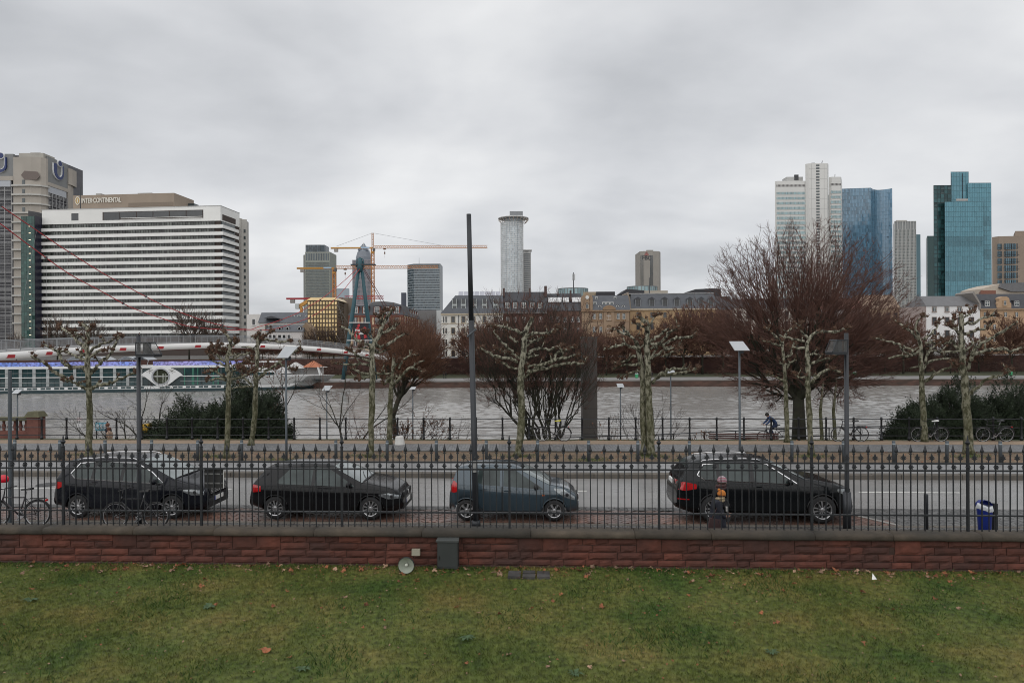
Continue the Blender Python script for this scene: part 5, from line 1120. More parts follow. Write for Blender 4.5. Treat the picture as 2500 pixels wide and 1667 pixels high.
# eye shaped ornament around the entrance
ey=[]
for k in range(17):t=k/16;ey.append((lerp(344,446,t),916-22*math.sin(PI*t)**0.8))
for k in range(15,0,-1):t=k/16;ey.append((lerp(344,446,t),916+28*(math.sin(PI*t))**1.6))
cen=(392.5,919);rin=22.5
mb=MB();nE=len(ey)
inner=[]
for (x,y)in ey:
 a=math.atan2(y-cen[1],x-cen[0]);inner.append((cen[0]+rin*math.cos(a),cen[1]+min(rin,20.5)*math.sin(a)))
def onship(px,py,d):s=sof(px);q=S0+su*s+sn*d;return Vector((q.x,q.y,PZ(px,py,q.y)))
for k in range(nE):
 a,b2=ey[k],ey[(k+1)% nE];c,d=inner[(k+1)% nE],inner[k]
 f=[onship(*q,-0.12)for q in (a,b2,c,d)];g2=[onship(*q,0.3)for q in (a,b2,c,d)];mb.prism(f,g2)
mb.build('eye_ornament',shw,r)
mb=MB()
for k in range(32):
 a0,a1=2*PI*k/32,2*PI*(k+1)/32
 q=[(cen[0]+rr2*math.cos(a),cen[1]+rr2*0.93*math.sin(a))for a,rr2 in ((a0,22.5),(a1,22.5),(a1,19.0),(a0,19.0))]
 mb.prism([onship(*w_,-0.2)for w_ in q],[onship(*w_,0.2)for w_ in q])
mb.build('porthole_ring',M('ring_grey',(0.36,0.37,0.39),0.4),r)
mb=MB();q=[(cen[0]+19*math.cos(2*PI*k/24),cen[1]+17.6*math.sin(2*PI*k/24))for k in range(24)];mb.prism([onship(*w_,0.05)for w_ in q],[onship(*w_,0.34)for w_ in q]);mb.build('entrance_glass',M('entrance_glass',(0.03,0.035,0.02),0.1,var=0.7,scale=0.6),r)
for (a,y0_,y1_)in ((382,905,935),(396,912,935),(402,912,935)):mb=MB();mb.prism([onship(a,y0_,0.0),onship(a+3.5,y0_,0.0),onship(a+3.5,y1_,0.0),onship(a,y1_,0.0)],[onship(a,y0_,0.05),onship(a+3.5,y0_,0.05),onship(a+3.5,y1_,0.05),onship(a,y1_,0.05)]);mb.build('entrance_pillar',M('pillar_sage',(0.2,0.22,0.18),0.5),r)
# flower squiggles on the ornament
for cx0,sg in ((366,1),(420,-1)):
 mb=MB()
 for k in range(6):
  a=k*PI/3+0.4;pts=[onship(cx0,905,-0.16),onship(cx0+sg*4*math.cos(a),905+3*math.sin(a),-0.16),onship(cx0+sg*9*math.cos(a+0.3),905+7*math.sin(a+0.3),-0.16)];mb.tube(pts,0.035,3)
 mb.build('flower_emblem',M('emblem_grey',(0.12,0.11,0.09),0.6),r)
# lounge with green posts
for a in (448,467,470,480,518,530):
 mb=MB();sbox(mb,sof(a),sof(a+3.2),0.15,0.36,-3.4,-1.6);sbox(mb,sof(a+1),sof(a+3),0.15,0.36,-1.3,0.36);mb.build('lounge_post',M('post_green',(0.03,0.16,0.11),0.4),r)
for a in (446,492,540):mb=MB();sbox(mb,sof(a)+0.1,sof(a+44)-0.1,0.2,0.345,-3.4,-1.6);sbox(mb,sof(a)+0.1,sof(a+44)-0.1,0.2,0.345,-1.3,0.36);mb.build('lounge_window',sglass,r)
# foredeck: bridge house, tents, mast, stripes
mb=MB();sbox(mb,sof(600),sof(668),2,9.5,-2.0,-0.6);mb.build('wheelhouse',shw,r)
mb=MB();sbox(mb,sof(603),sof(665),1.9,2.0,-1.5,-0.9);mb.build('wheelhouse_window',sglass,r)
mb=MB();sbox(mb,sof(606),sof(670),1,10,1.35,1.5);mb.build('awning',shw,r)
for a in (608,640,668):mb=MB();mb.tube([sp(sof(a),1.2,-0.6),sp(sof(a),1.2,1.35)],0.06,4);mb.build('awning_post',bgrey,r)
mb=MB();q=sp(sof(776),4,-1.75);mb.prism([onship(768,896,4),onship(771,896,4),onship(782,917,4),onship(774,917,4)],[onship(768,896,4.8),onship(771,896,4.8),onship(782,917,4.8),onship(774,917,4.8)]);mb.build('bow_mast',shw,r)
mb=MB();mb.tube([onship(776,896,4.2),onship(794,896,4.2)],0.07,4);mb.build('bow_yard',shw,r)
for k in range(4):mb=MB();mb.prism([onship(758+k*3,926.5+k*2.0,0.6+1.2),onship(779-k*0.6,926.5+k*2.0,2.5+1),onship(779-k*0.6,927.3+k*2.0,2.5+1),onship(759+k*3,927.3+k*2.0,0.6+1.2)],[onship(758+k*3,926.5+k*2.0,2.8),onship(779-k*0.6,926.5+k*2.0,4.5),onship(779-k*0.6,927.3+k*2.0,4.5),onship(759+k*3,927.3+k*2.0,2.8)]);mb.build('bow_stripe',shd,r)
mb=MB();pts=[onship(714+k*2.2,931+2.4*math.sin(k*1.9)-k*0.08,0.55+k*0.055)for k in range(18)];mb.tube(pts,0.06,4);mb.build('script_name',M('script_dark',(0.08,0.085,0.09),0.6),r)
for k,a in enumerate((170,225,300,330)):
 mb=MB();q0=sof(a-22);q1=sof(a+22)
 for i in range(8):
  t0,t1=i/8,(i+1)/8;z0,z1=2.05+0.75*math.sin(PI*t0),2.05+0.75*math.sin(PI*t1)
  mb.prism([sp(lerp(q0,q1,t0),2,z0),sp(lerp(q0,q1,t1),2,z1),sp(lerp(q0,q1,t1),2,z1+0.05),sp(lerp(q0,q1,t0),2,z0+0.05)],[sp(lerp(q0,q1,t0),8,z0),sp(lerp(q0,q1,t1),8,z1),sp(lerp(q0,q1,t1),8,z1+0.05),sp(lerp(q0,q1,t0),8,z0+0.05)])
 for qq in (q0+0.2,q1-0.2):mb.tube([sp(qq,2.2,0.8),sp(qq+0.3,2.2,2.1)],0.05,4)
 mb.build('sun_sail',M('sail_grey',(0.38,0.40,0.42),0.7),r)
# white tents on the quay behind the bow
tw=M('tent_white',(0.5,0.49,0.48),0.7,var=0.05);to=M('tent_orange',(0.4,0.14,0.07),0.7,var=0.1)
for k,(a,y_,c,lab)in enumerate(((690,905,tw,'white market tent on the far quay behind the ship bow'),(722,893,tw,'white pagoda tent nearer the footbridge on the quay'),(765,890,to,'orange pagoda tent on the quay by the footbridge'),(640,902,tw,'white tent on the quay behind the wheelhouse'))):
 Yt=166+k*2;t=thing('market_tent',lab,'tent',(PX(a,Yt),Yt,QZ),'market tents on the quay');x=PX(a,Yt);zr=PZ(a,y_,Yt)
 mb=MB();mb.prism([(x-2.2,Yt-2,zr-0.6),(x+2.2,Yt-2,zr-0.6),(x+2.2,Yt+2,zr-0.6),(x-2.2,Yt+2,zr-0.6)],[(x-0.2,Yt-0.2,zr+0.9),(x+0.2,Yt-0.2,zr+0.9),(x+0.2,Yt+0.2,zr+0.9),(x-0.2,Yt+0.2,zr+0.9)]);mb.build('canopy',c,t)
 mb=MB();mb.box(x-2.1,x+2.1,Yt+1.6,Yt+1.7,QZ,zr-0.6);mb.build('back_wall',tw,t)
 for dx in (-2,2):
  mb=MB();mb.tube([(x+dx,Yt-1.9,QZ),(x+dx,Yt-1.9,zr-0.6)],0.05,5);mb.build('pole',bgrey,t)
# ================================================================== trees
def bark_mat(name,c1,c2,c3,sc=5.0,green=None):
 m=bpy.data.materials.new(name);m.use_nodes=True;nt=m.node_tree;b=nt.nodes['Principled BSDF'];li=nt.links;b.inputs['Roughness'].default_value=0.9
 tcn=nt.nodes.new('ShaderNodeTexCoord');mp=nt.nodes.new('ShaderNodeMapping');mp.inputs['Scale'].default_value=(1,1,0.55);li.new(tcn.outputs['Object'],mp.inputs[0])
 v=nt.nodes.new('ShaderNodeTexNoise');v.inputs['Scale'].default_value=sc;v.inputs['Detail'].default_value=6;v.inputs['Roughness'].default_value=0.65;li.new(mp.outputs[0],v.inputs['Vector'])
 rp=nt.nodes.new('ShaderNodeValToRGB');li.new(v.outputs[0],rp.inputs[0]);e=rp.color_ramp.elements
 e[0].position=0.43;e[0].color=tuple(c3)+(1,);e[1].position=0.56;e[1].color=tuple(c1)+(1,);q=e.new(0.49);q.color=tuple(c2)+(1,)
 src=rp.outputs[0]
 if green:
  ge=nt.nodes.new('ShaderNodeNewGeometry');sp_=nt.nodes.new('ShaderNodeSeparateXYZ');li.new(ge.outputs['Position'],sp_.inputs[0])
  mr=nt.nodes.new('ShaderNodeMapRange');mr.inputs[1].default_value=5.2;mr.inputs[2].default_value=1.5;mr.inputs[3].default_value=0.0;mr.inputs[4].default_value=0.75;li.new(sp_.outputs[2],mr.inputs[0])
  n2=nt.nodes.new('ShaderNodeTexNoise');n2.inputs['Scale'].default_value=1.7;li.new(tcn.outputs['Object'],n2.inputs['Vector'])
  mu=nt.nodes.new('ShaderNodeMath');mu.operation='MULTIPLY';li.new(mr.outputs[0],mu.inputs[0]);li.new(n2.outputs[0],mu.inputs[1])
  mu2=nt.nodes.new('ShaderNodeMath');mu2.operation='MULTIPLY';mu2.inputs[1].default_value=1.7;mu2.use_clamp=True;li.new(mu.outputs[0],mu2.inputs[0])
  mx=nt.nodes.new('ShaderNodeMixRGB');mx.inputs[2].default_value=tuple(green)+(1,);li.new(mu2.outputs[0],mx.inputs[0]);li.new(src,mx.inputs[1]);src=mx.outputs[0]
 li.new(src,b.inputs['Base Color'])
 bp=nt.nodes.new('ShaderNodeBump');bp.inputs['Distance'].default_value=0.03;li.new(v.outputs[0],bp.inputs['Height']);li.new(bp.outputs[0],b.inputs['Normal'])
 return m
plane_bark=bark_mat('plane_bark',(0.30,0.285,0.22),(0.125,0.12,0.083),(0.022,0.019,0.012),8.0,green=(0.065,0.066,0.026))
knob_m=M('twig_knob',(0.085,0.05,0.032),0.95,var=0.45,scale=12,bump=0.02,bscale=20)
leaf_dead=M('withered_leaf',(0.10,0.042,0.02),0.85,var=0.4,scale=6)
def wiggle(pts,rad,sub=3,amp=0.35):
 """smooth a hand traced limb and give it the knuckly look of pollarded planes"""
 ps=smooth_path(pts,sub)if len(pts)>2 else [lerp(pts[0],pts[1],k/3)for k in range(4)]
 return [p+Vector((random.gauss(0,1),random.gauss(0,1),random.gauss(0,1)))*rad*amp*(0 if i in (0,)else 1)for i,p in enumerate(ps)]
def zl(lst,x0,y0,s):return [(x0+a/s,y0+b/s)for a,b in lst]
def knob(KB,FB,c,r):
 """a burl with short curled twigs and hanging dead leaves"""
 n=7;o=len(KB.v)
 for i in range(5):
  ph=PI*(i+0.5)/5
  for j in range(n):
   t=2*PI*j/n;q=r*(1+random.uniform(-0.55,0.55));KB.v.append((c.x+q*math.sin(ph)*math.cos(t),c.y+q*math.sin(ph)*math.sin(t),c.z+q*0.9*math.cos(ph)))
 for i in range(4):
  for j in range(n):KB.f.append((o+i*n+j,o+i*n+(j+1)% n,o+(i+1)*n+(j+1)% n,o+(i+1)*n+j));KB.m.append(0)
 KB.f.append(tuple(o+j for j in range(n)));KB.m.append(0);KB.f.append(tuple(o+4*n+j for j in range(n-1,-1,-1)));KB.m.append(0)
 for k in range(5):
  d=Vector((random.gauss(0,1),random.gauss(0,1),random.gauss(0.5,0.9))).normalized();l=r*random.uniform(1.1,2.6)
  e1=c+d*l*0.6+Vector((0,0,0.02));e2=c+d*l+Vector((0,0,random.uniform(-0.04,0.09)))
  KB.tube([c+d*r*0.5,e1,e2],[r*0.22,r*0.15,r*0.06],4)
 for k in range(12):
  d=Vector((random.gauss(0,1),random.gauss(0,1),random.gauss(0.1,0.9))).normalized();p=c+d*r*random.uniform(0.9,2.0)
  a=Vector((random.gauss(0,1),random.gauss(0,1),random.gauss(0,1))).normalized()*r*0.42;b=d.cross(a).normalized()*r*random.uniform(0.2,0.5)
  FB.add([p-a,p+b,p+a,p-b*0.6],[(0,1,2,3)])
def plane_tree(label,Yt,ybase,trunk,limbs,x0,y0,s,trunk_r=0.17,extra_trunks=()):
 tp=zl(trunk,x0,y0,s);base=P(tp[0][0],tp[0][1],Yt);base.z=0.14
 r=thing('plane_tree',label,'tree',base,'pollarded plane trees along the river path')
 TB=MB();LB=MB();KB=MB();FB=MB();m2p=F/Yt
 pts=[P(a,b,Yt)for a,b in tp];pts[0].z=0.12
 ps=wiggle(pts,0.06,5,0.22);n=len(ps);L_=[0]
 rads=[lerp(trunk_r,trunk_r*0.50,i/(n-1))*0.80*random.uniform(0.88,1.12)for i in range(n)];rads[0]*= 1.5;rads[1]*= 1.15
 TB.tube(ps,rads,10);knob(KB,FB,ps[-1],0.10)
 for et in extra_trunks:
  q=[P(a,b,Yt+0.25)for a,b in zl(et,x0,y0,s)];q[0].z=0.12;q=wiggle(q,0.06,5,0.2);k=len(q);TB.tube(q,[lerp(trunk_r*0.78,trunk_r*0.42,i/(k-1))*(1.4 if i == 0 else 1)for i in range(k)],9)
 TB.build('trunk',plane_bark,r,True)
 for li_,lm in enumerate(limbs):
  kn=True
  if lm and lm[-1]== 'x':lm=lm[:-1];kn=False
  dd=random.choice((-1,1))*random.uniform(0.25,1.0)
  q0=zl(lm,x0,y0,s);k=len(q0);tot=sum(math.hypot(q0[i+1][0]-q0[i][0],q0[i+1][1]-q0[i][1])for i in range(k-1))
  q=[P(a,b,Yt+dd*i/(k-1)*min(1.4,tot/70))for i,(a,b)in enumerate(q0)]
  r0=min(0.08,0.040+tot/F*Yt*0.019)
  qs=wiggle(q,r0,4,0.34);kk=len(qs)
  LB.tube(qs,[lerp(r0,r0*0.55,i/(kk-1))*random.uniform(0.75,1.25)for i in range(kk)],7)
  if kn:
   for i_ in range(1,5):knob(KB,FB,qs[-min(i_,kk-1)]+Vector((random.gauss(0,0.05),random.gauss(0,0.06),random.gauss(0.03,0.04))),random.uniform(0.05,0.09))
  for e in range(2):
   i=random.randrange(1,kk-1);d=Vector((random.gauss(0,0.5),random.gauss(0,0.6),random.uniform(0.3,1))).normalized();l=random.uniform(0.15,0.4)
   LB.tube([qs[i],qs[i]+d*l*0.5,qs[i]+d*l+Vector((0,0,0.05))],[r0*0.5,r0*0.38,r0*0.3],5);knob(KB,FB,qs[i]+d*l,0.055)
 tag(LB.build('limbs',plane_bark,r,True),kind='stuff');tag(KB.build('burls',knob_m,r),kind='stuff');tag(FB.build('dead_leaves',leaf_dead,r),kind='stuff')
 return r
Z5=(0,750,3.733);Z6=(630,750,3.733);Z7=(1260,750,3.733);Z8=(1870,750,3.733);ZB=(380,800,5.6);ZF=(1050,680,5.88);ZG=(1440,680,7.13)
def cv(l,a,b):return [((a[0]+x/a[2]-b[0])*b[2],(a[1]+y/a[2]-b[1])*b[2])for x,y in l]
FR,BK=28.3,31.9
plane_tree('pale plane tree with wide low forked limbs before the moored ship',FR,0,[(812,1350),(815,1050),(815,780),(800,570),(795,330),(797,200),(745,150)],
  [[(815,760),(740,715),(660,680),(575,658)],[(600,665),(540,610),(470,570),(400,510),(330,480),(285,440)],[(830,745),(900,710),(1000,690),(1100,650),(1200,610),(1280,570)],[(800,570),(720,545),(640,550),(570,500),(540,430),(500,390),(390,340)],[(780,480),(700,450),(630,420),(520,390)],[(790,390),(700,300),(650,250),(560,190),(530,160)],[(790,310),(755,285),(700,250),(650,220)],[(797,240),(815,205),(832,180)],[(800,470),(860,430),(920,390),(985,400)],[(820,410),(870,360),(950,330),(1030,290),(1090,260)],[(830,610),(880,550),(950,480),(1010,420),(1050,340),(1090,275),'x'],[(760,430),(735,440),(745,400),(760,360),'x'],[(800,340),(830,330)]],*Z5,trunk_r=0.165)
plane_tree('plane tree with many short knobbly limbs before the ship lounge',FR,0,cv([(2065,1360),(2080,1050)],Z5,ZB)+[(1000,700),(985,560),(975,400),(1012,280),(1010,160),(935,50)],
  [[(990,690),(900,650),(800,590),(700,600)],[(960,720),(850,690),(760,720),(690,705)],[(980,560),(900,490),(820,465),(760,450),(750,400)],[(970,470),(900,430),(850,380),(800,340),(715,340)],[(945,320),(880,290),(820,260),(740,235)],[(960,330),(950,290)],[(1020,440),(1100,400),(1200,370),(1290,340),'x'],[(1010,380),(1080,370),(1170,355),'x'],[(1050,540),(1110,500),(1200,480),(1290,435)],[(1020,290),(1070,230),(1130,190)],[(1000,690),(1060,600),(1120,570),(1175,545)],[(1050,700),(1150,690),(1250,640),(1310,600)],[(870,280),(850,240)]],*ZB,trunk_r=0.14)
plane_tree('plane tree with one long limb slanting up past a lamp',BK,0,cv([(2290,1240),(2320,1000)],Z5,ZB)+[(1368,780),(1370,600),(1390,450),(1392,300),(1400,190),(1405,70)],
  [[(1400,710),(1480,620),(1600,540),(1700,470),(1780,400),(1900,330),(2010,290)],[(1700,490),(1800,540),(1910,580)],[(1390,350),(1350,300),(1260,265),(1170,265),'x'],[(1400,230),(1450,180),(1600,180),(1760,195),(1870,180)],[(1390,170),(1310,120)],[(1410,160),(1500,120)],[(1320,790),(1200,810),(1050,835),'x'],[(1310,770),(1200,690),(1160,680),'x'],[(1330,600),(1230,590),(1180,550)],[(1380,470),(1290,460),'x'],[(1400,600),(1470,550),(1530,500)],[(1350,620),(1320,570)],[(1410,120),(1560,70),(1610,40)]],*ZB,trunk_r=0.16)
plane_tree('dark straight plane tree with high forked top beside the pylon',FR,0,[(1020,1345),(1035,1000),(1045,640),(1045,380),(1100,260),(1130,170),(1190,70),(1230,12)],
  [[(1045,345),(950,330),(880,290),(840,230),(790,190),(720,165)],[(1130,180),(1110,110),(1108,55)],[(1060,350),(1150,350),(1240,300),(1300,260),(1360,230)],[(1130,245),(1220,200),(1250,190),'x'],[(1060,310),(1010,250),(960,230)],[(1040,370),(1080,410),(1130,410),(1200,380)],[(1020,490),(930,460),(870,410),(790,385)],[(1020,525),(930,515),(850,520),(700,515)],[(1020,610),(930,597),(870,560),(840,530)],[(1060,605),(1150,605),(1210,600),'x'],[(1020,640),(950,655),(890,650)],[(1045,372),(970,370),(910,375)],[(1110,150),(1150,60),(1165,30)],[(1090,260),(1200,190),(1290,150)]],*Z6,trunk_r=0.165)
plane_tree('mossy plane tree with a short crooked crown behind the dark straight one',BK,0,[(1195,1240),(1205,900),(1215,720),(1228,600),(1238,450)],
  [[(1230,700),(1300,640),(1380,560),(1440,570),(1510,580)],[(1290,560),(1310,490),(1380,440),(1460,435)],[(1210,690),(1160,660),(1130,640)],[(1230,620),(1280,635),'x'],[(1150,590),(1140,560),(1150,530),'x'],[(1380,560),(1450,510),(1520,480),'x'],[(1235,560),(1280,500),(1300,470)],[(1210,640),(1150,700),(1130,680)]],*Z6,trunk_r=0.17)
plane_tree('broad mossy plane tree before the brown bare bush',FR,0,cv([(20,1365),(50,1000),(40,720)],Z7,ZF)+[(1310,1290),(1345,1000),(1365,800),(1400,700),(1450,610),(1460,560)],
  [[(1330,780),(1200,740),(1100,700),(1000,690),(850,680)],[(1390,830),(1480,790),(1600,790),(1700,780),(1780,740),(1840,710)],[(1390,890),(1520,890),(1600,840),(1660,830)],[(1395,970),(1480,900),(1530,880),'x'],[(1260,920),(1180,870),(1120,800),(1090,750)],[(1190,1070),(1080,950),(980,850),(915,760)],[(1400,1090),(1460,1040),(1560,1010),(1700,1020),(1800,990),(1920,950)],[(1390,1150),(1470,1110),(1560,1100),'x'],[(1500,1290),(1700,1200),(1790,1150),(1850,1050),(1950,1020),(2060,980)],[(1700,1200),(1850,1140),(1970,1140),(2060,1100),(2150,1090)],[(1250,1220),(1170,1140),(1080,1140),(980,1130),(860,1080),(780,1030),(710,1005)],[(1380,1220),(1270,1130),(1170,1080),(1080,1030)],[(1250,1290),(1100,1250),(1020,1200),(950,1200)],[(1400,1270),(1520,1240),(1600,1250),'x'],[(1400,1330),(1620,1290),(1800,1250),(2000,1220),(2130,1220),(2230,1200)],[(1110,1080),(1050,1040),(900,960)],[(1360,1420),(1500,1290),'x']],*ZF,trunk_r=0.2)
plane_tree('twin stemmed plane tree before the ochre house',FR,0,cv([(1230,1362),(1215,1000),(1200,640)],Z7,ZG)+[(990,1200),(990,1000),(1000,860),(980,760),(895,700),(862,625)],
  [[(790,1070),(700,990),(560,960),(450,890),(380,880)],[(670,960),(600,890),(520,810)],[(790,1010),(850,1020),(905,1050)],[(820,1220),(720,1190),(610,1150),(480,1170),(340,1210),(240,1230)],[(850,1230),(940,1150),'x'],[(1000,860),(900,830),(820,780),(730,780)],[(1000,870),(1060,790),(1120,680),(1190,600)],[(1000,1060),(1080,1130),(1200,1130),(1300,1060),(1350,980),(1430,900),(1560,820)],[(1080,1080),(1180,1020),(1280,930),(1390,880),(1480,890)],[(1060,1220),(1200,1160),(1320,1190),(1420,1180),'x'],[(1260,1160),(1400,1090),(1520,1030),(1650,1020),(1790,1010),(1850,920)],[(1040,1400),(1150,1330),(1300,1240),(1450,1200),(1560,1170)],[(1030,1420),(1130,1260),(1170,1210),'x'],[(1270,1350),(1350,1330),(1430,1270),(1580,1240)],[(800,1340),(700,1390),(560,1450),(430,1470)]]
  +[cv(l,Z7,ZG)for l in ([(1235,690),(1310,620),(1380,570),(1460,560),(1560,560),(1680,540)],[(1310,620),(1450,605),(1550,590),(1650,560)],[(1110,520),(980,530),(880,565)],[(1110,575),(1020,610),(940,650)])],*ZG,trunk_r=0.2,
  extra_trunks=(cv([(1170,1225),(1160,900),(1150,600),(1110,380)],Z7,ZG)+[(790,1075)],))
plane_tree('thin mottled plane tree before the great dark trunk',BK,0,[(190,1222),(183,900),(178,700),(170,560),(150,380),(152,300)],
  [[(180,690),(100,640),(10,600)],[(190,560),(230,500),(280,480),'x'],[(180,460),(230,420),(250,340),(290,290)],[(150,350),(60,330),(-40,300)],[(350,310),(200,280),(120,255),'x'],[(155,300),(220,200),(290,190)],[(190,520),(120,510),'x'],[(150,330),(60,240),(0,190)]],*Z8,trunk_r=0.135)
plane_tree('white barked plane tree with flared foot',FR,0,[(412,1342),(390,900),(380,680),(385,540),(375,400),(390,290),(480,215)],
  [[(410,510),(480,490),(570,455),(640,440)],[(410,690),(480,610),(560,570),(690,590)],[(390,650),(300,640),(240,590)],[(480,215),(620,225),(700,205),(760,190)],[(360,370),(270,370),(190,360)],[(390,290),(330,230),(310,160)],[(400,430),(440,420),(480,440),'x']],*Z8,trunk_r=0.15)
plane_tree('plane tree with drooping left limb before the dark yews',BK,0,[(1445,1228),(1430,900),(1415,560),(1410,360),(1380,230)],
  [[(1410,590),(1480,500),(1580,470),(1680,470),'x'],[(1420,540),(1300,560),'x'],[(1450,680),(1560,600),(1700,530),(1740,510)],[(1420,390),(1320,440),(1210,445),(1110,465),'x'],[(1350,430),(1300,370),(1210,340),(1130,310),(1000,280)],[(1330,440),(1260,410),(1220,350),'x'],[(1410,330),(1350,250),(1280,190),(1190,130)],[(1300,200),(1240,190)],[(1390,280),(1370,200),(1400,110),(1450,80)],[(1440,290),(1510,240),(1560,180),(1570,120)],[(1450,500),(1500,380),(1570,330),'x'],[(1450,325),(1600,325),(1700,310)]],*Z8,trunk_r=0.165)
plane_tree('tall plane tree with many knuckled fists before the white house',FR,0,[(1852,1335),(1830,900),(1800,600),(1790,400),(1780,250),(1780,60)],
  [[(1850,790),(1960,700),(2050,640),(2150,620),(2240,580)],[(1790,600),(1740,540),(1700,500)],[(1840,560),(1870,470),(1880,420),(1960,330),(2070,270),(2200,200),(2290,130)],[(1810,410),(1900,330),(2000,290)],[(1800,240),(1900,220),(2000,190),(2070,130)],[(1790,150),(1900,140),(1980,100),(2110,65)],[(1790,100),(1860,60),(1910,20)],[(1770,250),(1700,190),(1640,150)],[(1745,200),(1700,150),(1720,60)],[(1790,430),(1720,340),(1700,300),(1600,300)],[(1890,430),(2030,390),(2150,380),(2230,400),(2300,380),(2352,350)],[(1780,400),(1640,410),(1510,400),'x'],[(1690,320),(1620,330),(1560,330)]],*Z8,trunk_r=0.21)
# ---------------------------------------------------------------- bare trees
def bare_tree(TB,WB,base,stems,length,depth,r0,spread,up,ratio=0.74,kids=(2,3),twig=0.006,gravity=0.0,env=None,flat=1.0):
 """recursive bare tree: thick branches into TB, fine twigs into WB"""
 def grow(p,d,l,r,lev):
  n=3;pts=[p];dd=d.copy()
  for i in range(n):
   dd=(dd+Vector((random.gauss(0,0.10),random.gauss(0,0.10),up*0.12+random.gauss(0,0.05)-gravity*0.1))).normalized();pts.append(pts[-1]+dd*(l/n))
  e=pts[-1];r1=max(twig,r*0.66)
  (TB if lev >1 else WB).tube(pts,[lerp(r,r1,i/n)for i in range(n+1)],7 if lev >depth-2 else (5 if lev >2 else 3),lev >1)
  if lev <= 0:return
  if env is not None and not env(e):lev=min(lev,1)
  k=random.randint(*kids)if lev >1 else kids[1]+1
  ph=random.uniform(0,2*PI)
  for j in range(k):
   a=dd.orthogonal().normalized();b=dd.cross(a);t=ph+2*PI*j/k+random.uniform(-0.5,0.5)
   s=spread*random.uniform(0.55,1.25)*(0.45 if j == 0 else 1)
   nd=(dd+(a*math.cos(t)+b*math.sin(t))*s).normalized();nd.y *= flat;nd.normalize()
   grow(e,nd,l*ratio*random.uniform(0.75,1.15),r1*(0.92 if j == 0 else 0.72),lev-1)
  if lev >= 2:
   for q in pts[1:-1]:
    if random.random()<0.75:
     a=dd.orthogonal().normalized();t=random.uniform(0,2*PI);nd=(dd*0.6+(a*math.cos(t)+dd.cross(a)*math.sin(t))*0.8+Vector((0,0,0.2))).normalized()
     grow(q,nd,l*ratio*random.uniform(0.5,0.8),r1*0.5,min(lev-2,2))
 for (d,f)in stems:grow(Vector(base),Vector(d).normalized(),length*f,r0*math.sqrt(f),depth)
def target_tree(TB,WB,T,cen,rad,ntip,n1,n2,r0,ntw,tl,tr,zmin=None,upb=0.35,cone=None):
 """branches reach out to points spread through a crown ellipsoid, in three orders; fine twigs fan out at the ends"""
 T,cen=Vector(T),Vector(cen);tips=[]
 while len(tips)<ntip:
  v=Vector((random.gauss(0,1),random.gauss(0,1),random.gauss(0,1))).normalized()*random.random()**(0.3 if cone else 0.4)
  p=cen+Vector((v.x*rad[0],v.y*rad[1],v.z*rad[2]))
  if zmin is not None and p.z <zmin:continue
  if (p-T).length <0.25*rad[2]:continue
  tips.append(p)
 def split(ps,k):
  sd=[(q-T).normalized()for q in random.sample(ps,min(k,len(ps)))];g=[[]for _ in sd]
  for p in ps:d=(p-T).normalized();g[max(range(len(sd)),key=lambda i:sd[i].dot(d))].append(p)
  return [q for q in g if q]
 tw2=TB if cone == True and cone != 2 else WB
 def curve(a,b,bow,n=4):
  ln=(b-a).length;m=(a+b)/2+Vector((random.gauss(0,0.14),random.gauss(0,0.14),-bow+random.gauss(0,0.08)))*ln
  return [a.lerp(m,t).lerp(m.lerp(b,t),t)+Vector((random.gauss(0,1),random.gauss(0,1),random.gauss(0,1)))*(0.042*ln if 0<t <1 else 0)for t in [i/n for i in range(n+1)]]
 mean=lambda ps:sum(ps,Vector())/len(ps)
 for g1 in split(tips,n1):
  A=T+(mean(g1)-T)*random.uniform(0.32,0.46);ra=r0*math.sqrt(len(g1)/ntip*n1)**0.7
  c=curve(T,A,-0.07,5);TB.tube(c,[lerp(ra,ra*0.7,i/5)for i in range(6)],7,False)
  for g2 in split(g1,n2):
   Bm=A+(mean(g2)-A)*random.uniform(0.5,0.62);rb=ra*0.45;c=curve(A,Bm,-0.06,4);TB.tube(c,[lerp(rb,rb*0.6,i/4)for i in range(5)],5,False)
   for p in g2:
    rc=max(tr*1.4,rb*(0.22 if cone else 0.34));q0=c[random.choice((3,4,4)if cone else (2,3,4,4))];c3=curve(q0,p,-0.05,4);tw2.tube(c3,[lerp(rc,tr*1.2,i/4)for i in range(5)],3,False)
    dr=(p-T).normalized()
    for k in range(ntw):
     s0=c3[random.choice((3,3,4,4)if cone else (1,2,3,3,4,4))];d=(dr+Vector((random.gauss(0,0.75),random.gauss(0,0.75),random.gauss(upb,0.55)))).normalized();l=tl*random.uniform(0.5,1.2)
     WB.tube([s0,s0+d*l*0.5,s0+(d*l)+Vector((0,0,l*0.08))],[tr,tr*0.85,tr*0.5],3,False)
dark_bark=M('dark_wet_bark',(0.026,0.022,0.016),0.9,var=0.4,scale=5,bump=0.02,bscale=9,dark=(0.035,0.042,0.02),dscale=1.5,damt=0.6)
twig_rb=M('red_brown_twigs',(0.095,0.046,0.034),0.9,var=0.4,scale=1.2)
twig_dk=M('dark_twigs',(0.035,0.025,0.02),0.9,var=0.35,scale=1.5)
twig_far=M('far_twigs',(0.105,0.052,0.035),0.95,var=0.45,scale=0.5)
twig_far2=M('far_twigs_grey',(0.075,0.05,0.037),0.95,var=0.4,scale=0.5)
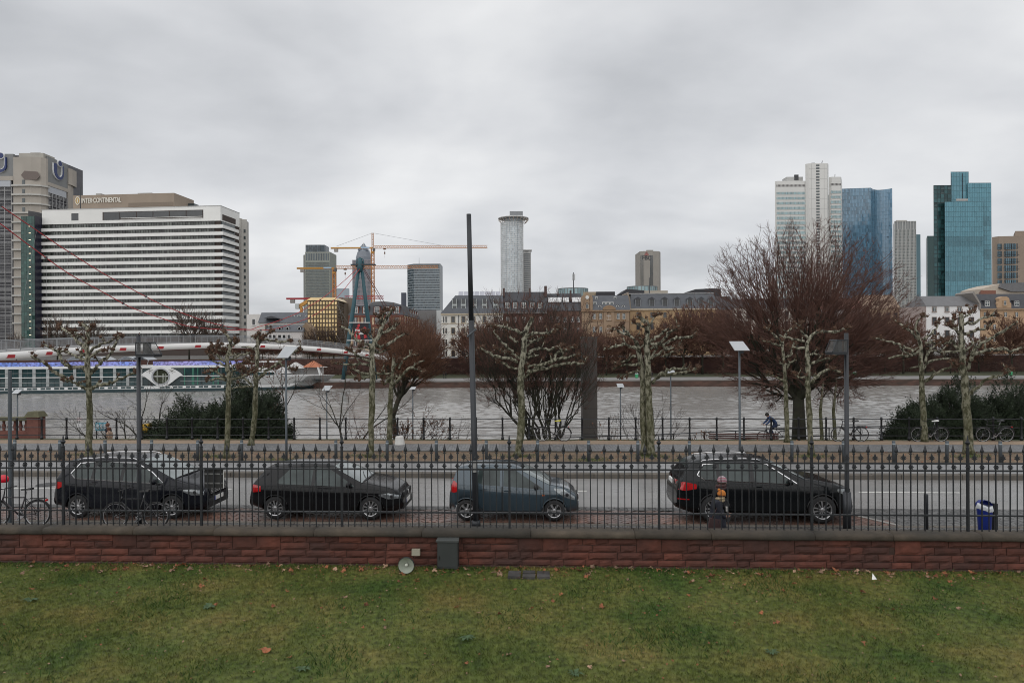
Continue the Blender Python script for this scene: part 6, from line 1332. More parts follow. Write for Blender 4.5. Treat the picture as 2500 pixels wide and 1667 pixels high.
# the great bare tree behind the railing
random.seed(21)
Yt=38.0;base=P(1950,1075,Yt);base.z=-1.75
r=thing('bare_tree','great dark bare tree with fan of red brown twigs by the railing','tree',base)
TB,WB=MB(),MB()
TB.tube([base,base+Vector((0.02,0,1.8)),base+Vector((0.0,0,3.6))],[0.46,0.36,0.28],12)
cc=P(1962,772,Yt)
target_tree(TB,WB,base+Vector((0,0,3.4)),P(1960,776,Yt),(5.95,4.8,5.5),1950,13,10,0.17,9,0.42,0.0078,zmin=0.5,upb=0.0,cone=2)
TB.build('trunk',dark_bark,r,True);tag(WB.build('twigs',twig_rb,r),kind='stuff')
# brown many-stemmed tree in the middle
random.seed(5)
def bushy(label,px,Yt,z0,stems,length,depth,r0,spread,up,twm,ratio=0.74,kids=(2,3),lean=0,fan=30,name='bare_tree',start=0.0,twig=0.0065,flat=1.0,cat='tree',group=None,leaves=0,leafm=None):
 base=Vector((PX(px,Yt),Yt,z0));r=thing(name,label,cat,base,group);TB,WB=MB(),MB();st=[]
 for k in range(stems):
  a=(lerp(-fan,fan,k/(stems-1))if stems >1 else 0)+random.uniform(-5,5)+lean;st.append(((math.sin(R(a)),random.uniform(-0.35,0.35),math.cos(R(a))),random.uniform(0.85,1.1)))
 b0=base+Vector((0,0,start))
 if start >0:TB.tube([base,b0],[r0*1.6,r0*1.3],8)
 bare_tree(TB,WB,b0,st,length,depth,r0,spread,up,ratio,kids,twig,flat=flat)
 TB.build('trunk',dark_bark,r,True);tag(WB.build('twigs',twm,r),kind='stuff')
 if leaves:
  LB=MB();vs=WB.v
  for k in range(leaves):
   p=Vector(random.choice(vs));a=Vector((random.gauss(0,1),random.gauss(0,1),random.gauss(0,1))).normalized()*0.045;b=a.orthogonal().normalized()*0.03
   LB.add([p-a,p+b,p+a,p-b],[(0,1,2,3)])
  tag(LB.build('leaves',leafm,r),kind='stuff')
 return r
Yt=37.0;base=Vector((PX(1322,Yt),Yt,-1.7));r=thing('bare_tree','brown bare tree of many upright stems by the leaning bicycle','tree',base);TB,WB=MB(),MB()
for k in range(4):target_tree(TB,WB,base+Vector(((k-1.5)*0.32,random.uniform(-0.3,0.3),0.15)),P(1303+(k-1.5)*62,838+abs(k-1.5)*16,Yt),(2.0,1.9,3.3),230,4,6,0.075,10,0.42,0.0070,zmin=1.0,upb=0.2,cone=True)
TB.build('trunk',dark_bark,r,True);tag(WB.build('twigs',twig_rb,r),kind='stuff')
Yt=37.5;base=Vector((PX(978,Yt),Yt,-1.7));r=thing('bare_tree','orange brown bare tree leaning over the water behind the mossy plane','tree',base);TB,WB=MB(),MB()
TB.tube([base,base+Vector((-0.25,0,1.2)),base+Vector((-0.45,0,2.6)),base+Vector((-0.1,0,3.6))],[0.2,0.16,0.15,0.12],9)
target_tree(TB,WB,base+Vector((-0.1,0,3.5)),P(1002,858,Yt),(2.5,2.2,2.15),480,8,7,0.09,9,0.42,0.0075,upb=-0.15)
TB.build('trunk',dark_bark,r,True);tag(WB.build('twigs',M('orange_brown_twigs',(0.125,0.058,0.032),0.9,var=0.4,scale=1.2),r),kind='stuff')
bushy('young bare tree with two dark stems behind the railing',848,36.5,-1.7,3,2.1,5,0.065,0.5,0.3,twig_rb,0.76,(2,2),0,26,twig=0.006)
bushy('small gnarled bare tree beside the information board',338,36.0,-1.6,4,1.5,5,0.085,0.6,0.1,twig_dk,0.76,(2,2),-10,45,twig=0.007)
bushy('small brown leafed tree behind the slanting lamp limb',668,37.5,-1.7,2,1.6,4,0.06,0.6,0.1,twig_rb,0.74,(2,3),0,25,leaves=500,leafm=leaf_dead,start=1.2)
bushy('shrub holding withered leaves behind the white bollard block',995,35.5,-1.2,5,0.85,3,0.03,0.5,0.3,twig_dk,0.74,(2,3),0,35,name='shrub',cat='shrub',leaves=700,leafm=leaf_dead)
bushy('round shrub with red brown withered leaves at the water',1035,35.2,-1.3,5,0.95,3,0.03,0.55,0.3,twig_dk,0.76,(2,3),5,40,name='shrub',cat='shrub',leaves=450,leafm=leaf_dead)
bushy('leafless arching shrub beside the tall dark lamp',1098,35.0,-1.2,6,0.9,3,0.025,0.5,0.1,twig_dk,0.74,(2,2),10,55,name='shrub',cat='shrub')
bushy('leafless shrub behind the twin stemmed plane tree',1570,35.5,-1.5,7,1.2,3,0.03,0.45,0.45,twig_dk,0.76,(2,3),0,45,name='shrub',cat='shrub')
bushy('sparse shrub before the grey concrete column',1475,35.0,-1.3,4,0.9,3,0.025,0.5,0.4,twig_dk,0.74,(2,2),15,30,name='shrub',cat='shrub',leaves=60,leafm=leaf_dead)
bushy('low ragged shrub by the ramp railing',1715,34.6,-1.0,5,0.6,3,0.02,0.5,0.4,twig_dk,0.74,(2,2),0,45,name='shrub',cat='shrub',leaves=120,leafm=leaf_dead)
bushy('low leafless shrub with red stems below the pylon',925,35.4,-1.2,5,0.8,3,0.025,0.5,0.3,twig_rb,0.74,(2,3),0,40,name='shrub',cat='shrub',leaves=100,leafm=leaf_dead)
# thin birch stems right of the great tree
for px,lab in ((2003,'thin birch stem just right of the great bare tree'),(2035,'second thin birch trunk behind the parked bicycle')):
 Yt=36.0;b=Vector((PX(px,Yt),Yt,-1.7));r=thing('birch_tree',lab,'tree',b);mb=MB();mb.tube([b,b+Vector((0.05,0,1.6)),b+Vector((-0.02,0,2.9)),b+Vector((0.15,0,4.6))],[0.12,0.10,0.085,0.03],8);mb.build('trunk',plane_bark,r,True)
 TB,WB=MB(),MB();bare_tree(TB,WB,b+Vector((0.1,0,3.6)),[((0.6,0.1,0.7),1),((-0.4,0.2,0.8),0.8)],0.9,3,0.035,0.5,0.3,0.74,(2,2),0.004);TB.build('branch',dark_bark,r);tag(WB.build('twigs',twig_dk,r),kind='stuff')
# ---------------------------------------------------------------- far bank trees (a few shapes, copied)
far_src=[]
def far_shape(seed,h,wd,twm,stemr=0.16,n=3,nt=380,nw=7):
 random.seed(seed);TB,WB=MB(),MB()
 TB.tube([(0,0,0),(0.05,0,h*0.16),(0,0,h*0.28)],[stemr*1.3,stemr,stemr*0.95],7)
 target_tree(TB,WB,(0,0,h*0.26),(0,0,h*0.60),(h*0.40*wd,h*0.36*wd,h*0.42),nt,8,6,stemr*0.6,nw,h*0.065,0.036,zmin=h*0.16,upb=0.15)
 return TB.mesh('trunk',dark_bark,True),WB.mesh('twigs',twm),h
far_src=[far_shape(101,12,1.0,twig_far),far_shape(102,11,1.15,twig_far),far_shape(103,13,0.9,twig_far2),far_shape(104,10,1.2,twig_far),far_shape(105,12,1.0,twig_far2,nt=190,nw=3)]
def far_tree(px,Yt,z0,h,k,lab,grp='bare trees on the far bank'):
 tm,wm,h0=far_src[k];r=thing('bare_tree',lab,'tree',(PX(px,Yt),Yt,z0),grp)
 link('trunk',tm,r);tag(link('twigs',wm,r),kind='stuff');s=h/h0;r.scale=(s,s*0.9,s);r.rotation_euler[2]=random.uniform(0,6.28);return r
random.seed(77)
FT=[(948,178,15.8,0,'rusty bare tree before the cream and red brick house'),(985,176,14.2,1,'rusty bare tree left of the kiosk'),(1020,179,14.7,3,'dense rusty bare tree hiding the side wing'),(1052,176,12.0,1,'low rusty bare tree beside the white stucco house'),
 (1150,180,13.6,3,'reddish bare tree under the stucco house windows'),(1195,178,15.1,0,'reddish bare tree before the stucco house corner'),(1245,181,15.1,1,'reddish bare tree before the dark red brick house'),(1290,178,13.6,3,'low reddish bare tree below the brick house'),(1340,181,15.1,0,'reddish bare tree before the low brown house'),(1385,178,13.6,1,'low bare tree left of the ornate house'),
 (1430,180,12.6,3,'low reddish bare tree before the ornate house'),(1480,178,11.8,1,'small bare tree below the ornate house balcony'),(1530,181,11.8,0,'small bare tree before the party wall'),(1580,178,11.8,3,'small bare tree before the ochre house'),(1625,180,14.2,0,'brown bare tree before the ochre house middle'),(1668,178,18.0,1,'brown bare tree before the ochre house end'),(1715,181,18.8,3,'brown bare tree beside the ochre house'),(1765,179,17.3,0,'brown bare tree before the brown rendered house'),
 (1820,181,13.9,1,'brown bare tree before the cream house'),(1880,178,13.9,3,'brown bare tree behind the great tree'),(1940,181,13.9,0,'brown bare tree behind the great trunk'),(2010,179,15.4,1,'brown bare tree before the grey house'),(2060,181,16.9,3,'brown bare tree beside the grey house'),(2110,178,16.9,0,'brown bare tree before the tan gable house'),(2160,181,15.4,1,'brown bare tree left of the white house'),(2205,178,15.4,3,'brown bare tree at the white house side wing'),
 (2260,180,10.0,2,'grey bare tree before the white house corner'),(2320,178,11.2,2,'grey bare tree before the white house windows'),(2390,181,10.0,1,'brown bare tree between the white and tan houses'),(2470,176,15.0,0,'tall rusty tree before the tan brick house'),(2530,178,14.0,1,'tall rusty tree past the tan brick house'),
 (140,196,14.5,2,'bare tree before the lower hotel floors'),(225,197,13.0,2,'small bare tree before the hotel'),(462,194,17.5,0,'rust topped bare tree before the hotel stair side'),(515,195,15.0,2,'bare tree under the hotel stair tower'),(40,196,9.0,2,'bare tree before the glass stairwell'),(640,192,8.0,2,'bare tree before the white cubic house'),(780,190,11.0,2,'bare tree before the gold office block'),(815,191,11.0,2,'bare tree beside the bridge pylon before gold block'),(755,189,9.0,2,'bare tree before the brown gable wall')]
for px,Yt,h,k,lab in FT:far_tree(px,Yt,QZ+0.2 if Yt <186 else 1.4,h*(1.0 if Yt <186 else 0.95),k if Yt <189 else 4,lab)
# clipped low planes along the quay street
for i in range(30):
 px=540+i*13+random.uniform(-4,4)+(0 if i <22 else 330+i*8)
 far_tree(px,189+random.uniform(-1,2),1.4,random.uniform(3.6,4.8),random.choice((0,1,3)),'low clipped rust coloured tree on the quay street','clipped trees on the quay street')
# hedge masses at the foot of the embankment
hb=MB();random.seed(31)
for i in range(9000):
 x=random.uniform(-150,170);p=Vector((x,183+random.uniform(-1.5,2.2),QZ+0.2+random.random()**0.8*(2.6+1.2*math.sin(x*0.21)+0.8*math.sin(x*0.57))))
 a=Vector((random.gauss(0,1),random.gauss(0,1),random.gauss(0,1))).normalized()*random.uniform(0.15,0.4);b=a.orthogonal().normalized()*random.uniform(0.08,0.2);hb.add([p-a,p+b,p+a,p-b],[(0,1,2,3)])
tag(hb.build('hedge',M('hedge_brown',(0.055,0.03,0.02),0.95,var=0.5,scale=0.3)),'brown hedge along the foot of the embankment',kind='stuff')
# ---------------------------------------------------------------- yews
yew_m=M('yew_green',(0.018,0.030,0.012),0.85,var=0.5,scale=1.2)
def yew(label,px,Yt,z0,wd,h,n,seed,dep=1.6):
 random.seed(seed);base=Vector((PX(px,Yt),Yt,z0));r=thing('yew_bush',label,'bush',base);LB,TB=MB(),MB()
 for k in range(26):
  a=random.uniform(-1,1);e=base+Vector((a*wd*0.8,random.uniform(-1,1)*dep*0.6,h*(0.9-0.5*a*a)*random.uniform(0.6,0.95)));TB.tube([base+Vector((a*wd*0.35,0,0.1)),lerp(base,e,0.6)+Vector((0,0,0.2)),e],[0.06,0.04,0.015],5)
 for k in range(n):
  u=random.uniform(-1,1);t=random.uniform(-1,1);hh=h*(1-0.62*abs(u)**2.2)*(0.86+0.14*math.sin(u*9+seed)+0.1*math.sin(u*23));
  c=base+Vector((u*wd,t*dep*(1-u*u*0.5),0));q=random.random()**0.55;c.z += hh*q*math.sqrt(max(0.02,1-t*t*0.5))
  out=Vector((u*1.1,t*0.6-0.25,0.55+0.5*q)).normalized();l=random.uniform(0.22,0.5)
  tip=c+out*l+Vector((random.gauss(0,0.08),random.gauss(0,0.08),random.gauss(0,0.06)))
  for m_ in range(6):
   f=m_/5;p=lerp(c,tip,f);s_=out.cross(Vector((random.gauss(0,1),random.gauss(0,1),random.gauss(0,1)))).normalized();wdt=0.15*(1-f*0.7);e=p+s_*wdt+out*0.08
   LB.add([p,lerp(p,e,0.5)+out.cross(s_)*0.05,e],[(0,1,2)])
   e=p-s_*wdt+out*0.08;LB.add([p,e,lerp(p,e,0.5)+out.cross(s_)*0.05],[(0,1,2)])
 TB.build('stems',dark_bark,r);tag(LB.build('foliage',yew_m,r),kind='stuff')
yew('dark green yew bush, lower and rounded, behind the railing',470,36.5,-1.6,2.5,3.35,5200,3)
yew('taller dark green yew rising behind the forked plane tree',600,37.5,-1.6,2.3,4.5,6200,9)
yew('broad dark yew mass behind the parked bicycles',2335,37.5,-1.7,3.1,4.2,7600,14)
yew('low dark yew at the left of the broad yew mass',2225,36.0,-1.7,1.0,2.9,2400,15)
yew('dark yew past the tall plane tree',2480,37.5,-1.7,2.0,4.4,4200,16)
# ================================================================== sandstone wall with coping
random.seed(11)
WF=14.24            # front face of the stones (street frame)
lawn_z=0.11
wr=thing('sandstone_wall','low red sandstone wall of rough blocks with grey coping','wall',SP(1250,WF,0.1))
stn=M('red_sandstone',(0.098,0.031,0.020),0.88,var=0.28,scale=6,rnd=0.38,bump=0.016,bscale=11,dark=(0.045,0.024,0.02),dscale=1.1,damt=0.75,world=True,detail=7)
mort=M('wall_mortar',(0.048,0.026,0.02),0.95,var=0.3,scale=8)
s0,s1=SS(-90,WF),SS(2600,WF)
mb=MB();mb.prism([ST(s0,WF+0.045,-0.1),ST(s1,WF+0.045,-0.1),ST(s1,WF+0.5,-0.1),ST(s0,WF+0.5,-0.1)],[ST(s0,WF+0.045,0.72),ST(s1,WF+0.045,0.72),ST(s1,WF+0.5,0.72),ST(s0,WF+0.5,0.72)]);mb.build('core',mort,wr)
def stone(sa,sb,za,zb):
 mb=MB();g=0.006;sa += g;sb -= g;za += g;zb -= g;nx=max(2,int((sb-sa)/0.09));nz=3 if zb-za <0.2 else 5
 V={}
 for i in range(nx+1):
  for j in range(nz+1):
   u,v=i/nx,j/nz;e=min(u,1-u)*(sb-sa);e2=min(v,1-v)*(zb-za);ed=min(e,e2)
   d=-0.032*min(1,ed/0.008+0.25)-random.uniform(0,0.009)*(1 if ed >0.005 else 0.3)
   V[i,j]=len(mb.v);mb.v.append(tuple(ST(lerp(sa,sb,u)+random.uniform(-0.004,0.004),WF+0.04+d,lerp(za,zb,v)+random.uniform(-0.004,0.004))))
 for i in range(nx):
  for j in range(nz):mb.f.append((V[i,j],V[i+1,j],V[i+1,j+1],V[i,j+1]));mb.m.append(0)
 edge=[V[i,0]for i in range(nx+1)]+[V[nx,j]for j in range(1,nz+1)]+[V[i,nz]for i in range(nx-1,-1,-1)]+[V[0,j]for j in range(nz-1,0,-1)]
 o=len(mb.v);k=len(edge)
 for q in edge:x,y,z=mb.v[q];mb.v.append((x,y+0.08,z))
 for q in range(k):mb.f.append((edge[q],o+q,o+(q+1)% k,edge[(q+1)% k]));mb.m.append(0)
 ob=mb.build('stone',stn,wr)
rows=[0.71-0.152*k for k in range(5)]
taken=[]
for k in range(4):
 zt_,zb_=rows[k],rows[k+1];s=s0+random.uniform(0,0.2)
 while s <s1:
  ln=random.choice((0.26,0.28,0.4,0.5,0.56,0.6))*random.uniform(0.92,1.1)
  blk=[b for b in taken if b[2]== k and b[0]<s+ln and b[1]>s]
  if blk:
   b=blk[0]
   if b[0]-s >0.12:stone(s,b[0],zb_,zt_)
   s=b[1];continue
  if k in (0,)and random.random()<0.12:
   ln=0.52;stone(s,s+ln,rows[k+2],zt_);taken.append((s,s+ln,k+1))
  else:stone(s,s+ln,zb_,zt_)
  s += ln
mb=MB();mb.prism([ST(s0,WF-0.03,0.02),ST(s1,WF-0.03,0.02),ST(s1,WF+0.04,0.02),ST(s0,WF+0.04,0.02)],[ST(s0,WF-0.03,0.105),ST(s1,WF-0.03,0.105),ST(s1,WF+0.04,0.125),ST(s0,WF+0.04,0.125)]);mb.build('plinth',mort,wr)
cop=M('coping_stone',(0.070,0.055,0.040),0.85,var=0.35,scale=4,rnd=0.25,bump=0.01,bscale=16,dark=(0.024,0.023,0.019),dscale=0.7,damt=0.75,world=True,detail=7)
s=s0
while s <s1:
 ln=random.uniform(1.4,2.3);pr=[(WF-0.05,0.712),(WF-0.065,0.74),(WF-0.065,0.795),(WF-0.045,0.83),(WF+0.0,0.848),(WF+0.34,0.85),(WF+0.4,0.82),(WF+0.4,0.712)]
 mb=MB();n=8;dz=random.uniform(-0.004,0.004)
 for i in range(n+1):
  for t,z in pr:mb.v.append(tuple(ST(lerp(s+0.006,s+ln-0.006,i/n),t+random.gauss(0,0.004),z+dz+random.gauss(0,0.0035))))
 m_=len(pr)
 for i in range(n):
  for j in range(m_):a=i*m_+j;b=i*m_+(j+1)% m_;mb.f.append((a,a+m_,b+m_,b));mb.m.append(0)
 mb.f.append(tuple(range(m_)));mb.f.append(tuple(range(n*m_+m_-1,n*m_-1,-1)));mb.m +=[0,0]
 mb.build('coping_slab',cop,wr,True);s += ln
# ================================================================== iron fence
FT_=WF+0.22;FZ=0.83
fr=thing('iron_fence','dark wrought iron fence with spear tipped bars on the wall','fence',SP(1250,FT_,FZ))
fo=Vector(ORG[fr.name])
def bar_mesh(h,w):
 mb=MB();mb.box(-w/2,w/2,-w/2,w/2,0,h);return mb.mesh('bar',iron)
long_bar=bar_mesh(2.47-FZ,0.021);short_bar=bar_mesh(2.34-FZ,0.0155)
mb=MB();mb.lathe([(0.016,0.0),(0.03,0.006),(0.03,0.022),(0.014,0.03),(0.036,0.055),(0.042,0.075),(0.03,0.11),(0.012,0.17),(0.004,0.215)],n=8)
mb.v=[(x,y*0.55,z)for x,y,z in mb.v];spear=mb.mesh('spear_head',iron,True)
# leaf shaped finial of the short bars
half=[(0.012,0.0),(0.018,0.012),(0.05,0.03),(0.062,0.052),(0.04,0.046),(0.028,0.05),(0.046,0.066),(0.046,0.085),(0.022,0.076),(0.016,0.1),(0.0,0.145)]
outl=half+[(-a,b)for a,b in half[-2::-1]]
mb=MB();mb.prism([(a,-0.009,b)for a,b in outl],[(a,0.009,b)for a,b in outl]);leafm_=mb.mesh('leaf_finial',iron)
ro=[]
for k in range(24):
 a=2*PI*k/24;q=0.042+0.014*math.cos(6*a);ro.append((q*math.cos(a),q*math.sin(a)))
mb=MB();mb.prism([(a,-0.032,b)for a,b in ro],[(a*0.8,0.02,b*0.8)for a,b in ro]);mb.lathe([(0.016,-0.05),(0.026,-0.03)],(0,0,0),8,'y');rosette=mb.mesh('rosette',iron)
mb=MB();mb.box(-0.023,0.023,-0.023,0.023,0,1.72);mb.lathe([(0.03,1.72),(0.036,1.725),(0.036,1.74),(0.02,1.75),(0.02,1.79),(0.045,1.82),(0.05,1.845),(0.03,1.86),(0.03,1.87),(0.022,1.875),(0.006,1.985)],n=8);mb.lathe([(0.036,1.50),(0.036,1.53)],n=4);post_m=mb.mesh('fence_post',iron)
def fput(me,name,s,z,par=fr,rot=0.0):o=link(name,me,par);o.location=ST(s,FT_,z)-fo;o.rotation_euler=(0,rot,TH);return o
posts=[-184,153,490,833,1242,1607,1980,2361,2742];ni=[11,11,11,13,11,11,11,11]
ps_=[SS(p,FT_)for p in posts]
for p in ps_:fput(post_m,'fence_post',p,FZ)
lo,hi=SS(-45,FT_),SS(2545,FT_)
for a,b,n in zip(ps_[:-1],ps_[1:],ni):
 for i in range(n):
  s=lerp(a,b,i/n)
  if lo <s <hi:
   if i >0:
    ob=fput(long_bar,'long_bar',s,FZ,rot=random.gauss(0,0.003));q=link('spear_head',spear,ob);q.location=(0,0,2.42-FZ)
   q=fput(rosette,'rosette',s,2.165)
  s2=lerp(a,b,(i+0.5)/n)
  if lo <s2 <hi:
   ob=fput(short_bar,'short_bar',s2,FZ,rot=random.gauss(0,0.003));q=link('leaf_finial',leafm_,ob);q.location=(0,0,2.30-FZ)
for z,h in ((1.17,0.03),(2.09,0.034),(2.24,0.034)):
 mb=MB();mb.prism([ST(ps_[0],FT_-0.02,z-h/2),ST(ps_[-1],FT_-0.02,z-h/2),ST(ps_[-1],FT_+0.02,z-h/2),ST(ps_[0],FT_+0.02,z-h/2)],[ST(ps_[0],FT_-0.02,z+h/2),ST(ps_[-1],FT_-0.02,z+h/2),ST(ps_[-1],FT_+0.02,z+h/2),ST(ps_[0],FT_+0.02,z+h/2)]);mb.build('rail',iron,fr)
# back of a square sign fixed to the fence
sg=thing('fence_sign','back of a dark square sign fixed to the iron fence','sign',SP(521,FT_+0.06,1.7))
a,b=SS(498,FT_+0.06),SS(543.5,FT_+0.06);tt=FT_+0.05
mb=MB();mb.prism([ST(a,tt,1.655),ST(b,tt,1.655),ST(b,tt+0.012,1.655),ST(a,tt+0.012,1.655)],[ST(a,tt,2.065),ST(b,tt,2.065),ST(b,tt+0.012,2.065),ST(a,tt+0.012,2.065)]);mb.build('plate',M('sign_back',(0.02,0.02,0.02),0.6,var=0.2),sg)
for z in (1.75,1.95):mb=MB();mb.prism([ST(a,tt-0.02,z),ST(b,tt-0.02,z),ST(b,tt,z),ST(a,tt,z)],[ST(a,tt-0.02,z+0.03),ST(b,tt-0.02,z+0.03),ST(b,tt,z+0.03),ST(a,tt,z+0.03)]);mb.build('bracket',M('zinc_bracket',(0.18,0.18,0.18),0.5,0.5),sg)
mb=MB();mb.prism([ST(b+0.001,tt-0.003,1.655),ST(b+0.012,tt-0.003,1.655),ST(b+0.012,tt+0.014,1.655),ST(b+0.001,tt+0.014,1.655)],[ST(b+0.001,tt-0.003,2.065),ST(b+0.012,tt-0.003,2.065),ST(b+0.012,tt+0.014,2.065),ST(b+0.001,tt+0.014,2.065)]);mb.build('edge',white_p,sg)
# ================================================================== box, loudspeaker, drain on the lawn
gb=M('cabinet_grey_green',(0.032,0.037,0.036),0.55,var=0.12,scale=4)
c=SP(1091.5,WF-0.14,lawn_z);r=thing('utility_box','dark grey utility cabinet standing against the sandstone wall','cabinet',c,rotz=TH);ORG[r.name]=(0,0,0)
mb=MB();mb.box(-0.21,0.21,-0.1,0.12,0.02,0.57);mb.build('case',gb,r)
mb=MB();mb.prism([(-0.235,-0.135,0.57),(0.235,-0.135,0.57),(0.235,-0.135,0.6),(-0.235,-0.135,0.6)],[(-0.22,0.13,0.57),(0.22,0.13,0.57),(0.22,0.13,0.615),(-0.22,0.13,0.615)]);mb.build('lid',M('cabinet_lid',(0.06,0.066,0.064),0.5),r)
mb=MB();mb.box(-0.195,0.195,-0.108,-0.1,0.05,0.55);d=mb.build('door',gb,r)
mb=MB();mb.box(-0.175,-0.16,-0.122,-0.108,0.2,0.28);mb.build('handle',M('handle_black',(0.01,0.01,0.01),0.4),d)
for dx in (-0.16,0.16):mb=MB();mb.box(dx-0.03,dx+0.03,-0.08,0.1,-0.03,0.02);mb.build('foot',gb,r)
c=SP(989,WF-0.55,lawn_z);r=thing('horn_loudspeaker','round grey horn loudspeaker on the lawn facing out from the wall','loudspeaker',c,rotz=TH);ORG[r.name]=(0,0,0)
gz=0.175
mb=MB();mb.lathe([(0.165,-0.02),(0.172,0.0),(0.165,0.03),(0.12,0.07),(0.07,0.16),(0.05,0.24),(0.05,0.3)],(0,0,gz),28,'y',cap=False);mb.build('horn',M('horn_dark',(0.02,0.025,0.026),0.5),r,True)
mb=MB();mb.lathe([(0.158,-0.012),(0.13,0.02),(0.09,0.05),(0.05,0.07),(0.03,0.08)],(0,0,gz),28,'y',cap=False);mb.build('inner_cone',M('horn_pale',(0.30,0.33,0.27),0.6,var=0.15,scale=8),r,True)
mb=MB();mb.lathe([(0.004,-0.02),(0.02,-0.016),(0.032,0.0),(0.034,0.03),(0.03,0.08)],(0,0,gz),16,'y');mb.build('driver_boss',M('horn_boss',(0.5,0.52,0.45),0.5),r,True)
mb=MB();mb.tube([(0,0.15,gz),(0.0,0.2,0.05),(0.0,0.2,-0.03)],0.015,6);mb.build('stake',iron,r)
mb=MB();mb.box(0.03,0.2,0.42,0.5,0.24,0.37);mb.build('junction_box',M('cream_box',(0.33,0.31,0.24),0.6,var=0.1),r)
r=thing('drain_grate','mossy stone drain cover set in the lawn','drain',P(1288,1408,13.7)*1.0);q=(0,0,0)
gpos=SP(1288,13.72,lawn_z+0.02)
for i in range(3):
 for j in range(2):
  mb=MB();sc=SS(1288,13.72);a0=sc-0.42+i*0.29;t0=13.5+j*0.2;dz=lawn_z+0.03+random.uniform(0,0.012)
  mb.prism([ST(a0,t0,0),ST(a0+0.27,t0,0),ST(a0+0.27,t0+0.18,0),ST(a0,t0+0.18,0)],[ST(a0+0.01,t0+0.01,dz),ST(a0+0.26,t0+0.01,dz),ST(a0+0.26,t0+0.17,dz),ST(a0+0.01,t0+0.17,dz)]);mb.build('slab',M('drain_stone',(0.05,0.047,0.045),0.8,var=0.35,scale=9,rnd=0.3),r)
c=SP(2132,13.55,lawn_z+0.03);r=tag(MB().add([c+Vector((-0.05,0,0)),c+Vector((0.06,0.02,0.0)),c+Vector((-0.01,0.05,0.11)),c+Vector((0.02,-0.04,0.02))],[(0,3,2),(3,1,2),(0,2,1),(0,1,3)]).build('paper_scrap',white_p,origin=None),'crumpled white paper scrap on the lawn by the wall','litter')
# ================================================================== street lamps and poles
pole_m=M('lamp_pole_dark',(0.032,0.035,0.04),0.42,0.3,var=0.15,scale=3)
pole_g=M('lamp_pole_grey',(0.085,0.10,0.112),0.45,0.3,var=0.15,scale=3)
T0=17.75
b=SP(1160,T0,0);t=P(1144.5,523,b.y);r=thing('lamp_post','tall thick dark lamp post on the sidewalk between two cars','lamp post',b)
mid=lerp(b,t,0.66)
mb=MB();mb.tube([b,lerp(b,t,0.02)],[0.12,0.12],14);mb.tube([lerp(b,t,0.0),lerp(b,t,0.2),mid],[0.078,0.076,0.072],14);mb.build('shaft',pole_m,r,True)
mb=MB();mb.tube([mid,t],[0.066,0.062],14);mb.build('upper_shaft',pole_m,r,True)
a=P(1141,822,b.y-0.07);e=P(1163,803,b.y-0.16);mb=MB();mb.tube([a,e],0.022,8);mb.build('arm',M('arm_grey',(0.09,0.1,0.11),0.4,0.3),r)
mb=MB();q=lerp(b,t,0.176);mb.box(q.x-0.045,q.x+0.045,q.y-0.088,q.y-0.07,q.z,q.z+0.3);mb.build('sticker',M('grey_sticker',(0.28,0.28,0.27),0.6,var=0.3,scale=20),r)
def lantern_post(label,px,ytop,side,hx0,hx1,hy0,hy1,boot=False):
 b=SP(px,T0,0);t=P(px,ytop,b.y);r=thing('street_lamp',label,'lamp post',b)
 mb=MB();mb.tube([b,lerp(b,t,0.16),t],[0.062,0.058,0.052],12);mb.build('shaft',pole_m,r,True)
 if boot:mb=MB();mb.tube([b,b+Vector((0,0,0.95))],0.1,12);mb.build('boot',pole_m,r,True)
 Yl=b.y;f=[(hx0,hy1),(hx1,hy1),(lerp(hx0,hx1,0.62 if side >0 else 1.0),hy0),(lerp(hx0,hx1,0.0 if side >0 else 0.32),hy0)]
 f=[P(x,y,Yl)for x,y in f];A=[q+Vector((0,-0.2,0))for q in f];B=[q+Vector((0,0.2,0))for q in f]
 mb=MB()
 for pp in (A,B):
  for i in range(4):mb.tube([pp[i],pp[(i+1)% 4]],0.013,5)
 for i in range(4):mb.tube([A[i],B[i]],0.018,5)
 mb.prism([f[0]+Vector((0,-0.2,-0.07)),f[1]+Vector((0,-0.2,-0.07)),f[1]+Vector((0,0.2,-0.07)),f[0]+Vector((0,0.2,-0.07))],[f[0]+Vector((0,-0.2,0)),f[1]+Vector((0,-0.2,0)),f[1]+Vector((0,0.2,0)),f[0]+Vector((0,0.2,0))]);mb.build('lantern_frame',pole_m,r)
 c0=sum(f,Vector())/4;mb=MB();mb.prism([c0+(q-c0)*0.93+Vector((0,-0.17,0))for q in f],[c0+(q-c0)*0.93+Vector((0,0.17,0))for q in f]);lg=M('lantern_glass',(0.22,0.22,0.21),0.15,var=0.4,scale=5);lg.node_tree.nodes['Principled BSDF'].inputs['Alpha'].default_value=0.25;mb.build('lantern_glass',lg,r)
 mb=MB();mb.box(c0.x-0.05,c0.x+0.05,c0.y-0.12,c0.y+0.12,f[0].z,f[2].z);mb.build('lamp_core',pole_m,r)
 return r
lantern_post('dark street lamp with angular glass lantern beside the black minivan',338,820,1,341,386,836,865)
lantern_post('dark street lamp with angular lantern and boot by the large estate',2066,813,-1,2024,2060,830,859,True)
b=SP(22,T0,0);mb=MB();mb.tube([b,P(24,905,b.y)],0.045,10);r=tag(mb.build('sign_post',pole_g,origin=None),'plain grey post beside the bicycle with red helmet','post')
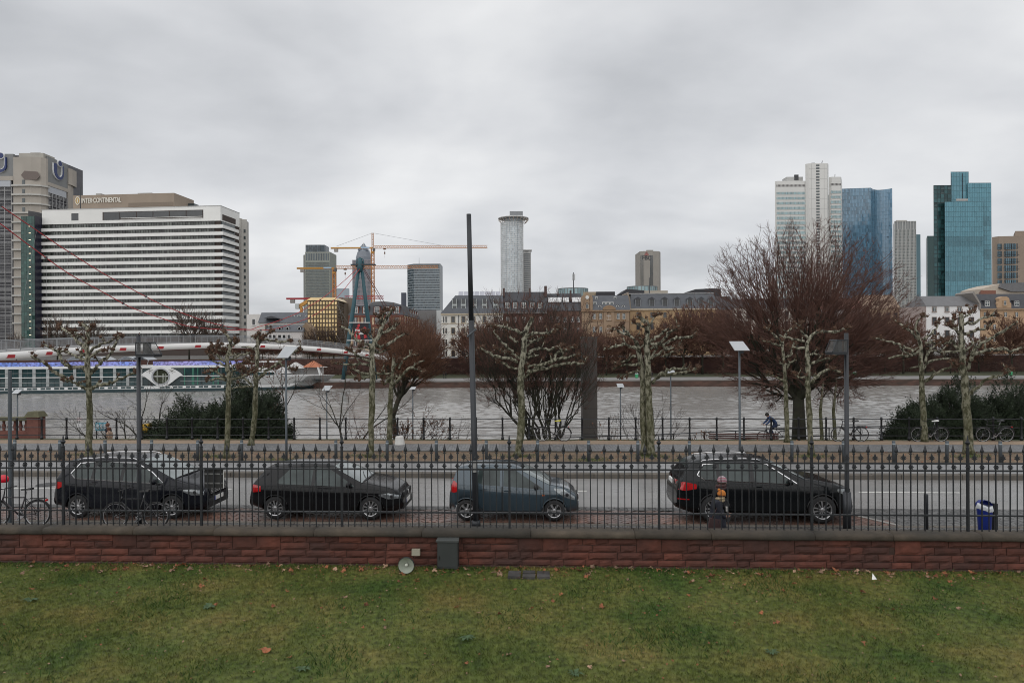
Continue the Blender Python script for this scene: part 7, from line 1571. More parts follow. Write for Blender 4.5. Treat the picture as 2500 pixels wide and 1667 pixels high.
def mirror_lamp(label,px,y0,y1,tilt,t=None,Y=None,z=0.14,grp=None,hw=0.27):
 b=SP(px,t,z)if t else Vector((PX(px,Y),Y,z));r=thing('mirror_lamp',label,'lamp post',b,grp);top=P(px,y1,b.y);top.x=b.x
 zt=P(px,y0,b.y).z
 mb=MB();mb.tube([b,b+Vector((0,0,0.9)),Vector((b.x,b.y,top.z))],[0.05 if t else 0.055,0.045,0.04],9);mb.build('shaft',pole_g,r,True)
 h=zt-top.z;mb=MB();c0=Vector((b.x,b.y,top.z));dx=tilt*h*0.45
 A=[c0+Vector((-hw-dx*0.2,-0.22,0)),c0+Vector((hw-dx*0.6,-0.22,0)),c0+Vector((hw+dx,0.05,h)),c0+Vector((-hw+dx,0.05,h))]
 mb.prism(A,[q+Vector((0,0.03,-0.02))for q in A]);mb.build('mirror_panel',M('mirror_pale',(0.42,0.44,0.46),0.3,var=0.06),r)
 mb=MB();mb.box(c0.x+hw*0.35-0.07,c0.x+hw*0.35+0.07,c0.y-0.02,c0.y+0.12,c0.z-0.12,c0.z+0.05);mb.build('lamp_box',pole_m,r)
 return r
mirror_lamp('grey lamp post with tilted mirror panel before the ship bow',698,846,873,1,t=27.0)
mirror_lamp('grey lamp post with pale mirror panel before the great bare tree',1805,833,855,-0.7,t=27.0)
mirror_lamp('small mirror panel lamp on the lower quay by the young bare tree',797,941,953,0.8,Y=46,z=-1.9);mirror_lamp('small mirror panel lamp on the lower quay behind the withered shrub',1007,943,950,0.4,Y=47,z=-1.9,hw=0.2)
mirror_lamp('small mirror lamp on the lower quay beside the twin stemmed plane',1514,936,945,-0.3,Y=47,z=-1.9,hw=0.22);mirror_lamp('lower quay lamp with white head right of the twin stemmed plane',1637,903,911,0,Y=40,z=-1.7,hw=0.22);mirror_lamp('mirror lamp on the lower quay above the sandstone balustrade',42,950,960,0.9,Y=46,z=-1.9,hw=0.24)
# ================================================================== bollards
mb=MB();mb.lathe([(0.062,0),(0.062,0.80),(0.056,0.83),(0.0,0.835)],n=12);bol_m=mb.mesh('bollard',pole_g,True)
mb=MB();mb.lathe([(0.0635,0.70),(0.0635,0.75)],n=12,cap=False);band_m=mb.mesh('reflector_band',M('band_pale',(0.25,0.26,0.26),0.5),True)
for px in (34,145,256,368,481,589,819,944,1064,1186,1311,1435,1556,1683,1932,2059,2181,2310,2441):
 o=link('bollard',bol_m);o.location=SP(px,27.05,0.13);o.rotation_euler=(random.gauss(0,0.012),random.gauss(0,0.012),0);tag(o,'grey steel bollard in the row along the earth strip','bollard','bollards along the earth strip');link('reflector_band',band_m,o)
o=link('bollard',MB().lathe([(0.05,0),(0.05,0.93),(0.045,0.95),(0,0.95)],n=12).mesh('bollard',pole_m,True));o.location=SP(2259,17.55,0);tag(o,'single dark bollard on the sidewalk beyond the large estate','bollard')
mb=MB();c=SP(974.5,31.6,0.15);mb.lathe([(0.30,0),(0.235,0.43),(0.21,0.46),(0,0.46)],(0,0,0),10);o=mb.build('concrete_block',M('white_concrete',(0.62,0.61,0.58),0.7,var=0.08),smooth=False);o.location=c;o.scale=(0.82,0.82,0.82);tag(o,'white tapered concrete block on the sandy path','block')
# ================================================================== river railing
rl=thing('river_railing','dark iron railing with round posts along the river path','railing',SP(1250,33.12,0.16));ro_=Vector(ORG[rl.name])
mb=MB();mb.lathe([(0.07,0),(0.07,0.12),(0.05,0.14),(0.045,0.2),(0.042,0.95),(0.055,0.96),(0.055,0.99),(0.04,1.0),(0.05,1.05),(0.04,1.09),(0,1.1)],n=10)
for z in (0.21,0.59,1.0):mb.lathe([(0.055,z-0.03),(0.055,z+0.03)],n=10,cap=False)
rp_m=mb.mesh('railing_post',iron,True)
s=SS(-20,33.12)
while s <SS(2530,33.12):
 o=link('railing_post',rp_m,rl);o.location=ST(s,33.12,0.16)-ro_;s += 1.285
for z in (0.37,0.75,1.16):
 mb=MB();mb.tube([ST(SS(-60,33.12),33.12,z),ST(SS(2560,33.12),33.12,z)],0.02,6);mb.build('rail',iron,rl)
# ramp railing and benches beyond
r2=thing('ramp_railing','low dark railing along the ramp beyond the river railing','railing',Vector((PX(1700,37.5),37.5,-1.7)))
pts=[P(x,y,37.5)for x,y in ((1340,1069),(1570,1062),(1700,1056),(1890,1047),(2010,1044),(2160,1040),(2300,1032),(2480,1030))]
mb=MB();mb.tube(pts,0.03,5);mb.build('rail',iron,r2);mb=MB();mb.tube([q+Vector((0,0,-0.45))for q in pts],0.025,5);mb.build('rail',iron,r2)
for k in range(16):
 q=lerp(pts[0],pts[-1],k/15);q.z=interp(q.x,[p.x for p in pts],[p.z for p in pts]);mb=MB();mb.tube([Vector((q.x,q.y,-1.75)),q],0.03,5);mb.build('post',iron,r2)
slat_m=M('bench_red_brown',(0.075,0.03,0.024),0.7,var=0.2)
for px,lab in ((1778,'red brown slatted bench on the ramp by the low shrub'),(1862,'red brown slatted bench on the ramp beside the cyclist')):
 bb=Vector((PX(px,36.5),36.5,-0.88));r=thing('park_bench',lab,'bench',bb)
 for k in range(4):mb=MB();mb.box(bb.x-0.95,bb.x+0.95,36.5+0.3,36.54+0.3,bb.z+0.45+k*0.1,bb.z+0.52+k*0.1);mb.build('back_slat',slat_m,r)
 for k in range(4):mb=MB();mb.box(bb.x-0.95,bb.x+0.95,36.4-k*0.11+0.3,36.48-k*0.11+0.3,bb.z+0.42,bb.z+0.45);mb.build('seat_slat',slat_m,r)
 for dx in (-0.8,0.8):mb=MB();mb.box(bb.x+dx-0.03,bb.x+dx+0.03,36.3,36.85,-1.72,bb.z+0.42);mb.build('leg',iron,r)
# concrete column by the bush
c=Vector((PX(1437.5,40),40,-1.8));r=thing('concrete_column','tall dark square concrete column behind the brown bare tree','column',c)
mb=MB();w_=0.43;zt=P(1437,826,40).z
mb.prism([(c.x-w_,39.55,-1.8),(c.x+w_,39.55,-1.8),(c.x+w_,40.45,-1.8),(c.x-w_,40.45,-1.8)],[(c.x-w_,39.55,zt),(c.x+w_,39.55,zt),(c.x+w_,40.45,zt),(c.x-w_,40.45,zt)]);mb.build('shaft',M('dark_concrete',(0.10,0.09,0.082),0.85,var=0.2,scale=1.5,stretch=(1,1,0.4)),r)
for k in range(4):MB().box(c.x-w_-0.004,c.x+w_+0.004,39.545,39.56,-0.4+k*1.45,-0.37+k*1.45).build('formwork_joint',M('joint_dark',(0.04,0.037,0.034),0.9),r)
mb=MB();mb.box(c.x-w_-0.03,c.x+w_+0.03,39.52,40.48,zt,zt+0.1);mb.build('cap',M('dark_concrete',(0.06,0.06,0.06)),r)
# sandstone balustrade, left
bm=M('balustrade_sandstone',(0.16,0.065,0.05),0.85,var=0.25,scale=3,bump=0.01,bscale=12);moss=M('mossy_coping',(0.10,0.095,0.055),0.9,var=0.3,scale=4)
r=thing('balustrade','red sandstone balustrade with square end pier by the water','balustrade',Vector((PX(40,38),38,-1.8)))
px1=P(88,1006,38);x1=px1.x;
mb=MB();mb.box(x1-0.32,x1+0.32,37.7,38.3,-1.8,px1.z-0.25);mb.build('pier',bm,r);mb=MB();mb.prism([(x1-0.42,37.6,px1.z-0.25),(x1+0.42,37.6,px1.z-0.25),(x1+0.42,38.4,px1.z-0.25),(x1-0.42,38.4,px1.z-0.25)],[(x1-0.28,37.74,px1.z+0.05),(x1+0.28,37.74,px1.z+0.05),(x1+0.28,38.26,px1.z+0.05),(x1-0.28,38.26,px1.z+0.05)]);mb.build('pier_cap',moss,r)
z1=P(60,1018,38).z
mb=MB();mb.box(x1-5,x1-0.32,37.75,38.25,z1-0.18,z1);mb.build('handrail',moss,r);mb=MB();mb.box(x1-5,x1-0.32,37.8,38.2,-1.8,z1-0.75);mb.build('base_wall',bm,r)
mb=MB();mb.lathe([(0.09,0),(0.06,0.06),(0.11,0.22),(0.06,0.42),(0.08,0.57)],n=8);bal_m=mb.mesh('baluster',bm,True)
for k in range(14):o=link('baluster',bal_m,r);o.location=Vector((x1-0.55-k*0.31,38,z1-0.75))-Vector(ORG[r.name])
# info board, sign posts
r=thing('info_board','blue information board on two posts by the walking couple','sign',Vector((PX(247,38),38,-1.75)));a,b=P(234,1031,38),P(261,1051,38)
mb=MB();mb.box(a.x,b.x,37.95,38.02,b.z,a.z);mb.build('panel',M('board_blue',(0.08,0.25,0.32),0.4,var=0.5,scale=7),r)
for x in (a.x,b.x):mb=MB();mb.tube([(x,38.05,-1.75),(x,38.05,a.z+0.05)],0.035,6);mb.build('post',metal_d,r)
for k in range(3):mb=MB();mb.box(a.x+0.06+k*0.2,a.x+0.2+k*0.2,37.94,37.949,b.z+0.1,a.z-0.08);mb.build('poster',M('poster_pale',(0.4,0.45,0.48),0.6,var=0.4,scale=9),r)
r=thing('quay_sign','thin post with two small white signs by the water','sign',Vector((PX(194,39),39,-1.75)));mb=MB();x=PX(194,39);mb.tube([(x,39,-1.75),(x,39,P(194,1005,39).z),(x+0.28,39,P(194,1007,39).z)],0.02,5);mb.build('post',metal_d,r)
for y0_,y1_,c_ in ((1019,1026,(0.6,0.5,0.5)),(1033,1042,(0.6,0.6,0.6))):mb=MB();mb.box(x-0.13,x+0.13,38.93,38.97,P(194,y1_,39).z,P(194,y0_,39).z);mb.build('plate',M('plate%d' % y0_,c_,0.5),r)
r=thing('litter_bin','yellow topped bin beside the gnarled bare tree','bin',Vector((PX(352,36),36,-1.7)));q=P(352,1040,36);mb=MB();mb.box(q.x-0.22,q.x+0.22,35.8,36.2,-1.7,q.z-0.3);mb.build('bin_body',M('bin_black',(0.015,0.015,0.015),0.5),r);mb=MB();mb.prism([(q.x-0.2,35.78,q.z-0.3),(q.x+0.24,35.78,q.z-0.3),(q.x+0.24,36.2,q.z-0.3),(q.x-0.2,36.2,q.z-0.3)],[(q.x-0.1,35.8,q.z+0.1),(q.x+0.34,35.8,q.z+0.14),(q.x+0.34,36.2,q.z+0.14),(q.x-0.1,36.2,q.z+0.1)]);mb.build('lid',M('bin_yellow',(0.5,0.3,0.02),0.5),r)
# blue bin with bag
b=SP(2421,16.9,0);r=thing('blue_bin','blue litter bin with white bag hung on a grey post','bin',b);ORG[r.name]=(0,0,0)
blue=M('bin_blue',(0.008,0.022,0.17),0.35,var=0.15,scale=5)
mb=MB();px_=PX(2432,16.3)-b.x;mb.box(0.02,0.11,-0.03,0.05,0,0.87);mb.build('post',pole_m,r)
mb=MB();mb.lathe([(0.02,0.13),(0.11,0.16),(0.135,0.22),(0.15,0.5),(0.165,0.72),(0.17,0.74)],(-0.19,0,0),20);mb.build('bucket',blue,r,True)
mb=MB();mb.lathe([(0.174,0.70),(0.178,0.76),(0.165,0.82),(0.15,0.80),(0.13,0.6)],(-0.19,0,0),20,cap=False)
mb.v=[(x+random.gauss(0,0.006),y+random.gauss(0,0.006),z+random.gauss(0,0.012)+max(0,-x-0.19)*0.35)for x,y,z in mb.v];mb.build('bag',M('bag_white',(0.5,0.52,0.54),0.4,var=0.2,scale=9),r,True)
mb=MB();mb.lathe([(0.178,0.79),(0.175,0.86),(0.12,0.93),(0.0,0.95)],(-0.19,0.02,0.0),16);mb.v=[(x,y,z)for x,y,z in mb.v];
mb.f=[f for f in mb.f if sum(mb.v[i][1]for i in f)/len(f)>-0.02];mb.m=[0]*len(mb.f);mb.build('hood',blue,r,True)
# far bank litter bins and people specks
for px,y0_,y1_,Yq,lab in ((1554,911,923,166,'green litter bin on the promenade below the ornate house'),(2087,907,917,170,'green litter bin on the promenade behind the lantern'),(2467,908,917,170,'green litter bin on the promenade past the tall plane')):
 c=Vector((PX(px,Yq),Yq,QZ));r=thing('green_bin',lab,'bin',c);h=1.25;mb=MB();mb.lathe([(0.36,0.05),(0.42,0.9),(0.42,0.95)],(c.x,c.y,c.z),10);mb.build('body',M('bin_green',(0.05,0.32,0.14),0.5),r);mb=MB();mb.lathe([(0.44,0.95),(0.42,1.15),(0.2,1.3),(0,1.32)],(c.x,c.y,c.z),10);mb.build('lid',M('bin_lid_pale',(0.35,0.42,0.4),0.5),r)
# ================================================================== bicycles
def bicycle(label,s_pos,t_pos,z,rotz,frame_c,saddle_c,lean=0.0,basket=False,rack=True,guard=False,tyre_c=(0.015,0.015,0.015),group='bicycles by the railing',white_tyre=False,sc=1.0,step=False):
 r=local('bicycle',label,'bicycle',group);fm=M('bike_%d_%d_%d' % tuple(int(c*100)for c in frame_c),frame_c,0.35,0.2,var=0.1)
 rub=M('bike_tyre',tyre_c,0.8,var=0.1);steel=M('bike_steel',(0.35,0.35,0.36),0.35,0.8,var=0.1);blk=M('bike_black',(0.012,0.012,0.013),0.5,var=0.1)
 wr_=0.335;wb=0.53
 for sx in (-1,1):
  wh=MB();k=24;wh.tube([(sx*wb+wr_*math.cos(2*PI*i/k),0,wr_+wr_*math.sin(2*PI*i/k))for i in range(k+1)],0.019,5,False);w0=wh.build('wheel',rub,r,True)
  rm=MB();rm.tube([(sx*wb+(wr_-0.03)*math.cos(2*PI*i/k),0,wr_+(wr_-0.03)*math.sin(2*PI*i/k))for i in range(k+1)],0.010,4,False);rm.tube([(sx*wb,-0.035,wr_),(sx*wb,0.035,wr_)],0.022,6)
  for i in range(14):a=2*PI*i/14;rm.tube([(sx*wb+0.02*math.cos(a+0.5),0.015*(-1)**i,wr_+0.02*math.sin(a+0.5)),(sx*wb+(wr_-0.03)*math.cos(a),0,wr_+(wr_-0.03)*math.sin(a))],0.0022,3,False)
  rm.build('rim',steel,w0)
 bb=Vector((-0.06,0,0.29));st=Vector((-0.2,0,0.80));hd=Vector((0.36,0,0.83));hl=Vector((0.39,0,0.70));rx=Vector((-wb,0,wr_));fx=Vector((wb,0,wr_))
 f=MB();f.tube([bb,st],0.017,7);f.tube([hl,bb],0.02,7);f.tube([(hl+hd)/2,(lerp(bb,st,0.45)if step else lerp(bb,st,0.92))],0.017,7);f.tube([hd,hl],0.021,7)
 for sy in (-0.05,0.05):f.tube([bb+Vector((0,sy*0.4,0)),rx+Vector((0,sy,0))],0.010,5);f.tube([lerp(bb,st,0.9)+Vector((0,sy*0.4,0)),rx+Vector((0,sy,0))],0.009,5)
 f.build('frame',fm,r,True)
 fk=MB()
 for sy in (-0.05,0.05):fk.tube([hl+Vector((0.01,sy*0.6,0)),lerp(hl,fx,0.6)+Vector((0.0,sy,0)),fx+Vector((0,sy,0))],0.012,5)
 fk.build('fork',fm,r,True)
 h=MB();h.tube([hd,hd+Vector((-0.02,0,0.16))],0.014,6);h.tube([hd+Vector((-0.14,-0.29,0.2)),hd+Vector((-0.02,-0.22,0.17)),hd+Vector((0.02,0,0.16)),hd+Vector((-0.02,0.22,0.17)),hd+Vector((-0.14,0.29,0.2))],0.013,6);h.build('handlebar',blk,r,True)
 sd=MB();sd.tube([st,st+Vector((-0.03,0,0.12))],0.013,6);sd.build('seat_post',steel,r)
 s2=MB();q=st+Vector((-0.03,0,0.14));s2.prism([q+Vector((-0.13,-0.09,0.02)),q+Vector((0.15,-0.02,0)),q+Vector((0.15,0.02,0)),q+Vector((-0.13,0.09,0.02))],[q+Vector((-0.14,-0.08,0.07)),q+Vector((0.14,-0.018,0.04)),q+Vector((0.14,0.018,0.04)),q+Vector((-0.14,0.08,0.07))]);s2.build('saddle',M('saddle_%d_%d' %(int(saddle_c[0]*100),int(saddle_c[2]*100)),saddle_c,0.5,var=0.05),r)
 c=MB();c.lathe([(0.09,-0.055),(0.09,-0.045)],tuple(bb),14,'y');c.tube([bb+Vector((0,-0.06,0)),bb+Vector((0.1,-0.07,-0.13))],0.01,5);c.tube([bb+Vector((0,0.06,0)),bb+Vector((-0.1,0.07,0.13))],0.01,5);c.box(bb.x+0.05,bb.x+0.15,-0.16,-0.08,bb.z-0.145,bb.z-0.12);c.box(bb.x-0.15,bb.x-0.05,0.08,0.16,bb.z+0.12,bb.z+0.145);c.build('crankset',steel,r)
 ch=MB();ch.tube([bb+Vector((0,-0.05,0.085)),rx+Vector((0,-0.05,0.04))],0.006,4);ch.tube([bb+Vector((0,-0.05,-0.085)),rx+Vector((0,-0.05,-0.04))],0.006,4);ch.build('chain',blk,r)
 if rack:
  k=MB();
  for sy in (-0.06,0.06):k.tube([(-0.28,sy,0.73),(-0.72,sy,0.73)],0.008,5);k.tube([(-0.6,sy,0.73),(-wb,sy,wr_)],0.007,4)
  k.tube([(-0.72,-0.06,0.73),(-0.72,0.06,0.73)],0.008,5);k.build('rack',blk,r)
  t_=MB();t_.box(-0.77,-0.74,-0.04,0.04,0.66,0.71);t_.build('tail_light',M('bike_light_red',(0.5,0.02,0.02),0.3),r)
 if guard:
  for sx in (-1,1):
   g_=MB();rr_=wr_+0.03;g_.tube([(sx*wb+rr_*math.cos(a),0,wr_+rr_*math.sin(a))for a in [lerp(R(20),R(175),i/10)if sx <0 else lerp(R(35),R(150),i/10)for i in range(11)]],0.018,4,False);g_.build('mudguard',blk,r,True)
 if basket:
  k=MB()
  for zz in (0.76,0.86,0.97):k.tube([(-0.62,-0.13,zz),(-0.34,-0.13,zz),(-0.34,0.13,zz),(-0.62,0.13,zz),(-0.62,-0.13,zz)],0.006,4)
  for i in range(5):x=lerp(-0.62,-0.34,i/4);k.tube([(x,-0.13,0.76),(x,-0.13,0.97)],0.004,3);k.tube([(x,0.13,0.76),(x,0.13,0.97)],0.004,3)
  k.build('basket',metal_d,r)
 ks=MB();ks.tube([bb+Vector((-0.05,-0.04,0)),Vector((bb.x-0.14,-0.2,0.0))],0.008,5);ks.build('kickstand',steel,r)
 r.location=ST(s_pos,t_pos,z);r.rotation_euler=(lean,0,TH+rotz);r.scale=(sc,sc,sc);return r
gn='bicycles on the sidewalk'
bk1=bicycle('black city bicycle carrying a red helmet on its handlebar',SS(38,17.45),17.45,0,PI+R(4),(0.03,0.025,0.03),(0.015,0.015,0.015),R(4),guard=True,group=gn)
bicycle('black bicycle with red rear frame parked by the minivan',SS(328,17.35),17.35,0,PI+R(3),(0.018,0.018,0.02),(0.02,0.02,0.02),R(3),rack=False,group=gn)
hb_=SP(6,17.4,0.0);o=MB();o.lathe([(0.01,0.135),(0.07,0.125),(0.115,0.08),(0.125,0.02),(0.115,-0.03),(0.1,-0.05)],n=18);o.v=[(x*1.15,y*0.85,z)for x,y,z in o.v];o=o.build('bicycle_helmet',M('helmet_red',(0.55,0.012,0.03),0.25,var=0.05),smooth=True);p=P(7,1172,17.2);o.location=p;tag(o,'round red helmet hung on the black city bicycle','helmet')
RT=32.75
bicycle('black bicycle with yellow saddle and rear basket at the railing',SS(1349,RT),RT,0.15,PI,(0.015,0.015,0.016),(0.55,0.5,0.03),0,basket=True,guard=True)
bicycle('dark sports bicycle leaning at the railing behind the lantern post',SS(2073,RT),RT,0.15,PI,(0.02,0.02,0.022),(0.015,0.015,0.015),R(-4),guard=False)
bicycle('black bicycle with white saddle behind the drooping plane',SS(2268,RT),RT,0.15,PI,(0.015,0.015,0.015),(0.7,0.7,0.68),R(-3),guard=True,step=True,rack=False)
bicycle('dark bicycle with rear rack before the broad yew',SS(2427,RT),RT,0.15,PI,(0.012,0.012,0.012),(0.012,0.012,0.012),R(-3),guard=True)
# ================================================================== people
SKIN=M('skin',(0.42,0.25,0.18),0.55,var=0.06)
def person(label,h,pose,cols,loc,rotz,hat=None,hair=None,scarf=None,extra=None,name='person',coat_len=0.0,group=None):
 """one continuous skinned body; faces take the colour of the body region nearest to them. Faces +X."""
 J={'pel':(0,0,0.53),'waist':(0,0,0.62),'chest':(0.01,0,0.74),'neck':(0.01,0,0.825),'nk2':(0.015,0,0.862),'head':(0.025,0,0.905),'top':(0.02,0,0.965)}
 J.update({'sL':(0.0,0.105,0.80),'eL':(-0.05,0.13,0.645),'wL':(0.0,0.125,0.515),'hL':(0.025,0.12,0.465),'sR':(0.0,-0.105,0.80),'eR':(0.0,-0.135,0.645),'wR':(0.07,-0.125,0.53),'hR':(0.1,-0.115,0.485)})
 J.update({'tL':(0,0.055,0.50),'kL':(0.06,0.06,0.275),'aL':(0.06,0.06,0.045),'fL':(0.135,0.065,0.018),'tR':(0,-0.055,0.50),'kR':(0.0,-0.06,0.28),'aR':(-0.11,-0.06,0.07),'fR':(-0.05,-0.065,0.02)})
 J.update(pose or {})
 RD={'pel':(0.085,0.07),'waist':(0.075,0.06),'chest':(0.088,0.066),'neck':(0.042,0.04),'nk2':(0.034,0.034),'head':(0.053,0.047),'top':(0.036,0.033),'sL':(0.043,0.043),'eL':(0.033,0.033),'wL':(0.023,0.023),'hL':(0.024,0.018),'sR':(0.043,0.043),'eR':(0.033,0.033),'wR':(0.023,0.023),'hR':(0.024,0.018),'tL':(0.06,0.06),'kL':(0.037,0.037),'aL':(0.026,0.026),'fL':(0.02,0.017),'tR':(0.06,0.06),'kR':(0.037,0.037),'aR':(0.026,0.026),'fR':(0.02,0.017)}
 E=[('pel','waist'),('waist','chest'),('chest','neck'),('neck','nk2'),('nk2','head'),('head','top'),('chest','sL'),('sL','eL'),('eL','wL'),('wL','hL'),('chest','sR'),('sR','eR'),('eR','wR'),('wR','hR'),('pel','tL'),('tL','kL'),('kL','aL'),('aL','fL'),('pel','tR'),('tR','kR'),('kR','aR'),('aR','fR')]
 ks=list(J);me=bpy.data.meshes.new('sk');me.from_pydata([Vector(J[k])*h for k in ks],[(ks.index(a),ks.index(b))for a,b in E],[])
 ob=bpy.data.objects.new('sk',me);C.objects.link(ob);md=ob.modifiers.new('s','SKIN');sv=me.skin_vertices[0].data
 thick=cols.get('thick',1.0)
 for i,k in enumerate(ks):sv[i].radius=(RD[k][0]*h*(thick if k[0]not in 'nht' or k in ('tL','tR')else 1),RD[k][1]*h*(thick if k[0]not in 'nht' or k in ('tL','tR')else 1));sv[i].use_root=(k == 'pel')
 ob.modifiers.new('u','SUBSURF').levels=2;bpy.context.view_layer.update()
 bm_=bpy.data.meshes.new_from_object(ob.evaluated_get(bpy.context.evaluated_depsgraph_get()));bpy.data.objects.remove(ob)
 r=local(name,label,'person',group)
 mats=[SKIN,cols['top'],cols['leg'],cols['shoe']];bm_.materials.clear()
 for q in mats:bm_.materials.append(q)
 reg={'head':0,'top':0,'nk2':0,'hL':0,'hR':0,'fL':3,'fR':3,'aL':2,'aR':2,'kL':2,'kR':2,'tL':2,'tR':2,'pel':2}
 if coat_len >0:reg.update({'pel':1,'tL':1,'tR':1})
 if cols.get('glove'):reg.update({'hL':3,'hR':3})
 pk=[(Vector(J[k])*h,reg.get(k,1))for k in ks]
 idx=[]
 for p in bm_.polygons:
  c=p.center;idx.append(min(pk,key=lambda q:(q[0]-c).length_squared)[1])
 bm_.polygons.foreach_set('material_index',idx);bm_.polygons.foreach_set('use_smooth',[True]*len(idx));bm_.name='body'
 link('body',bm_,r)
 hd=Vector(J['head'])*h;up=(Vector(J['top'])-Vector(J['head'])).normalized()
 def blob(c,rx,ry,rz,n=14,lo=-1.0,jit=0.0):
  mb=MB();pr=[]
  for i in range(9):a=lerp(math.asin(max(-1,lo)),PI/2,i/8);pr.append((math.cos(a),math.sin(a)))
  mb.lathe([(max(0.001,a),b)for a,b in pr],n=n);mb.v=[(c.x+x*rx*(1+random.gauss(0,jit)),c.y+y*ry*(1+random.gauss(0,jit)),c.z+z*rz)for x,y,z in mb.v];return mb
 nz=MB();q=hd+Vector((0.05*h,0,-0.002*h));nz.add([q+Vector((0,0,0.014*h)),q+Vector((0.001*h,-0.008*h,-0.01*h)),q+Vector((0.001*h,0.008*h,-0.01*h)),q+Vector((0.014*h,0,-0.008*h))],[(0,1,3),(0,3,2),(1,2,3),(0,2,1)]);nz.build('nose',SKIN,r)
 for sy in (-1,1):
  e=blob(hd+Vector((0.045*h,sy*0.018*h,0.012*h)),0.006*h,0.006*h,0.004*h,6);e.build('eye',M('eye_dark',(0.03,0.02,0.02),0.3),r)
  e=blob(hd+Vector((0.0,sy*0.047*h,0.0)),0.01*h,0.005*h,0.015*h,6);e.build('ear',SKIN,r)
 mth=MB();q=hd+Vector((0.047*h,0,-0.026*h));mth.box(q.x-0.004*h,q.x+0.003*h,-0.011*h,0.011*h,q.z-0.0025*h,q.z+0.0025*h);mth.build('mouth',M('lip',(0.3,0.1,0.09),0.5),r)
 if hair:blob(hd+Vector((-0.010*h,0,0.012*h)),0.060*h,0.056*h,0.063*h,14,-0.5,0.02).build('hair',hair,r,True)
 if hat:
  b=blob(hd+Vector((-0.004*h,0,0.020*h)),0.066*h,0.060*h,0.07*h,20,-0.25)
  for i,(x,y,z)in enumerate(b.v):
   a=math.atan2(y-hd.y,x-hd.x);k_=1+0.025*math.cos(12*a);b.v[i]=(hd.x+(x-hd.x)*k_,hd.y+(y-hd.y)*k_,z)
  ht=b.build('beanie',hat[0],r,True)
  if hat[1]:blob(hd+Vector((-0.045*h,0,0.088*h)),0.022*h,0.022*h,0.022*h,9,-1,0.08).build('pompom',hat[0],ht)
  if len(hat)>2 and hat[2]:
   for k_ in range(3):
    s_=blob(hd+Vector((-0.004*h,0,0.020*h)),0.0672*h,0.0612*h,0.0712*h,20,-1);z0_,z1_=hd.z+(0.022+0.02*k_)*h,hd.z+(0.029+0.02*k_)*h
    rr_=lambda z:math.sqrt(max(0.02,1-((z-hd.z-0.02*h)/(0.0712*h))**2));mb=MB();mb.lathe([(rr_(z0_),z0_),(rr_(z1_),z1_)],n=20,cap=False);mb.v=[(hd.x-0.004*h+x*0.068*h,y*0.062*h,z)for x,y,z in mb.v];mb.build('stripe',hat[2],ht)
 if scarf:
  mb=MB();c=(Vector(J['neck'])+Vector(J['nk2']))/2*h;k=14
  for lv in range(2):mb.tube([(c.x+0.055*h*math.cos(2*PI*i/k),c.y+0.058*h*math.sin(2*PI*i/k),c.z+(lv*0.032-0.02)*h+0.01*h*math.cos(2*PI*i/k+lv))for i in range(k+1)],0.023*h,6,False)
  mb.build('scarf',scarf,r,True)
 if coat_len >0:
  mb=MB();pl=Vector(J['pel'])*h;k=18;prof=[(0.083,0.10,0.70),(0.088,0.112,0.62),(0.096,0.12,0.53),(0.115,0.122,0.53-coat_len*0.5),(0.13,0.125,0.53-coat_len)]
  for a_,b_,z_ in prof:
   for i in range(k):t=2*PI*i/k;f_=1+0.03*math.sin(5*t+z_*30);mb.v.append((pl.x+a_*h*thick*f_*math.cos(t)+0.005*h,b_*h*thick*f_*math.sin(t),z_*h))
  for j in range(len(prof)-1):
   for i in range(k):mb.f.append((j*k+i,j*k+(i+1)% k,(j+1)*k+(i+1)% k,(j+1)*k+i));mb.m.append(0)
  mb.build('coat_skirt',cols['top'],r,True)
 # hands with five fingers
 for kd,wk in (('hL','wL'),('hR','wR')):
  if h*F/max(1,loc[1])<70:break
  c=Vector(J[kd])*h;d=(c-Vector(J[wk])*h).normalized();sd=Vector((0,1,0)).cross(d).normalized();mb=MB();o_=1 if kd == 'hL' else -1
  for i,ln in enumerate((0.036,0.042,0.044,0.040,0.032)):
   b0=c+d*0.012*h+sd*(i-2)*0.008*h
   if i == 0:b0=c-d*0.004*h-sd*0.02*h;dd=(d*0.7-sd*0.7).normalized()
   else:dd=d
   mid_=b0+dd*ln*0.55*h;e=mid_+(dd*0.75-Vector((0,o_*0.65,0))).normalized()*ln*0.45*h;mb.tube([b0,mid_,e],[0.0055*h,0.005*h,0.004*h],6)
  mb.build('fingers',SKIN if not cols.get('glove')else cols['shoe'],r,True)
 if extra:extra(r,J,h)
 r.location=loc;r.rotation_euler[2]=rotz;return r
navyc=M('navy_coat',(0.012,0.014,0.024),0.85,var=0.2,scale=8);blackc=M('black_cloth',(0.010,0.010,0.012),0.85,var=0.2,scale=8);denim=M('dark_denim',(0.015,0.025,0.06),0.85,var=0.15,scale=9);shoe=M('shoe_dark',(0.012,0.011,0.01),0.6)
tanc=M('tan_coat',(0.36,0.25,0.18),0.85,var=0.12,scale=8);orange=M('orange_knit',(0.50,0.17,0.03),0.9,var=0.15,scale=20,bump=0.004,bscale=80);greyk=M('grey_knit',(0.33,0.27,0.29),0.9,var=0.1,scale=20);pinkk=M('pink_knit',(0.35,0.10,0.14),0.9)
fur=M('fur_beige',(0.34,0.27,0.17),0.95,var=0.35,scale=25,bump=0.01,bscale=60);brown_hair=M('brown_hair',(0.07,0.035,0.02),0.7,var=0.3,scale=30)
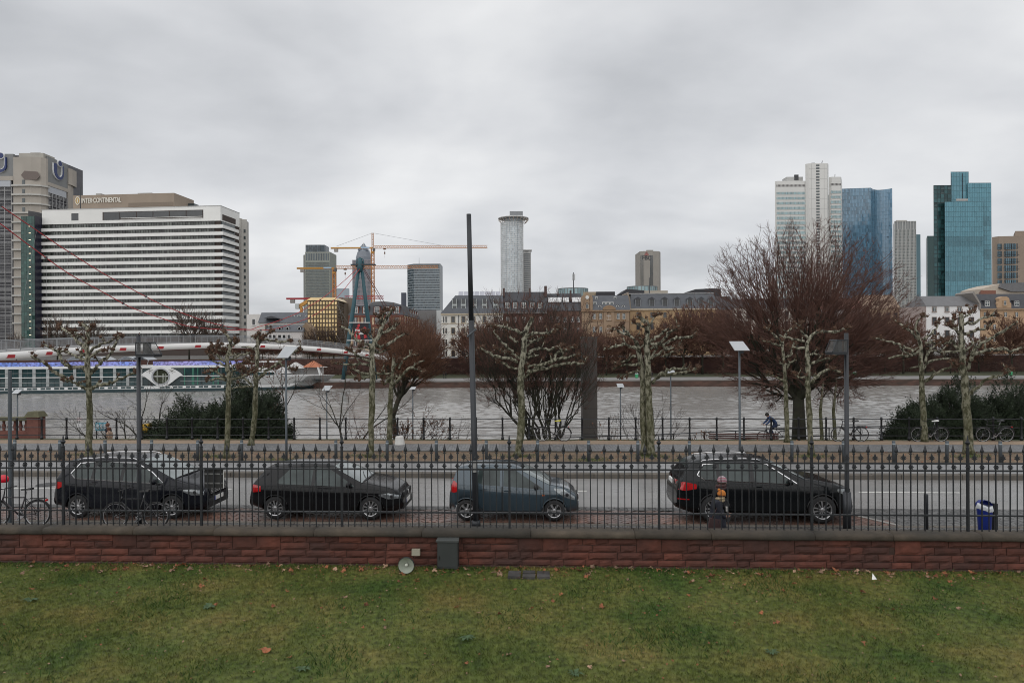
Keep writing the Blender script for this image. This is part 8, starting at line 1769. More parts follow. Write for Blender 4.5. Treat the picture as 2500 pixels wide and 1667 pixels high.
def bag(r,J,h):
 mb=MB();mb.prism([(-0.16*h,-0.12*h,0.42*h),(0.02*h,-0.16*h,0.40*h),(0.03*h,-0.16*h,0.56*h),(-0.13*h,-0.12*h,0.57*h)],[(-0.16*h,-0.05*h,0.42*h),(0.02*h,-0.10*h,0.40*h),(0.03*h,-0.10*h,0.56*h),(-0.13*h,-0.05*h,0.57*h)]);b=mb.build('bag',M('bag_brown',(0.05,0.025,0.025),0.6,var=0.2),r)
 mb=MB();mb.tube([(-0.1*h,-0.1*h,0.57*h),(-0.05*h,-0.12*h,0.68*h),(0.0,-0.09*h,0.815*h),(0.04*h,0.02*h,0.78*h)],0.008*h,5);mb.build('strap',M('bag_brown',(0.05,0.025,0.025)),r)
hold={'eR':(0.02,-0.13,0.655),'wR':(0.10,-0.10,0.58),'hR':(0.135,-0.085,0.585),'chest':(0.03,0,0.74),'neck':(0.045,0,0.825),'nk2':(0.06,0,0.862),'head':(0.08,0,0.905),'top':(0.082,0,0.965)}
per1=person('person in orange bobble hat and dark coat with beige fur collar',1.43,hold,{'top':navyc,'leg':blackc,'shoe':shoe,'thick':1.25},ST(SS(1748,15.7),15.7,0),TH,hat=(orange,True),hair=brown_hair,scarf=fur,extra=bag,coat_len=0.2,group=None)
per2=person('person in grey and pink striped beanie behind the orange hat',1.66,{'chest':(0.02,0,0.74),'neck':(0.025,0,0.825),'nk2':(0.035,0,0.862),'head':(0.05,0,0.905),'top':(0.05,0,0.965)},{'top':blackc,'leg':denim,'shoe':shoe,'thick':1.15},ST(SS(1753,16.15),16.15,0),TH,hat=(greyk,False,pinkk),hair=brown_hair,scarf=M('dark_scarf',(0.06,0.03,0.03),0.9),coat_len=0.15)
c=SP(1776,15.6,0.0);q=P(1775,1243,15.55);mb=MB();mb.lathe([(0.03,-0.05),(0.036,0.05),(0.037,0.06)],(0,0,0),12);o=mb.build('paper_cup',M('cup_white',(0.7,0.68,0.64),0.6),smooth=False);o.location=q;tag(o,'white cup held by the person in orange hat','cup')
person('walker in beige coat and blue jeans by the information board',1.7,None,{'top':tanc,'leg':denim,'shoe':shoe},(PX(266,37.2),37.2,-1.25),R(180),hair=M('auburn_hair',(0.12,0.04,0.02),0.7),coat_len=0.14)
person('walker in dark jacket beyond the one in beige coat',1.8,None,{'top':navyc,'leg':blackc,'shoe':shoe},(PX(263,37.9),37.9,-1.2),R(180),hair=M('auburn_hair',(0.12,0.04,0.02)))
# cyclist on the ramp
cyc={'pel':(-0.12,0,0.52),'waist':(-0.05,0,0.60),'chest':(0.06,0,0.68),'neck':(0.12,0,0.735),'nk2':(0.15,0,0.76),'head':(0.19,0,0.79),'top':(0.20,0,0.85),'sL':(0.09,0.1,0.70),'eL':(0.17,0.12,0.58),'wL':(0.25,0.11,0.52),'hL':(0.28,0.10,0.51),'sR':(0.09,-0.1,0.70),'eR':(0.17,-0.12,0.58),'wR':(0.25,-0.11,0.52),'hR':(0.28,-0.10,0.51),'tL':(-0.10,0.055,0.49),'kL':(0.09,0.07,0.38),'aL':(-0.01,0.06,0.17),'fL':(0.06,0.06,0.14),'tR':(-0.10,-0.055,0.49),'kR':(0.07,-0.07,0.30),'aR':(0.0,-0.06,0.06),'fR':(0.07,-0.06,0.035)}
cl=Vector((PX(1886,37),37,-0.62));person('cyclist in blue jacket bent over his handlebar on the ramp',1.78,cyc,{'top':M('jacket_blue',(0.03,0.06,0.15),0.7,var=0.1),'leg':denim,'shoe':shoe},(cl.x,cl.y,cl.z+0.12),PI,hair=M('dark_hair',(0.03,0.025,0.02),0.7))
bkc=bicycle('dark bicycle ridden by the man in blue jacket',0,0,0,0,(0.03,0.03,0.035),(0.012,0.012,0.012),0,group='bicycle ridden on the ramp');bkc.location=(cl.x,cl.y,cl.z);bkc.rotation_euler=(0,0,PI)
mb=MB();mb.prism([(cl.x-8,36.0,-1.75),(cl.x+16,36.0,-1.75),(cl.x+16,38.4,-1.75),(cl.x-8,38.4,-1.75)],[(cl.x-8,36.0,-1.2),(cl.x+16,36.0,-0.5),(cl.x+16,38.4,-0.5),(cl.x-8,38.4,-1.2)]);struct('ramp',mb,soil,'earth ramp beyond the river railing')
for px,Yq,lab in ((372,102.5,'walker in black crossing the footbridge beside the lantern'),(473,109,'dark walker on the footbridge before the hotel'),(497,111,'second dark walker on the footbridge with hood')):
 b=bridge_at(Yq);n_=bridge_n(Yq);q=b+n_*2.0+Vector((0,0,0.55));person(lab,1.75,None,{'top':blackc,'leg':blackc,'shoe':shoe},q,R(60),hair=M('dark_hair',(0.03,0.025,0.02)))
for px,Yq,lab in ((1083,168,'dark clad walker pushing a cart on the promenade'),(1088,168.6,'dark clad companion of the walker on the promenade'),(1591,165,'lone walker on the promenade below the ochre house')):
 person(lab,1.75,None,{'top':blackc,'leg':blackc,'shoe':shoe},(PX(px,Yq),Yq,QZ),R(30),hair=M('dark_hair',(0.03,0.025,0.02)))
# ================================================================== parked cars
def paint(name,col,rough=0.22):return M(name,col,rough,0.0,var=0.06,scale=1.5,spec=0.15,coat=0.35)
car_glass=M('car_glass',(0.036,0.048,0.047),0.04,var=0.6,scale=1.8,spec=0.4)
screen_glass=M('car_screen_glass',(0.22,0.25,0.25),0.06,var=0.3,scale=1.2,spec=0.7)
chrome=M('car_chrome',(0.62,0.62,0.63),0.18,1.0,var=0.03);plastic=M('car_plastic',(0.018,0.018,0.019),0.6,var=0.1)
tail_red=M('tail_light_red',(0.38,0.008,0.010),0.15,var=0.3,scale=9,coat=1.0);lamp_clear=M('headlight_clear',(0.26,0.28,0.29),0.08,0.5,var=0.4,scale=9,coat=1.0)
tyre_r=M('tyre_rubber',(0.016,0.016,0.017),0.75,var=0.15);rim_s=M('alloy_silver',(0.48,0.48,0.49),0.3,0.8,var=0.08);seam=M('panel_gap',(0.004,0.004,0.004),0.8,var=0)
def car(label,sp,sF,tN,rot=0.0):
 r=local('parked_car',label,'car','cars parked along the kerb')
 top=sp['top'];X0,X1=top[0][0],top[-1][0];wb=sp['wb']/2;W=sp['w']/2;Rw=sp['rw'];aR=Rw+0.045
 tx,tz=[a for a,_ in top],[b for _,b in top]
 zt=lambda x:interp(x,tx,tz);zb=lambda x:interp(x,*zip(*sp['belt']))
 wx=lambda x:W*interp(x,*zip(*sp['taper']));rh=lambda x:interp(x,*zip(*sp['roofw']))
 zbot=lambda x:interp(x,[X0,X0+0.35,X0+0.6,X1-0.6,X1-0.3,X1],[0.36,0.26,0.2,0.18,0.2,0.26])
 def arch(x):
  a=0.0
  for c in (-wb,wb):
   if abs(x-c)<aR:a=max(a,Rw+math.sqrt(aR*aR-(x-c)**2))
  return a
 def section(x):
  w_,t=wx(x),zt(x);b0=min(zb(x),t-0.065);h=t-b0;k=min(1,max(0,(h-0.065)/0.36));zo=min(zbot(x),t-0.2);ar=arch(x);e=sp.get('tum',0.955)
  sh=max(zo+0.15,min(0.55,b0-0.15))
  pts=[(0,zo),(w_*0.84,max(zo,ar)),(w_*0.955,max(zo+0.07,ar)),(w_*0.99,max(lerp(zo+0.07,sh,0.55),ar)),(w_,max(sh,min(ar,sh+0.2))),(w_*0.992,max(lerp(sh,b0,0.55),min(ar,b0-0.02))),(w_*0.975,b0-0.045),(w_*e,b0)]
  y6=lerp(w_*0.905,rh(x),k);z6=lerp(t-0.03,t-0.085,k)
  pts +=[(lerp(w_*e,y6,0.5)+0.006*k,lerp(b0,z6,0.5)),(y6,z6),(lerp(y6,y6*0.72,0.45),lerp(z6,t,0.62)),(y6*0.72,lerp(z6,t,0.90)),(y6*0.36,t-0.004),(0,t)]
  return pts
 xs=set(np.linspace(X0,X1,74).tolist())
 for c in (-wb,wb):xs |= set((c+aR*math.cos(a))for a in np.linspace(0,PI,19))
 xs |= set(a for a in tx);xs=sorted(xs);xs=[x for i,x in enumerate(xs)if i == 0 or x-xs[i-1]>0.004]
 B=MB();n=14;secs=[section(x)for x in xs]
 for x,s_ in zip(xs,secs):
  for y,z in s_:B.v.append((x,-y,z))
  for y,z in s_[1:-1]:B.v.append((x,y,z))
 K=n+n-2
 ring=list(range(n))+[n+j for j in range(n-3,-1,-1)]      # bottom centre, right side up, top centre, left side down
 for i in range(len(xs)-1):
  for j in range(K):
   a,b=ring[j],ring[(j+1)% K];B.f.append((i*K+a,i*K+b,(i+1)*K+b,(i+1)*K+a));B.m.append(1 if j in (0,K-1)else 0)
 B.f.append(tuple(ring[::-1]));B.m.append(0);B.f.append(tuple((len(xs)-1)*K+q for q in ring));B.m.append(0)
 body=B.build('body',[sp['paint'],plastic],r,True)
 def ysurf(x,z):
  s_=section(x)
  for (y0,z0),(y1,z1)in zip(s_[1:-1],s_[2:]):
   if z0 <= z <= z1 and z1 >z0:return lerp(y0,y1,(z-z0)/(z1-z0))
  return s_[-2][0]if z >s_[-1][1]-0.05 else s_[4][0]
 def patch(lo,hi,off=0.006,nx=14,nz=5,side=-1):
  mb=MB();lx=[a for a,_ in lo];x0,x1=lx[0],lx[-1]
  X_=sorted(set(np.linspace(x0,x1,nx).tolist()+lx+[a for a,_ in hi]))
  for x in X_:
   a,b=interp(x,*zip(*lo)),interp(x,*zip(*hi))
   for j in range(nz+1):z=lerp(a,b,j/nz);mb.v.append((x,side*(ysurf(x,z)+off),z))
  k=nz+1
  for i in range(len(X_)-1):
   for j in range(nz):q=(i*k+j,(i+1)*k+j,(i+1)*k+j+1,i*k+j+1);mb.f.append(q if side <0 else q[::-1]);mb.m.append(0)
  return mb
 def line(pts,rad,mat,name,parent=None,off=0.004,side=-1):
  ps=[]
  for (x0_,z0_),(x1_,z1_)in zip(pts[:-1],pts[1:]):
   m_=max(2,int(math.hypot(x1_-x0_,z1_-z0_)/0.06))
   for i in range(m_):x,z=lerp(x0_,x1_,i/m_),lerp(z0_,z1_,i/m_);ps.append((x,side*(ysurf(x,z)+off),z))
  x,z=pts[-1];ps.append((x,side*(ysurf(x,z)+off),z));mb=MB();mb.tube(ps,rad,4);return mb.build(name,mat,parent or r)
 for side in (-1,1):
  for lo,hi in sp['win']:patch(lo,hi,0.006,side=side).build('side_window',car_glass,r,True)
  for lo,hi in sp.get('dark',[]):patch(lo,hi,0.005,4,side=side).build('pillar_trim',plastic,r,True)
 for lo,hi in sp['doors']:
  d=patch(lo,hi,0.0025,12,6).build('door',sp['paint'],r,True)
  x=lo[0][0];line([(lo[0][0],lo[0][1]),(hi[0][0],hi[0][1])],0.005,seam,'door_gap',d,0.002);line([(lo[-1][0],lo[-1][1]),(hi[-1][0],hi[-1][1])],0.005,seam,'door_gap',d,0.002);line(lo,0.005,seam,'door_gap',d,0.002)
  hx=lo[0][0]+sp.get('hoff',0.16);hz=interp(hx,*zip(*hi))-0.10;mb=MB();y=ysurf(hx,hz);mb.box(hx-0.09,hx+0.09,-(y+0.03),-(y+0.004),hz-0.014,hz+0.014);mb.build('handle',sp.get('handle',plastic),d)
 if sp.get('chrome'):
  for ch in sp['chrome']:line(ch,0.016,chrome,'chrome_trim',None,0.008)
 # wind screen, rear window and bonnet gap on the top surface
 def topz(x,y):
  s_=section(x)[8:]
  for (y0,z0),(y1,z1)in zip(s_[:-1],s_[1:]):
   if y1 <= abs(y)<= y0 and y0 >y1:return lerp(z0,z1,(abs(y)-y0)/(y1-y0))
  return s_[0][1]
 def topwin(xa,xb,name,fr,mat):
  mb=MB();nx,ny=10,12;sg=1 if zt(xb)<zt(xa)else -1
  for i in range(nx+1):
   x=lerp(xa,xb,i/nx);y6=section(x)[9][0]*fr
   for j in range(ny+1):y=lerp(-y6,y6,j/ny);mb.v.append((x+0.006*sg,y,topz(x,y)+0.008))
  for i in range(nx):
   for j in range(ny):a=i*(ny+1)+j;mb.f.append((a,a+1,a+ny+2,a+ny+1)[::-1]);mb.m.append(0)
  return mb.build(name,mat,r,True)
 topwin(sp['ws'][0],sp['ws'][1],'windscreen',0.97,screen_glass);topwin(sp['rwn'][0],sp['rwn'][1],'rear_window',0.93,car_glass)
 xc=sp['ws'][1];mb=MB();y6=section(xc+0.03)[9][0];mb.tube([(xc+0.02+0.03*(1-abs(y)),y*y6,topz(xc+0.02,y*y6)+0.006)for y in np.linspace(-0.95,0.95,9)],0.014,4);mb.build('cowl',plastic,r)
 for y0 in (-0.35,0.25):mb=MB();mb.tube([(xc+0.02,y0,topz(xc,y0)+0.02),(xc-0.10,y0+0.22,topz(xc-0.10,y0+0.22)+0.022),(xc-0.2,y0+0.5,topz(xc-0.2,min(y0+0.5,0.6))+0.02)],0.008,4);mb.build('wiper',plastic,r)
 for sd in (-1,1):
  mb=MB();xa,xb=sp['ws'][1]+0.05,X1-0.28;mb.tube([(x,sd*section(x)[9][0]*0.93,topz(x,section(x)[9][0]*0.93)+0.002)for x in np.linspace(xa,xb,9)],0.005,4);mb.build('bonnet_gap',seam,r)
 # lights
 for side in (-1,1):
  lo,hi=sp['tail'];patch(lo,hi,0.008,8,side=side).build('tail_light',tail_red,r,True)
  lo,hi=sp['head'];h_=patch(lo,hi,0.008,10,side=side).build('headlight',lamp_clear,r,True)
  mb=MB();xm=(lo[0][0]+lo[-1][0])/2+0.06;zm=(interp(xm,*zip(*lo))+interp(xm,*zip(*hi)))/2;y=ysurf(xm,zm);mb.lathe([(0.05,0.0),(0.035,-0.012)],(xm,side*(y+0.012),zm),12,'y');mb.build('lamp_reflector',M('lamp_dark',(0.06,0.06,0.065),0.15,0.5),h_)
 # rear and front faces
 mb=MB();zr=sp['plate_r'];mb.box(X0-0.025,X0+0.02,-0.26,0.26,zr-0.055,zr+0.055);mb.build('number_plate',white_p,r)
 mb=MB();zr=sp['plate_f'];mb.box(X1-0.02,X1+0.02,-0.26,0.26,zr-0.055,zr+0.055);pl_=mb.build('number_plate',white_p,r)
 mb=MB();mb.box(X1-0.02,X1+0.0215,-0.26,-0.215,zr-0.055,zr+0.055);mb.build('plate_band',M('plate_blue',(0.01,0.03,0.3),0.5),pl_)
 gz0,gz1=sp['grille']
 for k in range(4):z=lerp(gz0,gz1,k/3);mb=MB();hw=wx(X1-0.02)*0.72;mb.box(X1-0.05+0.01*k*0,X1+0.012,-hw,hw,z-0.008,z+0.008);mb.build('grille_bar',chrome if sp.get('chrome_grille')else plastic,r)
 mb=MB();hw=wx(X1-0.02)*0.74;mb.box(X1-0.06,X1+0.004,-hw,hw,gz0-0.02,gz1+0.02);mb.build('grille',plastic,r)
 mb=MB();mb.lathe([(0.055,0.0),(0.055,0.02),(0.04,0.024)],(X1+0.004,0,(gz0+gz1)/2+0.01),16,'x');mb.build('badge',chrome,r)
 mb=MB();hw=wx(X1-0.05)*0.85;mb.box(X1-0.08,X1+0.006,-hw,hw,0.24,0.40);mb.build('lower_intake',plastic,r)
 for side in (-1,1):
  mx=sp['mirror'];y=ysurf(mx[0],mx[1]);mb=MB();mb.lathe([(0.02,-0.11),(0.07,-0.09),(0.085,0.0),(0.07,0.07),(0.02,0.09)],(0,0,0),10,'y')
  mb.v=[(mx[0]+x*0.75,side*(y+0.13)+yy*1.1*side,mx[1]+z*0.95)for x,yy,z in mb.v];mb.box(mx[0]-0.03,mx[0]+0.03,*(sorted((side*(y-0.02),side*(y+0.07)))),mx[1]-0.06,mx[1]-0.03);mb.build('mirror',sp.get('mirror_m',sp['paint']),r,True)
 # sills, wheel arches
 line([(-wb+aR+0.05,0.235),(wb-aR-0.05,0.225)],0.02,sp.get('sill',plastic),'sill',None,-0.004)
 for c in (-wb,wb):
  for side in (-1,1):
   mb=MB();y=wx(c)*0.98;pts=[(c+(aR-0.004)*math.cos(a),side*(ysurf(c+(aR-0.004)*math.cos(a),Rw+aR*math.sin(a)+0.01)-0.004),Rw+(aR-0.004)*math.sin(a))for a in np.linspace(0.12,PI-0.12,16)];mb.tube(pts,0.016,5);mb.build('wheel_arch',plastic if sp.get('clad')else sp['paint'],r,True)
   yw=side*(wx(c)-0.115);wh=MB();o=0.1
   wh.lathe([(Rw*0.66,-0.10),(Rw*0.78,-0.104),(Rw*0.95,-0.09),(Rw,-0.06),(Rw,0.06),(Rw*0.95,0.09),(Rw*0.78,0.104),(Rw*0.66,0.10)],(c,yw,Rw),32,'y',cap=False);wl=wh.build('wheel',tyre_r,r,True)
   rm=MB();rr_=Rw*0.67;fy=yw+side*0.075
   rm.lathe([(rr_,side*0.03),(rr_*0.93,side*0.02),(rr_*0.93,-side*0.06)],(c,fy,Rw),32,'y',cap=False)
   ns=sp['spokes'];ang0=random.uniform(0,1)
   for k in range(ns):
    a=2*PI*k/ns+ang0;wd=sp['spw'];u=Vector((math.cos(a),0,math.sin(a)));v=Vector((-math.sin(a),0,math.cos(a)));p0=Vector((c,fy,Rw));q=[]
    dsp=sp.get('dbl',0)
    for sg in ((0,)if not dsp else (-1,1)):
     c0=p0+v*sg*dsp*0.3;e0=p0+v*sg*dsp
     f4=[c0+u*rr_*0.15-v*wd*0.7,e0+u*rr_*0.95-v*wd,e0+u*rr_*0.95+v*wd,c0+u*rr_*0.15+v*wd*0.7]
     rm.prism([z_+Vector((0,side*0.02,0))for z_ in f4],[z_-Vector((0,side*0.015,0))for z_ in f4])
   rm.lathe([(rr_*0.22,-0.02*side),(rr_*0.22,0.022*side),(rr_*0.1,0.03*side)],(c,fy,Rw),14,'y');rm.build('rim',rim_s,wl)
   db=MB();db.lathe([(rr_*0.9,0),(rr_*0.9,0.01)],(c,fy-side*0.07,Rw),20,'y');db.build('brake_disc',M('brake_dark',(0.03,0.03,0.03),0.5,0.3),wl)
 if sp.get('rails'):
  for sd in (-1,1):
   a,b=sp['rails'];mb=MB();pts=[(x,sd*(section(x)[9][0]*0.93),topz(x,section(x)[9][0]*0.93)+(0.045 if 0.03<(x-a)/(b-a)<0.97 else 0.0))for x in np.linspace(a,b,18)];mb.tube(pts,0.016,6);mb.build('roof_rail',chrome if sp.get('chrome')else plastic,r,True)
 for f in sp.get('extra',[]):f(r,ysurf,topz,line,patch)
 an=MB();xa=sp['ws'][0]-1.5;an.tube([(xa,0,zt(xa)-0.01),(xa-0.1,0,zt(xa)+0.09)],[0.016,0.005],6);an.build('aerial',plastic,r)
 # place: near wheel contact line at tN
 pos=ST(sF-wb,tN+W,0.0);r.location=pos;r.rotation_euler[2]=TH+rot
 return r
TN=18.33
blk1=paint('black_paint_minivan',(0.007,0.008,0.012));blk2=paint('black_paint_hatch',(0.006,0.006,0.007));blk3=paint('black_paint_estate',(0.005,0.006,0.007));slate_p=M('slate_blue_metallic',(0.035,0.058,0.076),0.3,0.3,var=0.05,scale=1.5,coat=1.0)
golf=dict(paint=blk2,wb=2.637,w=1.80,rw=0.315,top=[(-2.08,0.50),(-2.07,0.72),(-2.0,0.96),(-1.92,1.05),(-1.78,1.24),(-1.68,1.36),(-1.55,1.40),(-1.2,1.45),(-0.55,1.48),(0.0,1.465),(0.28,1.41),(0.6,1.26),(1.08,1.005),(1.4,0.95),(1.75,0.87),(2.0,0.77),(2.12,0.66),(2.17,0.48)],
  belt=[(-2.2,0.95),(-1.2,0.955),(1.0,0.885),(2.2,0.84)],taper=[(-2.08,0.80),(-1.95,0.90),(-1.6,0.97),(-0.8,1.0),(1.0,1.0),(1.6,0.97),(1.95,0.87),(2.12,0.74),(2.17,0.66)],roofw=[(-1.7,0.56),(-1,0.60),(0.2,0.60),(1.0,0.72),(2,0.72)],
  win=[([(-1.28,1.0),(-1.2,0.965),(-0.32,0.935)],[(-1.28,1.03),(-0.98,1.33),(-0.32,1.385)]),([(-0.22,0.93),(0.62,0.90),(0.86,0.90)],[(-0.22,1.385),(0.1,1.36),(0.86,0.925)])],
  dark=[([(-0.32,0.935),(-0.22,0.93)],[(-0.32,1.385),(-0.22,1.385)])],doors=[([(-1.12,0.42),(-0.95,0.27),(-0.28,0.26)],[(-1.12,0.955),(-0.95,0.945),(-0.28,0.925)]),([(-0.26,0.26),(0.78,0.27)],[(-0.26,0.925),(0.78,0.895)])],
  ws=(0.24,1.06),rwn=(-1.70,-1.93),tail=([(-2.05,0.74),(-1.93,0.73),(-1.72,0.76)],[(-2.05,0.93),(-1.93,0.94),(-1.72,0.90)]),head=([(1.55,0.66),(1.8,0.56),(2.1,0.56)],[(1.55,0.70),(1.8,0.72),(2.1,0.64)]),plate_r=0.82,plate_f=0.40,grille=(0.56,0.66),mirror=(0.74,0.965),spokes=11,spw=0.016,handle=plastic)
touran=dict(paint=blk1,wb=2.79,w=1.83,rw=0.325,top=[(-2.20,0.50),(-2.19,0.80),(-2.13,1.0),(-2.05,1.2),(-1.95,1.45),(-1.85,1.55),(-1.6,1.60),(-0.8,1.645),(0.0,1.63),(0.4,1.57),(0.8,1.40),(1.5,1.06),(1.75,0.99),(2.05,0.90),(2.22,0.80),(2.30,0.68),(2.33,0.45)],
  belt=[(-2.3,1.10),(-1.5,1.09),(1.1,0.955),(2.4,0.9)],taper=[(-2.2,0.83),(-2.05,0.93),(-1.6,0.98),(-0.8,1.0),(1.2,1.0),(1.8,0.96),(2.1,0.86),(2.28,0.74),(2.33,0.66)],roofw=[(-2,0.60),(-1,0.64),(0.3,0.63),(1.4,0.74),(2.3,0.72)],
  win=[([(-1.62,1.2),(-1.48,1.105),(-1.02,1.085)],[(-1.62,1.24),(-1.42,1.47),(-1.02,1.51)]),([(-0.92,1.08),(-0.16,1.04)],[(-0.92,1.515),(-0.16,1.52)]),([(-0.06,1.03),(0.72,0.99)],[(-0.06,1.52),(0.30,1.48),(0.72,1.25)]),([(0.80,0.985),(1.10,0.97)],[(0.80,1.20),(1.10,0.995)])],
  dark=[([(-1.02,1.085),(-0.92,1.08)],[(-1.02,1.51),(-0.92,1.515)]),([(-0.16,1.04),(-0.06,1.03)],[(-0.16,1.52),(-0.06,1.52)])],chrome=[[(-1.66,1.22),(-1.5,1.10),(1.14,0.962)],[(-1.66,1.22),(-1.46,1.485),(-0.9,1.53),(0.22,1.50),(0.72,1.27),(1.14,0.985)]],
  doors=[([(-1.12,0.45),(-0.98,0.28),(-0.12,0.27)],[(-1.12,1.07),(-0.98,1.06),(-0.12,1.02)]),([(-0.10,0.27),(1.0,0.28)],[(-0.10,1.02),(1.0,0.955)])],ws=(0.38,1.42),rwn=(-1.90,-2.10),tail=([(-2.16,0.80),(-2.0,0.81),(-1.84,0.88)],[(-2.16,1.0),(-2.0,1.0),(-1.84,0.98)]),head=([(1.70,0.76),(1.95,0.64),(2.24,0.62)],[(1.70,0.79),(1.95,0.80),(2.24,0.74)]),plate_r=0.86,plate_f=0.44,grille=(0.62,0.74),chrome_grille=True,mirror=(0.92,1.03),spokes=5,spw=0.022,dbl=0.05,rails=(-1.6,0.25),handle=plastic)
alto=dict(paint=slate_p,wb=2.36,w=1.60,rw=0.285,top=[(-1.66,0.45),(-1.655,0.75),(-1.60,1.0),(-1.50,1.28),(-1.42,1.40),(-1.2,1.45),(-0.5,1.485),(0.05,1.46),(0.35,1.36),(1.08,0.98),(1.35,0.92),(1.6,0.82),(1.76,0.70),(1.83,0.55),(1.84,0.4)],
  belt=[(-1.8,1.02),(-0.9,0.97),(0.9,0.84),(1.9,0.82)],taper=[(-1.66,0.84),(-1.5,0.93),(-1.1,0.99),(-0.4,1.0),(0.9,1.0),(1.3,0.97),(1.6,0.86),(1.78,0.72),(1.84,0.62)],roofw=[(-1.5,0.52),(-0.9,0.56),(0.1,0.55),(0.9,0.66),(1.8,0.64)],
  win=[([(-0.95,1.14),(-0.86,1.01),(-0.70,0.965),(-0.28,0.94)],[(-0.95,1.20),(-0.84,1.345),(-0.5,1.38),(-0.28,1.385)]),([(-0.18,0.935),(0.60,0.875),(0.88,0.845)],[(-0.18,1.385),(0.12,1.34),(0.88,0.87)])],
  doors=[([(-0.86,0.45),(-0.72,0.27),(-0.23,0.26)],[(-0.86,0.99),(-0.72,0.95),(-0.23,0.925)]),([(-0.21,0.26),(0.82,0.27)],[(-0.21,0.925),(0.82,0.845)])],ws=(0.33,1.06),rwn=(-1.42,-1.58),tail=([(-1.63,0.76),(-1.52,0.75),(-1.43,0.78)],[(-1.63,1.05),(-1.52,1.06),(-1.43,1.0)]),head=([(1.18,0.84),(1.45,0.64),(1.75,0.53)],[(1.18,0.88),(1.45,0.84),(1.75,0.62)]),plate_r=0.7,plate_f=0.38,grille=(0.52,0.58),mirror=(0.70,0.93),mirror_m=plastic,spokes=6,spw=0.03,handle=slate_p,hoff=0.14,clad=False,
  extra=[lambda r,ys,tz,ln,pa:MB().box(0.86,0.92,-(ys(0.89,0.70)+0.012),-(ys(0.89,0.70)),0.685,0.715).build('side_indicator',M('indicator_orange',(0.6,0.12,0.01),0.3),r)])
x3=dict(paint=blk3,wb=2.81,w=1.88,rw=0.365,top=[(-2.36,0.55),(-2.35,0.85),(-2.28,1.08),(-2.2,1.16),(-2.05,1.38),(-1.92,1.54),(-1.75,1.60),(-1.2,1.65),(-0.5,1.665),(-0.05,1.64),(0.2,1.57),(0.55,1.42),(1.02,1.16),(1.4,1.10),(1.8,1.03),(2.1,0.93),(2.24,0.80),(2.29,0.5)],
  belt=[(-2.4,1.14),(-1.7,1.125),(0.7,1.02),(2.4,0.98)],taper=[(-2.36,0.80),(-2.2,0.90),(-1.8,0.97),(-0.9,1.0),(1.2,1.0),(1.7,0.97),(2.0,0.89),(2.2,0.78),(2.29,0.70)],roofw=[(-2,0.58),(-1,0.64),(0,0.63),(1.0,0.75),(2.3,0.74)],
  win=[([(-1.78,1.24),(-1.62,1.145),(-1.32,1.125)],[(-1.78,1.28),(-1.60,1.48),(-1.32,1.52)]),([(-1.22,1.12),(-0.46,1.085)],[(-1.22,1.525),(-0.46,1.545)]),([(-0.34,1.08),(0.52,1.045),(0.72,1.035)],[(-0.34,1.545),(0.02,1.50),(0.72,1.06)])],
  dark=[([(-1.32,1.125),(-1.22,1.12)],[(-1.32,1.52),(-1.22,1.525)]),([(-0.46,1.085),(-0.34,1.08)],[(-0.46,1.545),(-0.34,1.545)])],chrome=[[(-1.82,1.25),(-1.64,1.135),(0.76,1.025)],[(-1.82,1.25),(-1.64,1.50),(-1.2,1.54),(-0.3,1.562),(0.03,1.52),(0.76,1.045)]],
  doors=[([(-1.28,0.5),(-1.05,0.34),(-0.42,0.33)],[(-1.28,1.10),(-1.05,1.10),(-0.42,1.07)]),([(-0.40,0.33),(0.80,0.34)],[(-0.40,1.07),(0.80,1.01)])],ws=(0.16,0.98),rwn=(-1.95,-2.17),tail=([(-2.32,0.86),(-2.15,0.84),(-1.86,0.90)],[(-2.32,1.06),(-2.15,1.07),(-1.86,1.02)]),head=([(1.80,0.84),(2.0,0.74),(2.18,0.72)],[(1.80,0.90),(2.0,0.90),(2.18,0.83)]),plate_r=0.98,plate_f=0.5,grille=(0.66,0.82),mirror=(0.55,1.10),spokes=5,spw=0.018,dbl=0.055,rails=(-1.7,-0.1),clad=True,sill=chrome,handle=blk3,
  extra=[lambda r,ys,tz,ln,pa:pa([(-2.34,0.60),(-2.05,0.60)],[(-2.34,0.63),(-2.05,0.63)],0.01,4,1).build('reflector',tail_red,r),lambda r,ys,tz,ln,pa:MB().box(0.98,1.14,-(ys(1.06,0.82)+0.01),-(ys(1.06,0.82)),0.815,0.83).build('badge_strip',chrome,r)])
random.seed(3)
def sfx(px,w):return SS(px,TN+0.05)
car('black minivan with chrome window line and roof rails',touran,SS(421,TN),TN).scale=(0.955,1,1)
car('black five door hatchback without chrome trim',golf,SS(901.5,TN),TN)
car('small slate blue hatchback with black mirrors',alto,SS(1351,TN),TN)
car('large black estate with chrome window frame and sill',x3,SS(2007.5,TN-0.08),TN-0.08)
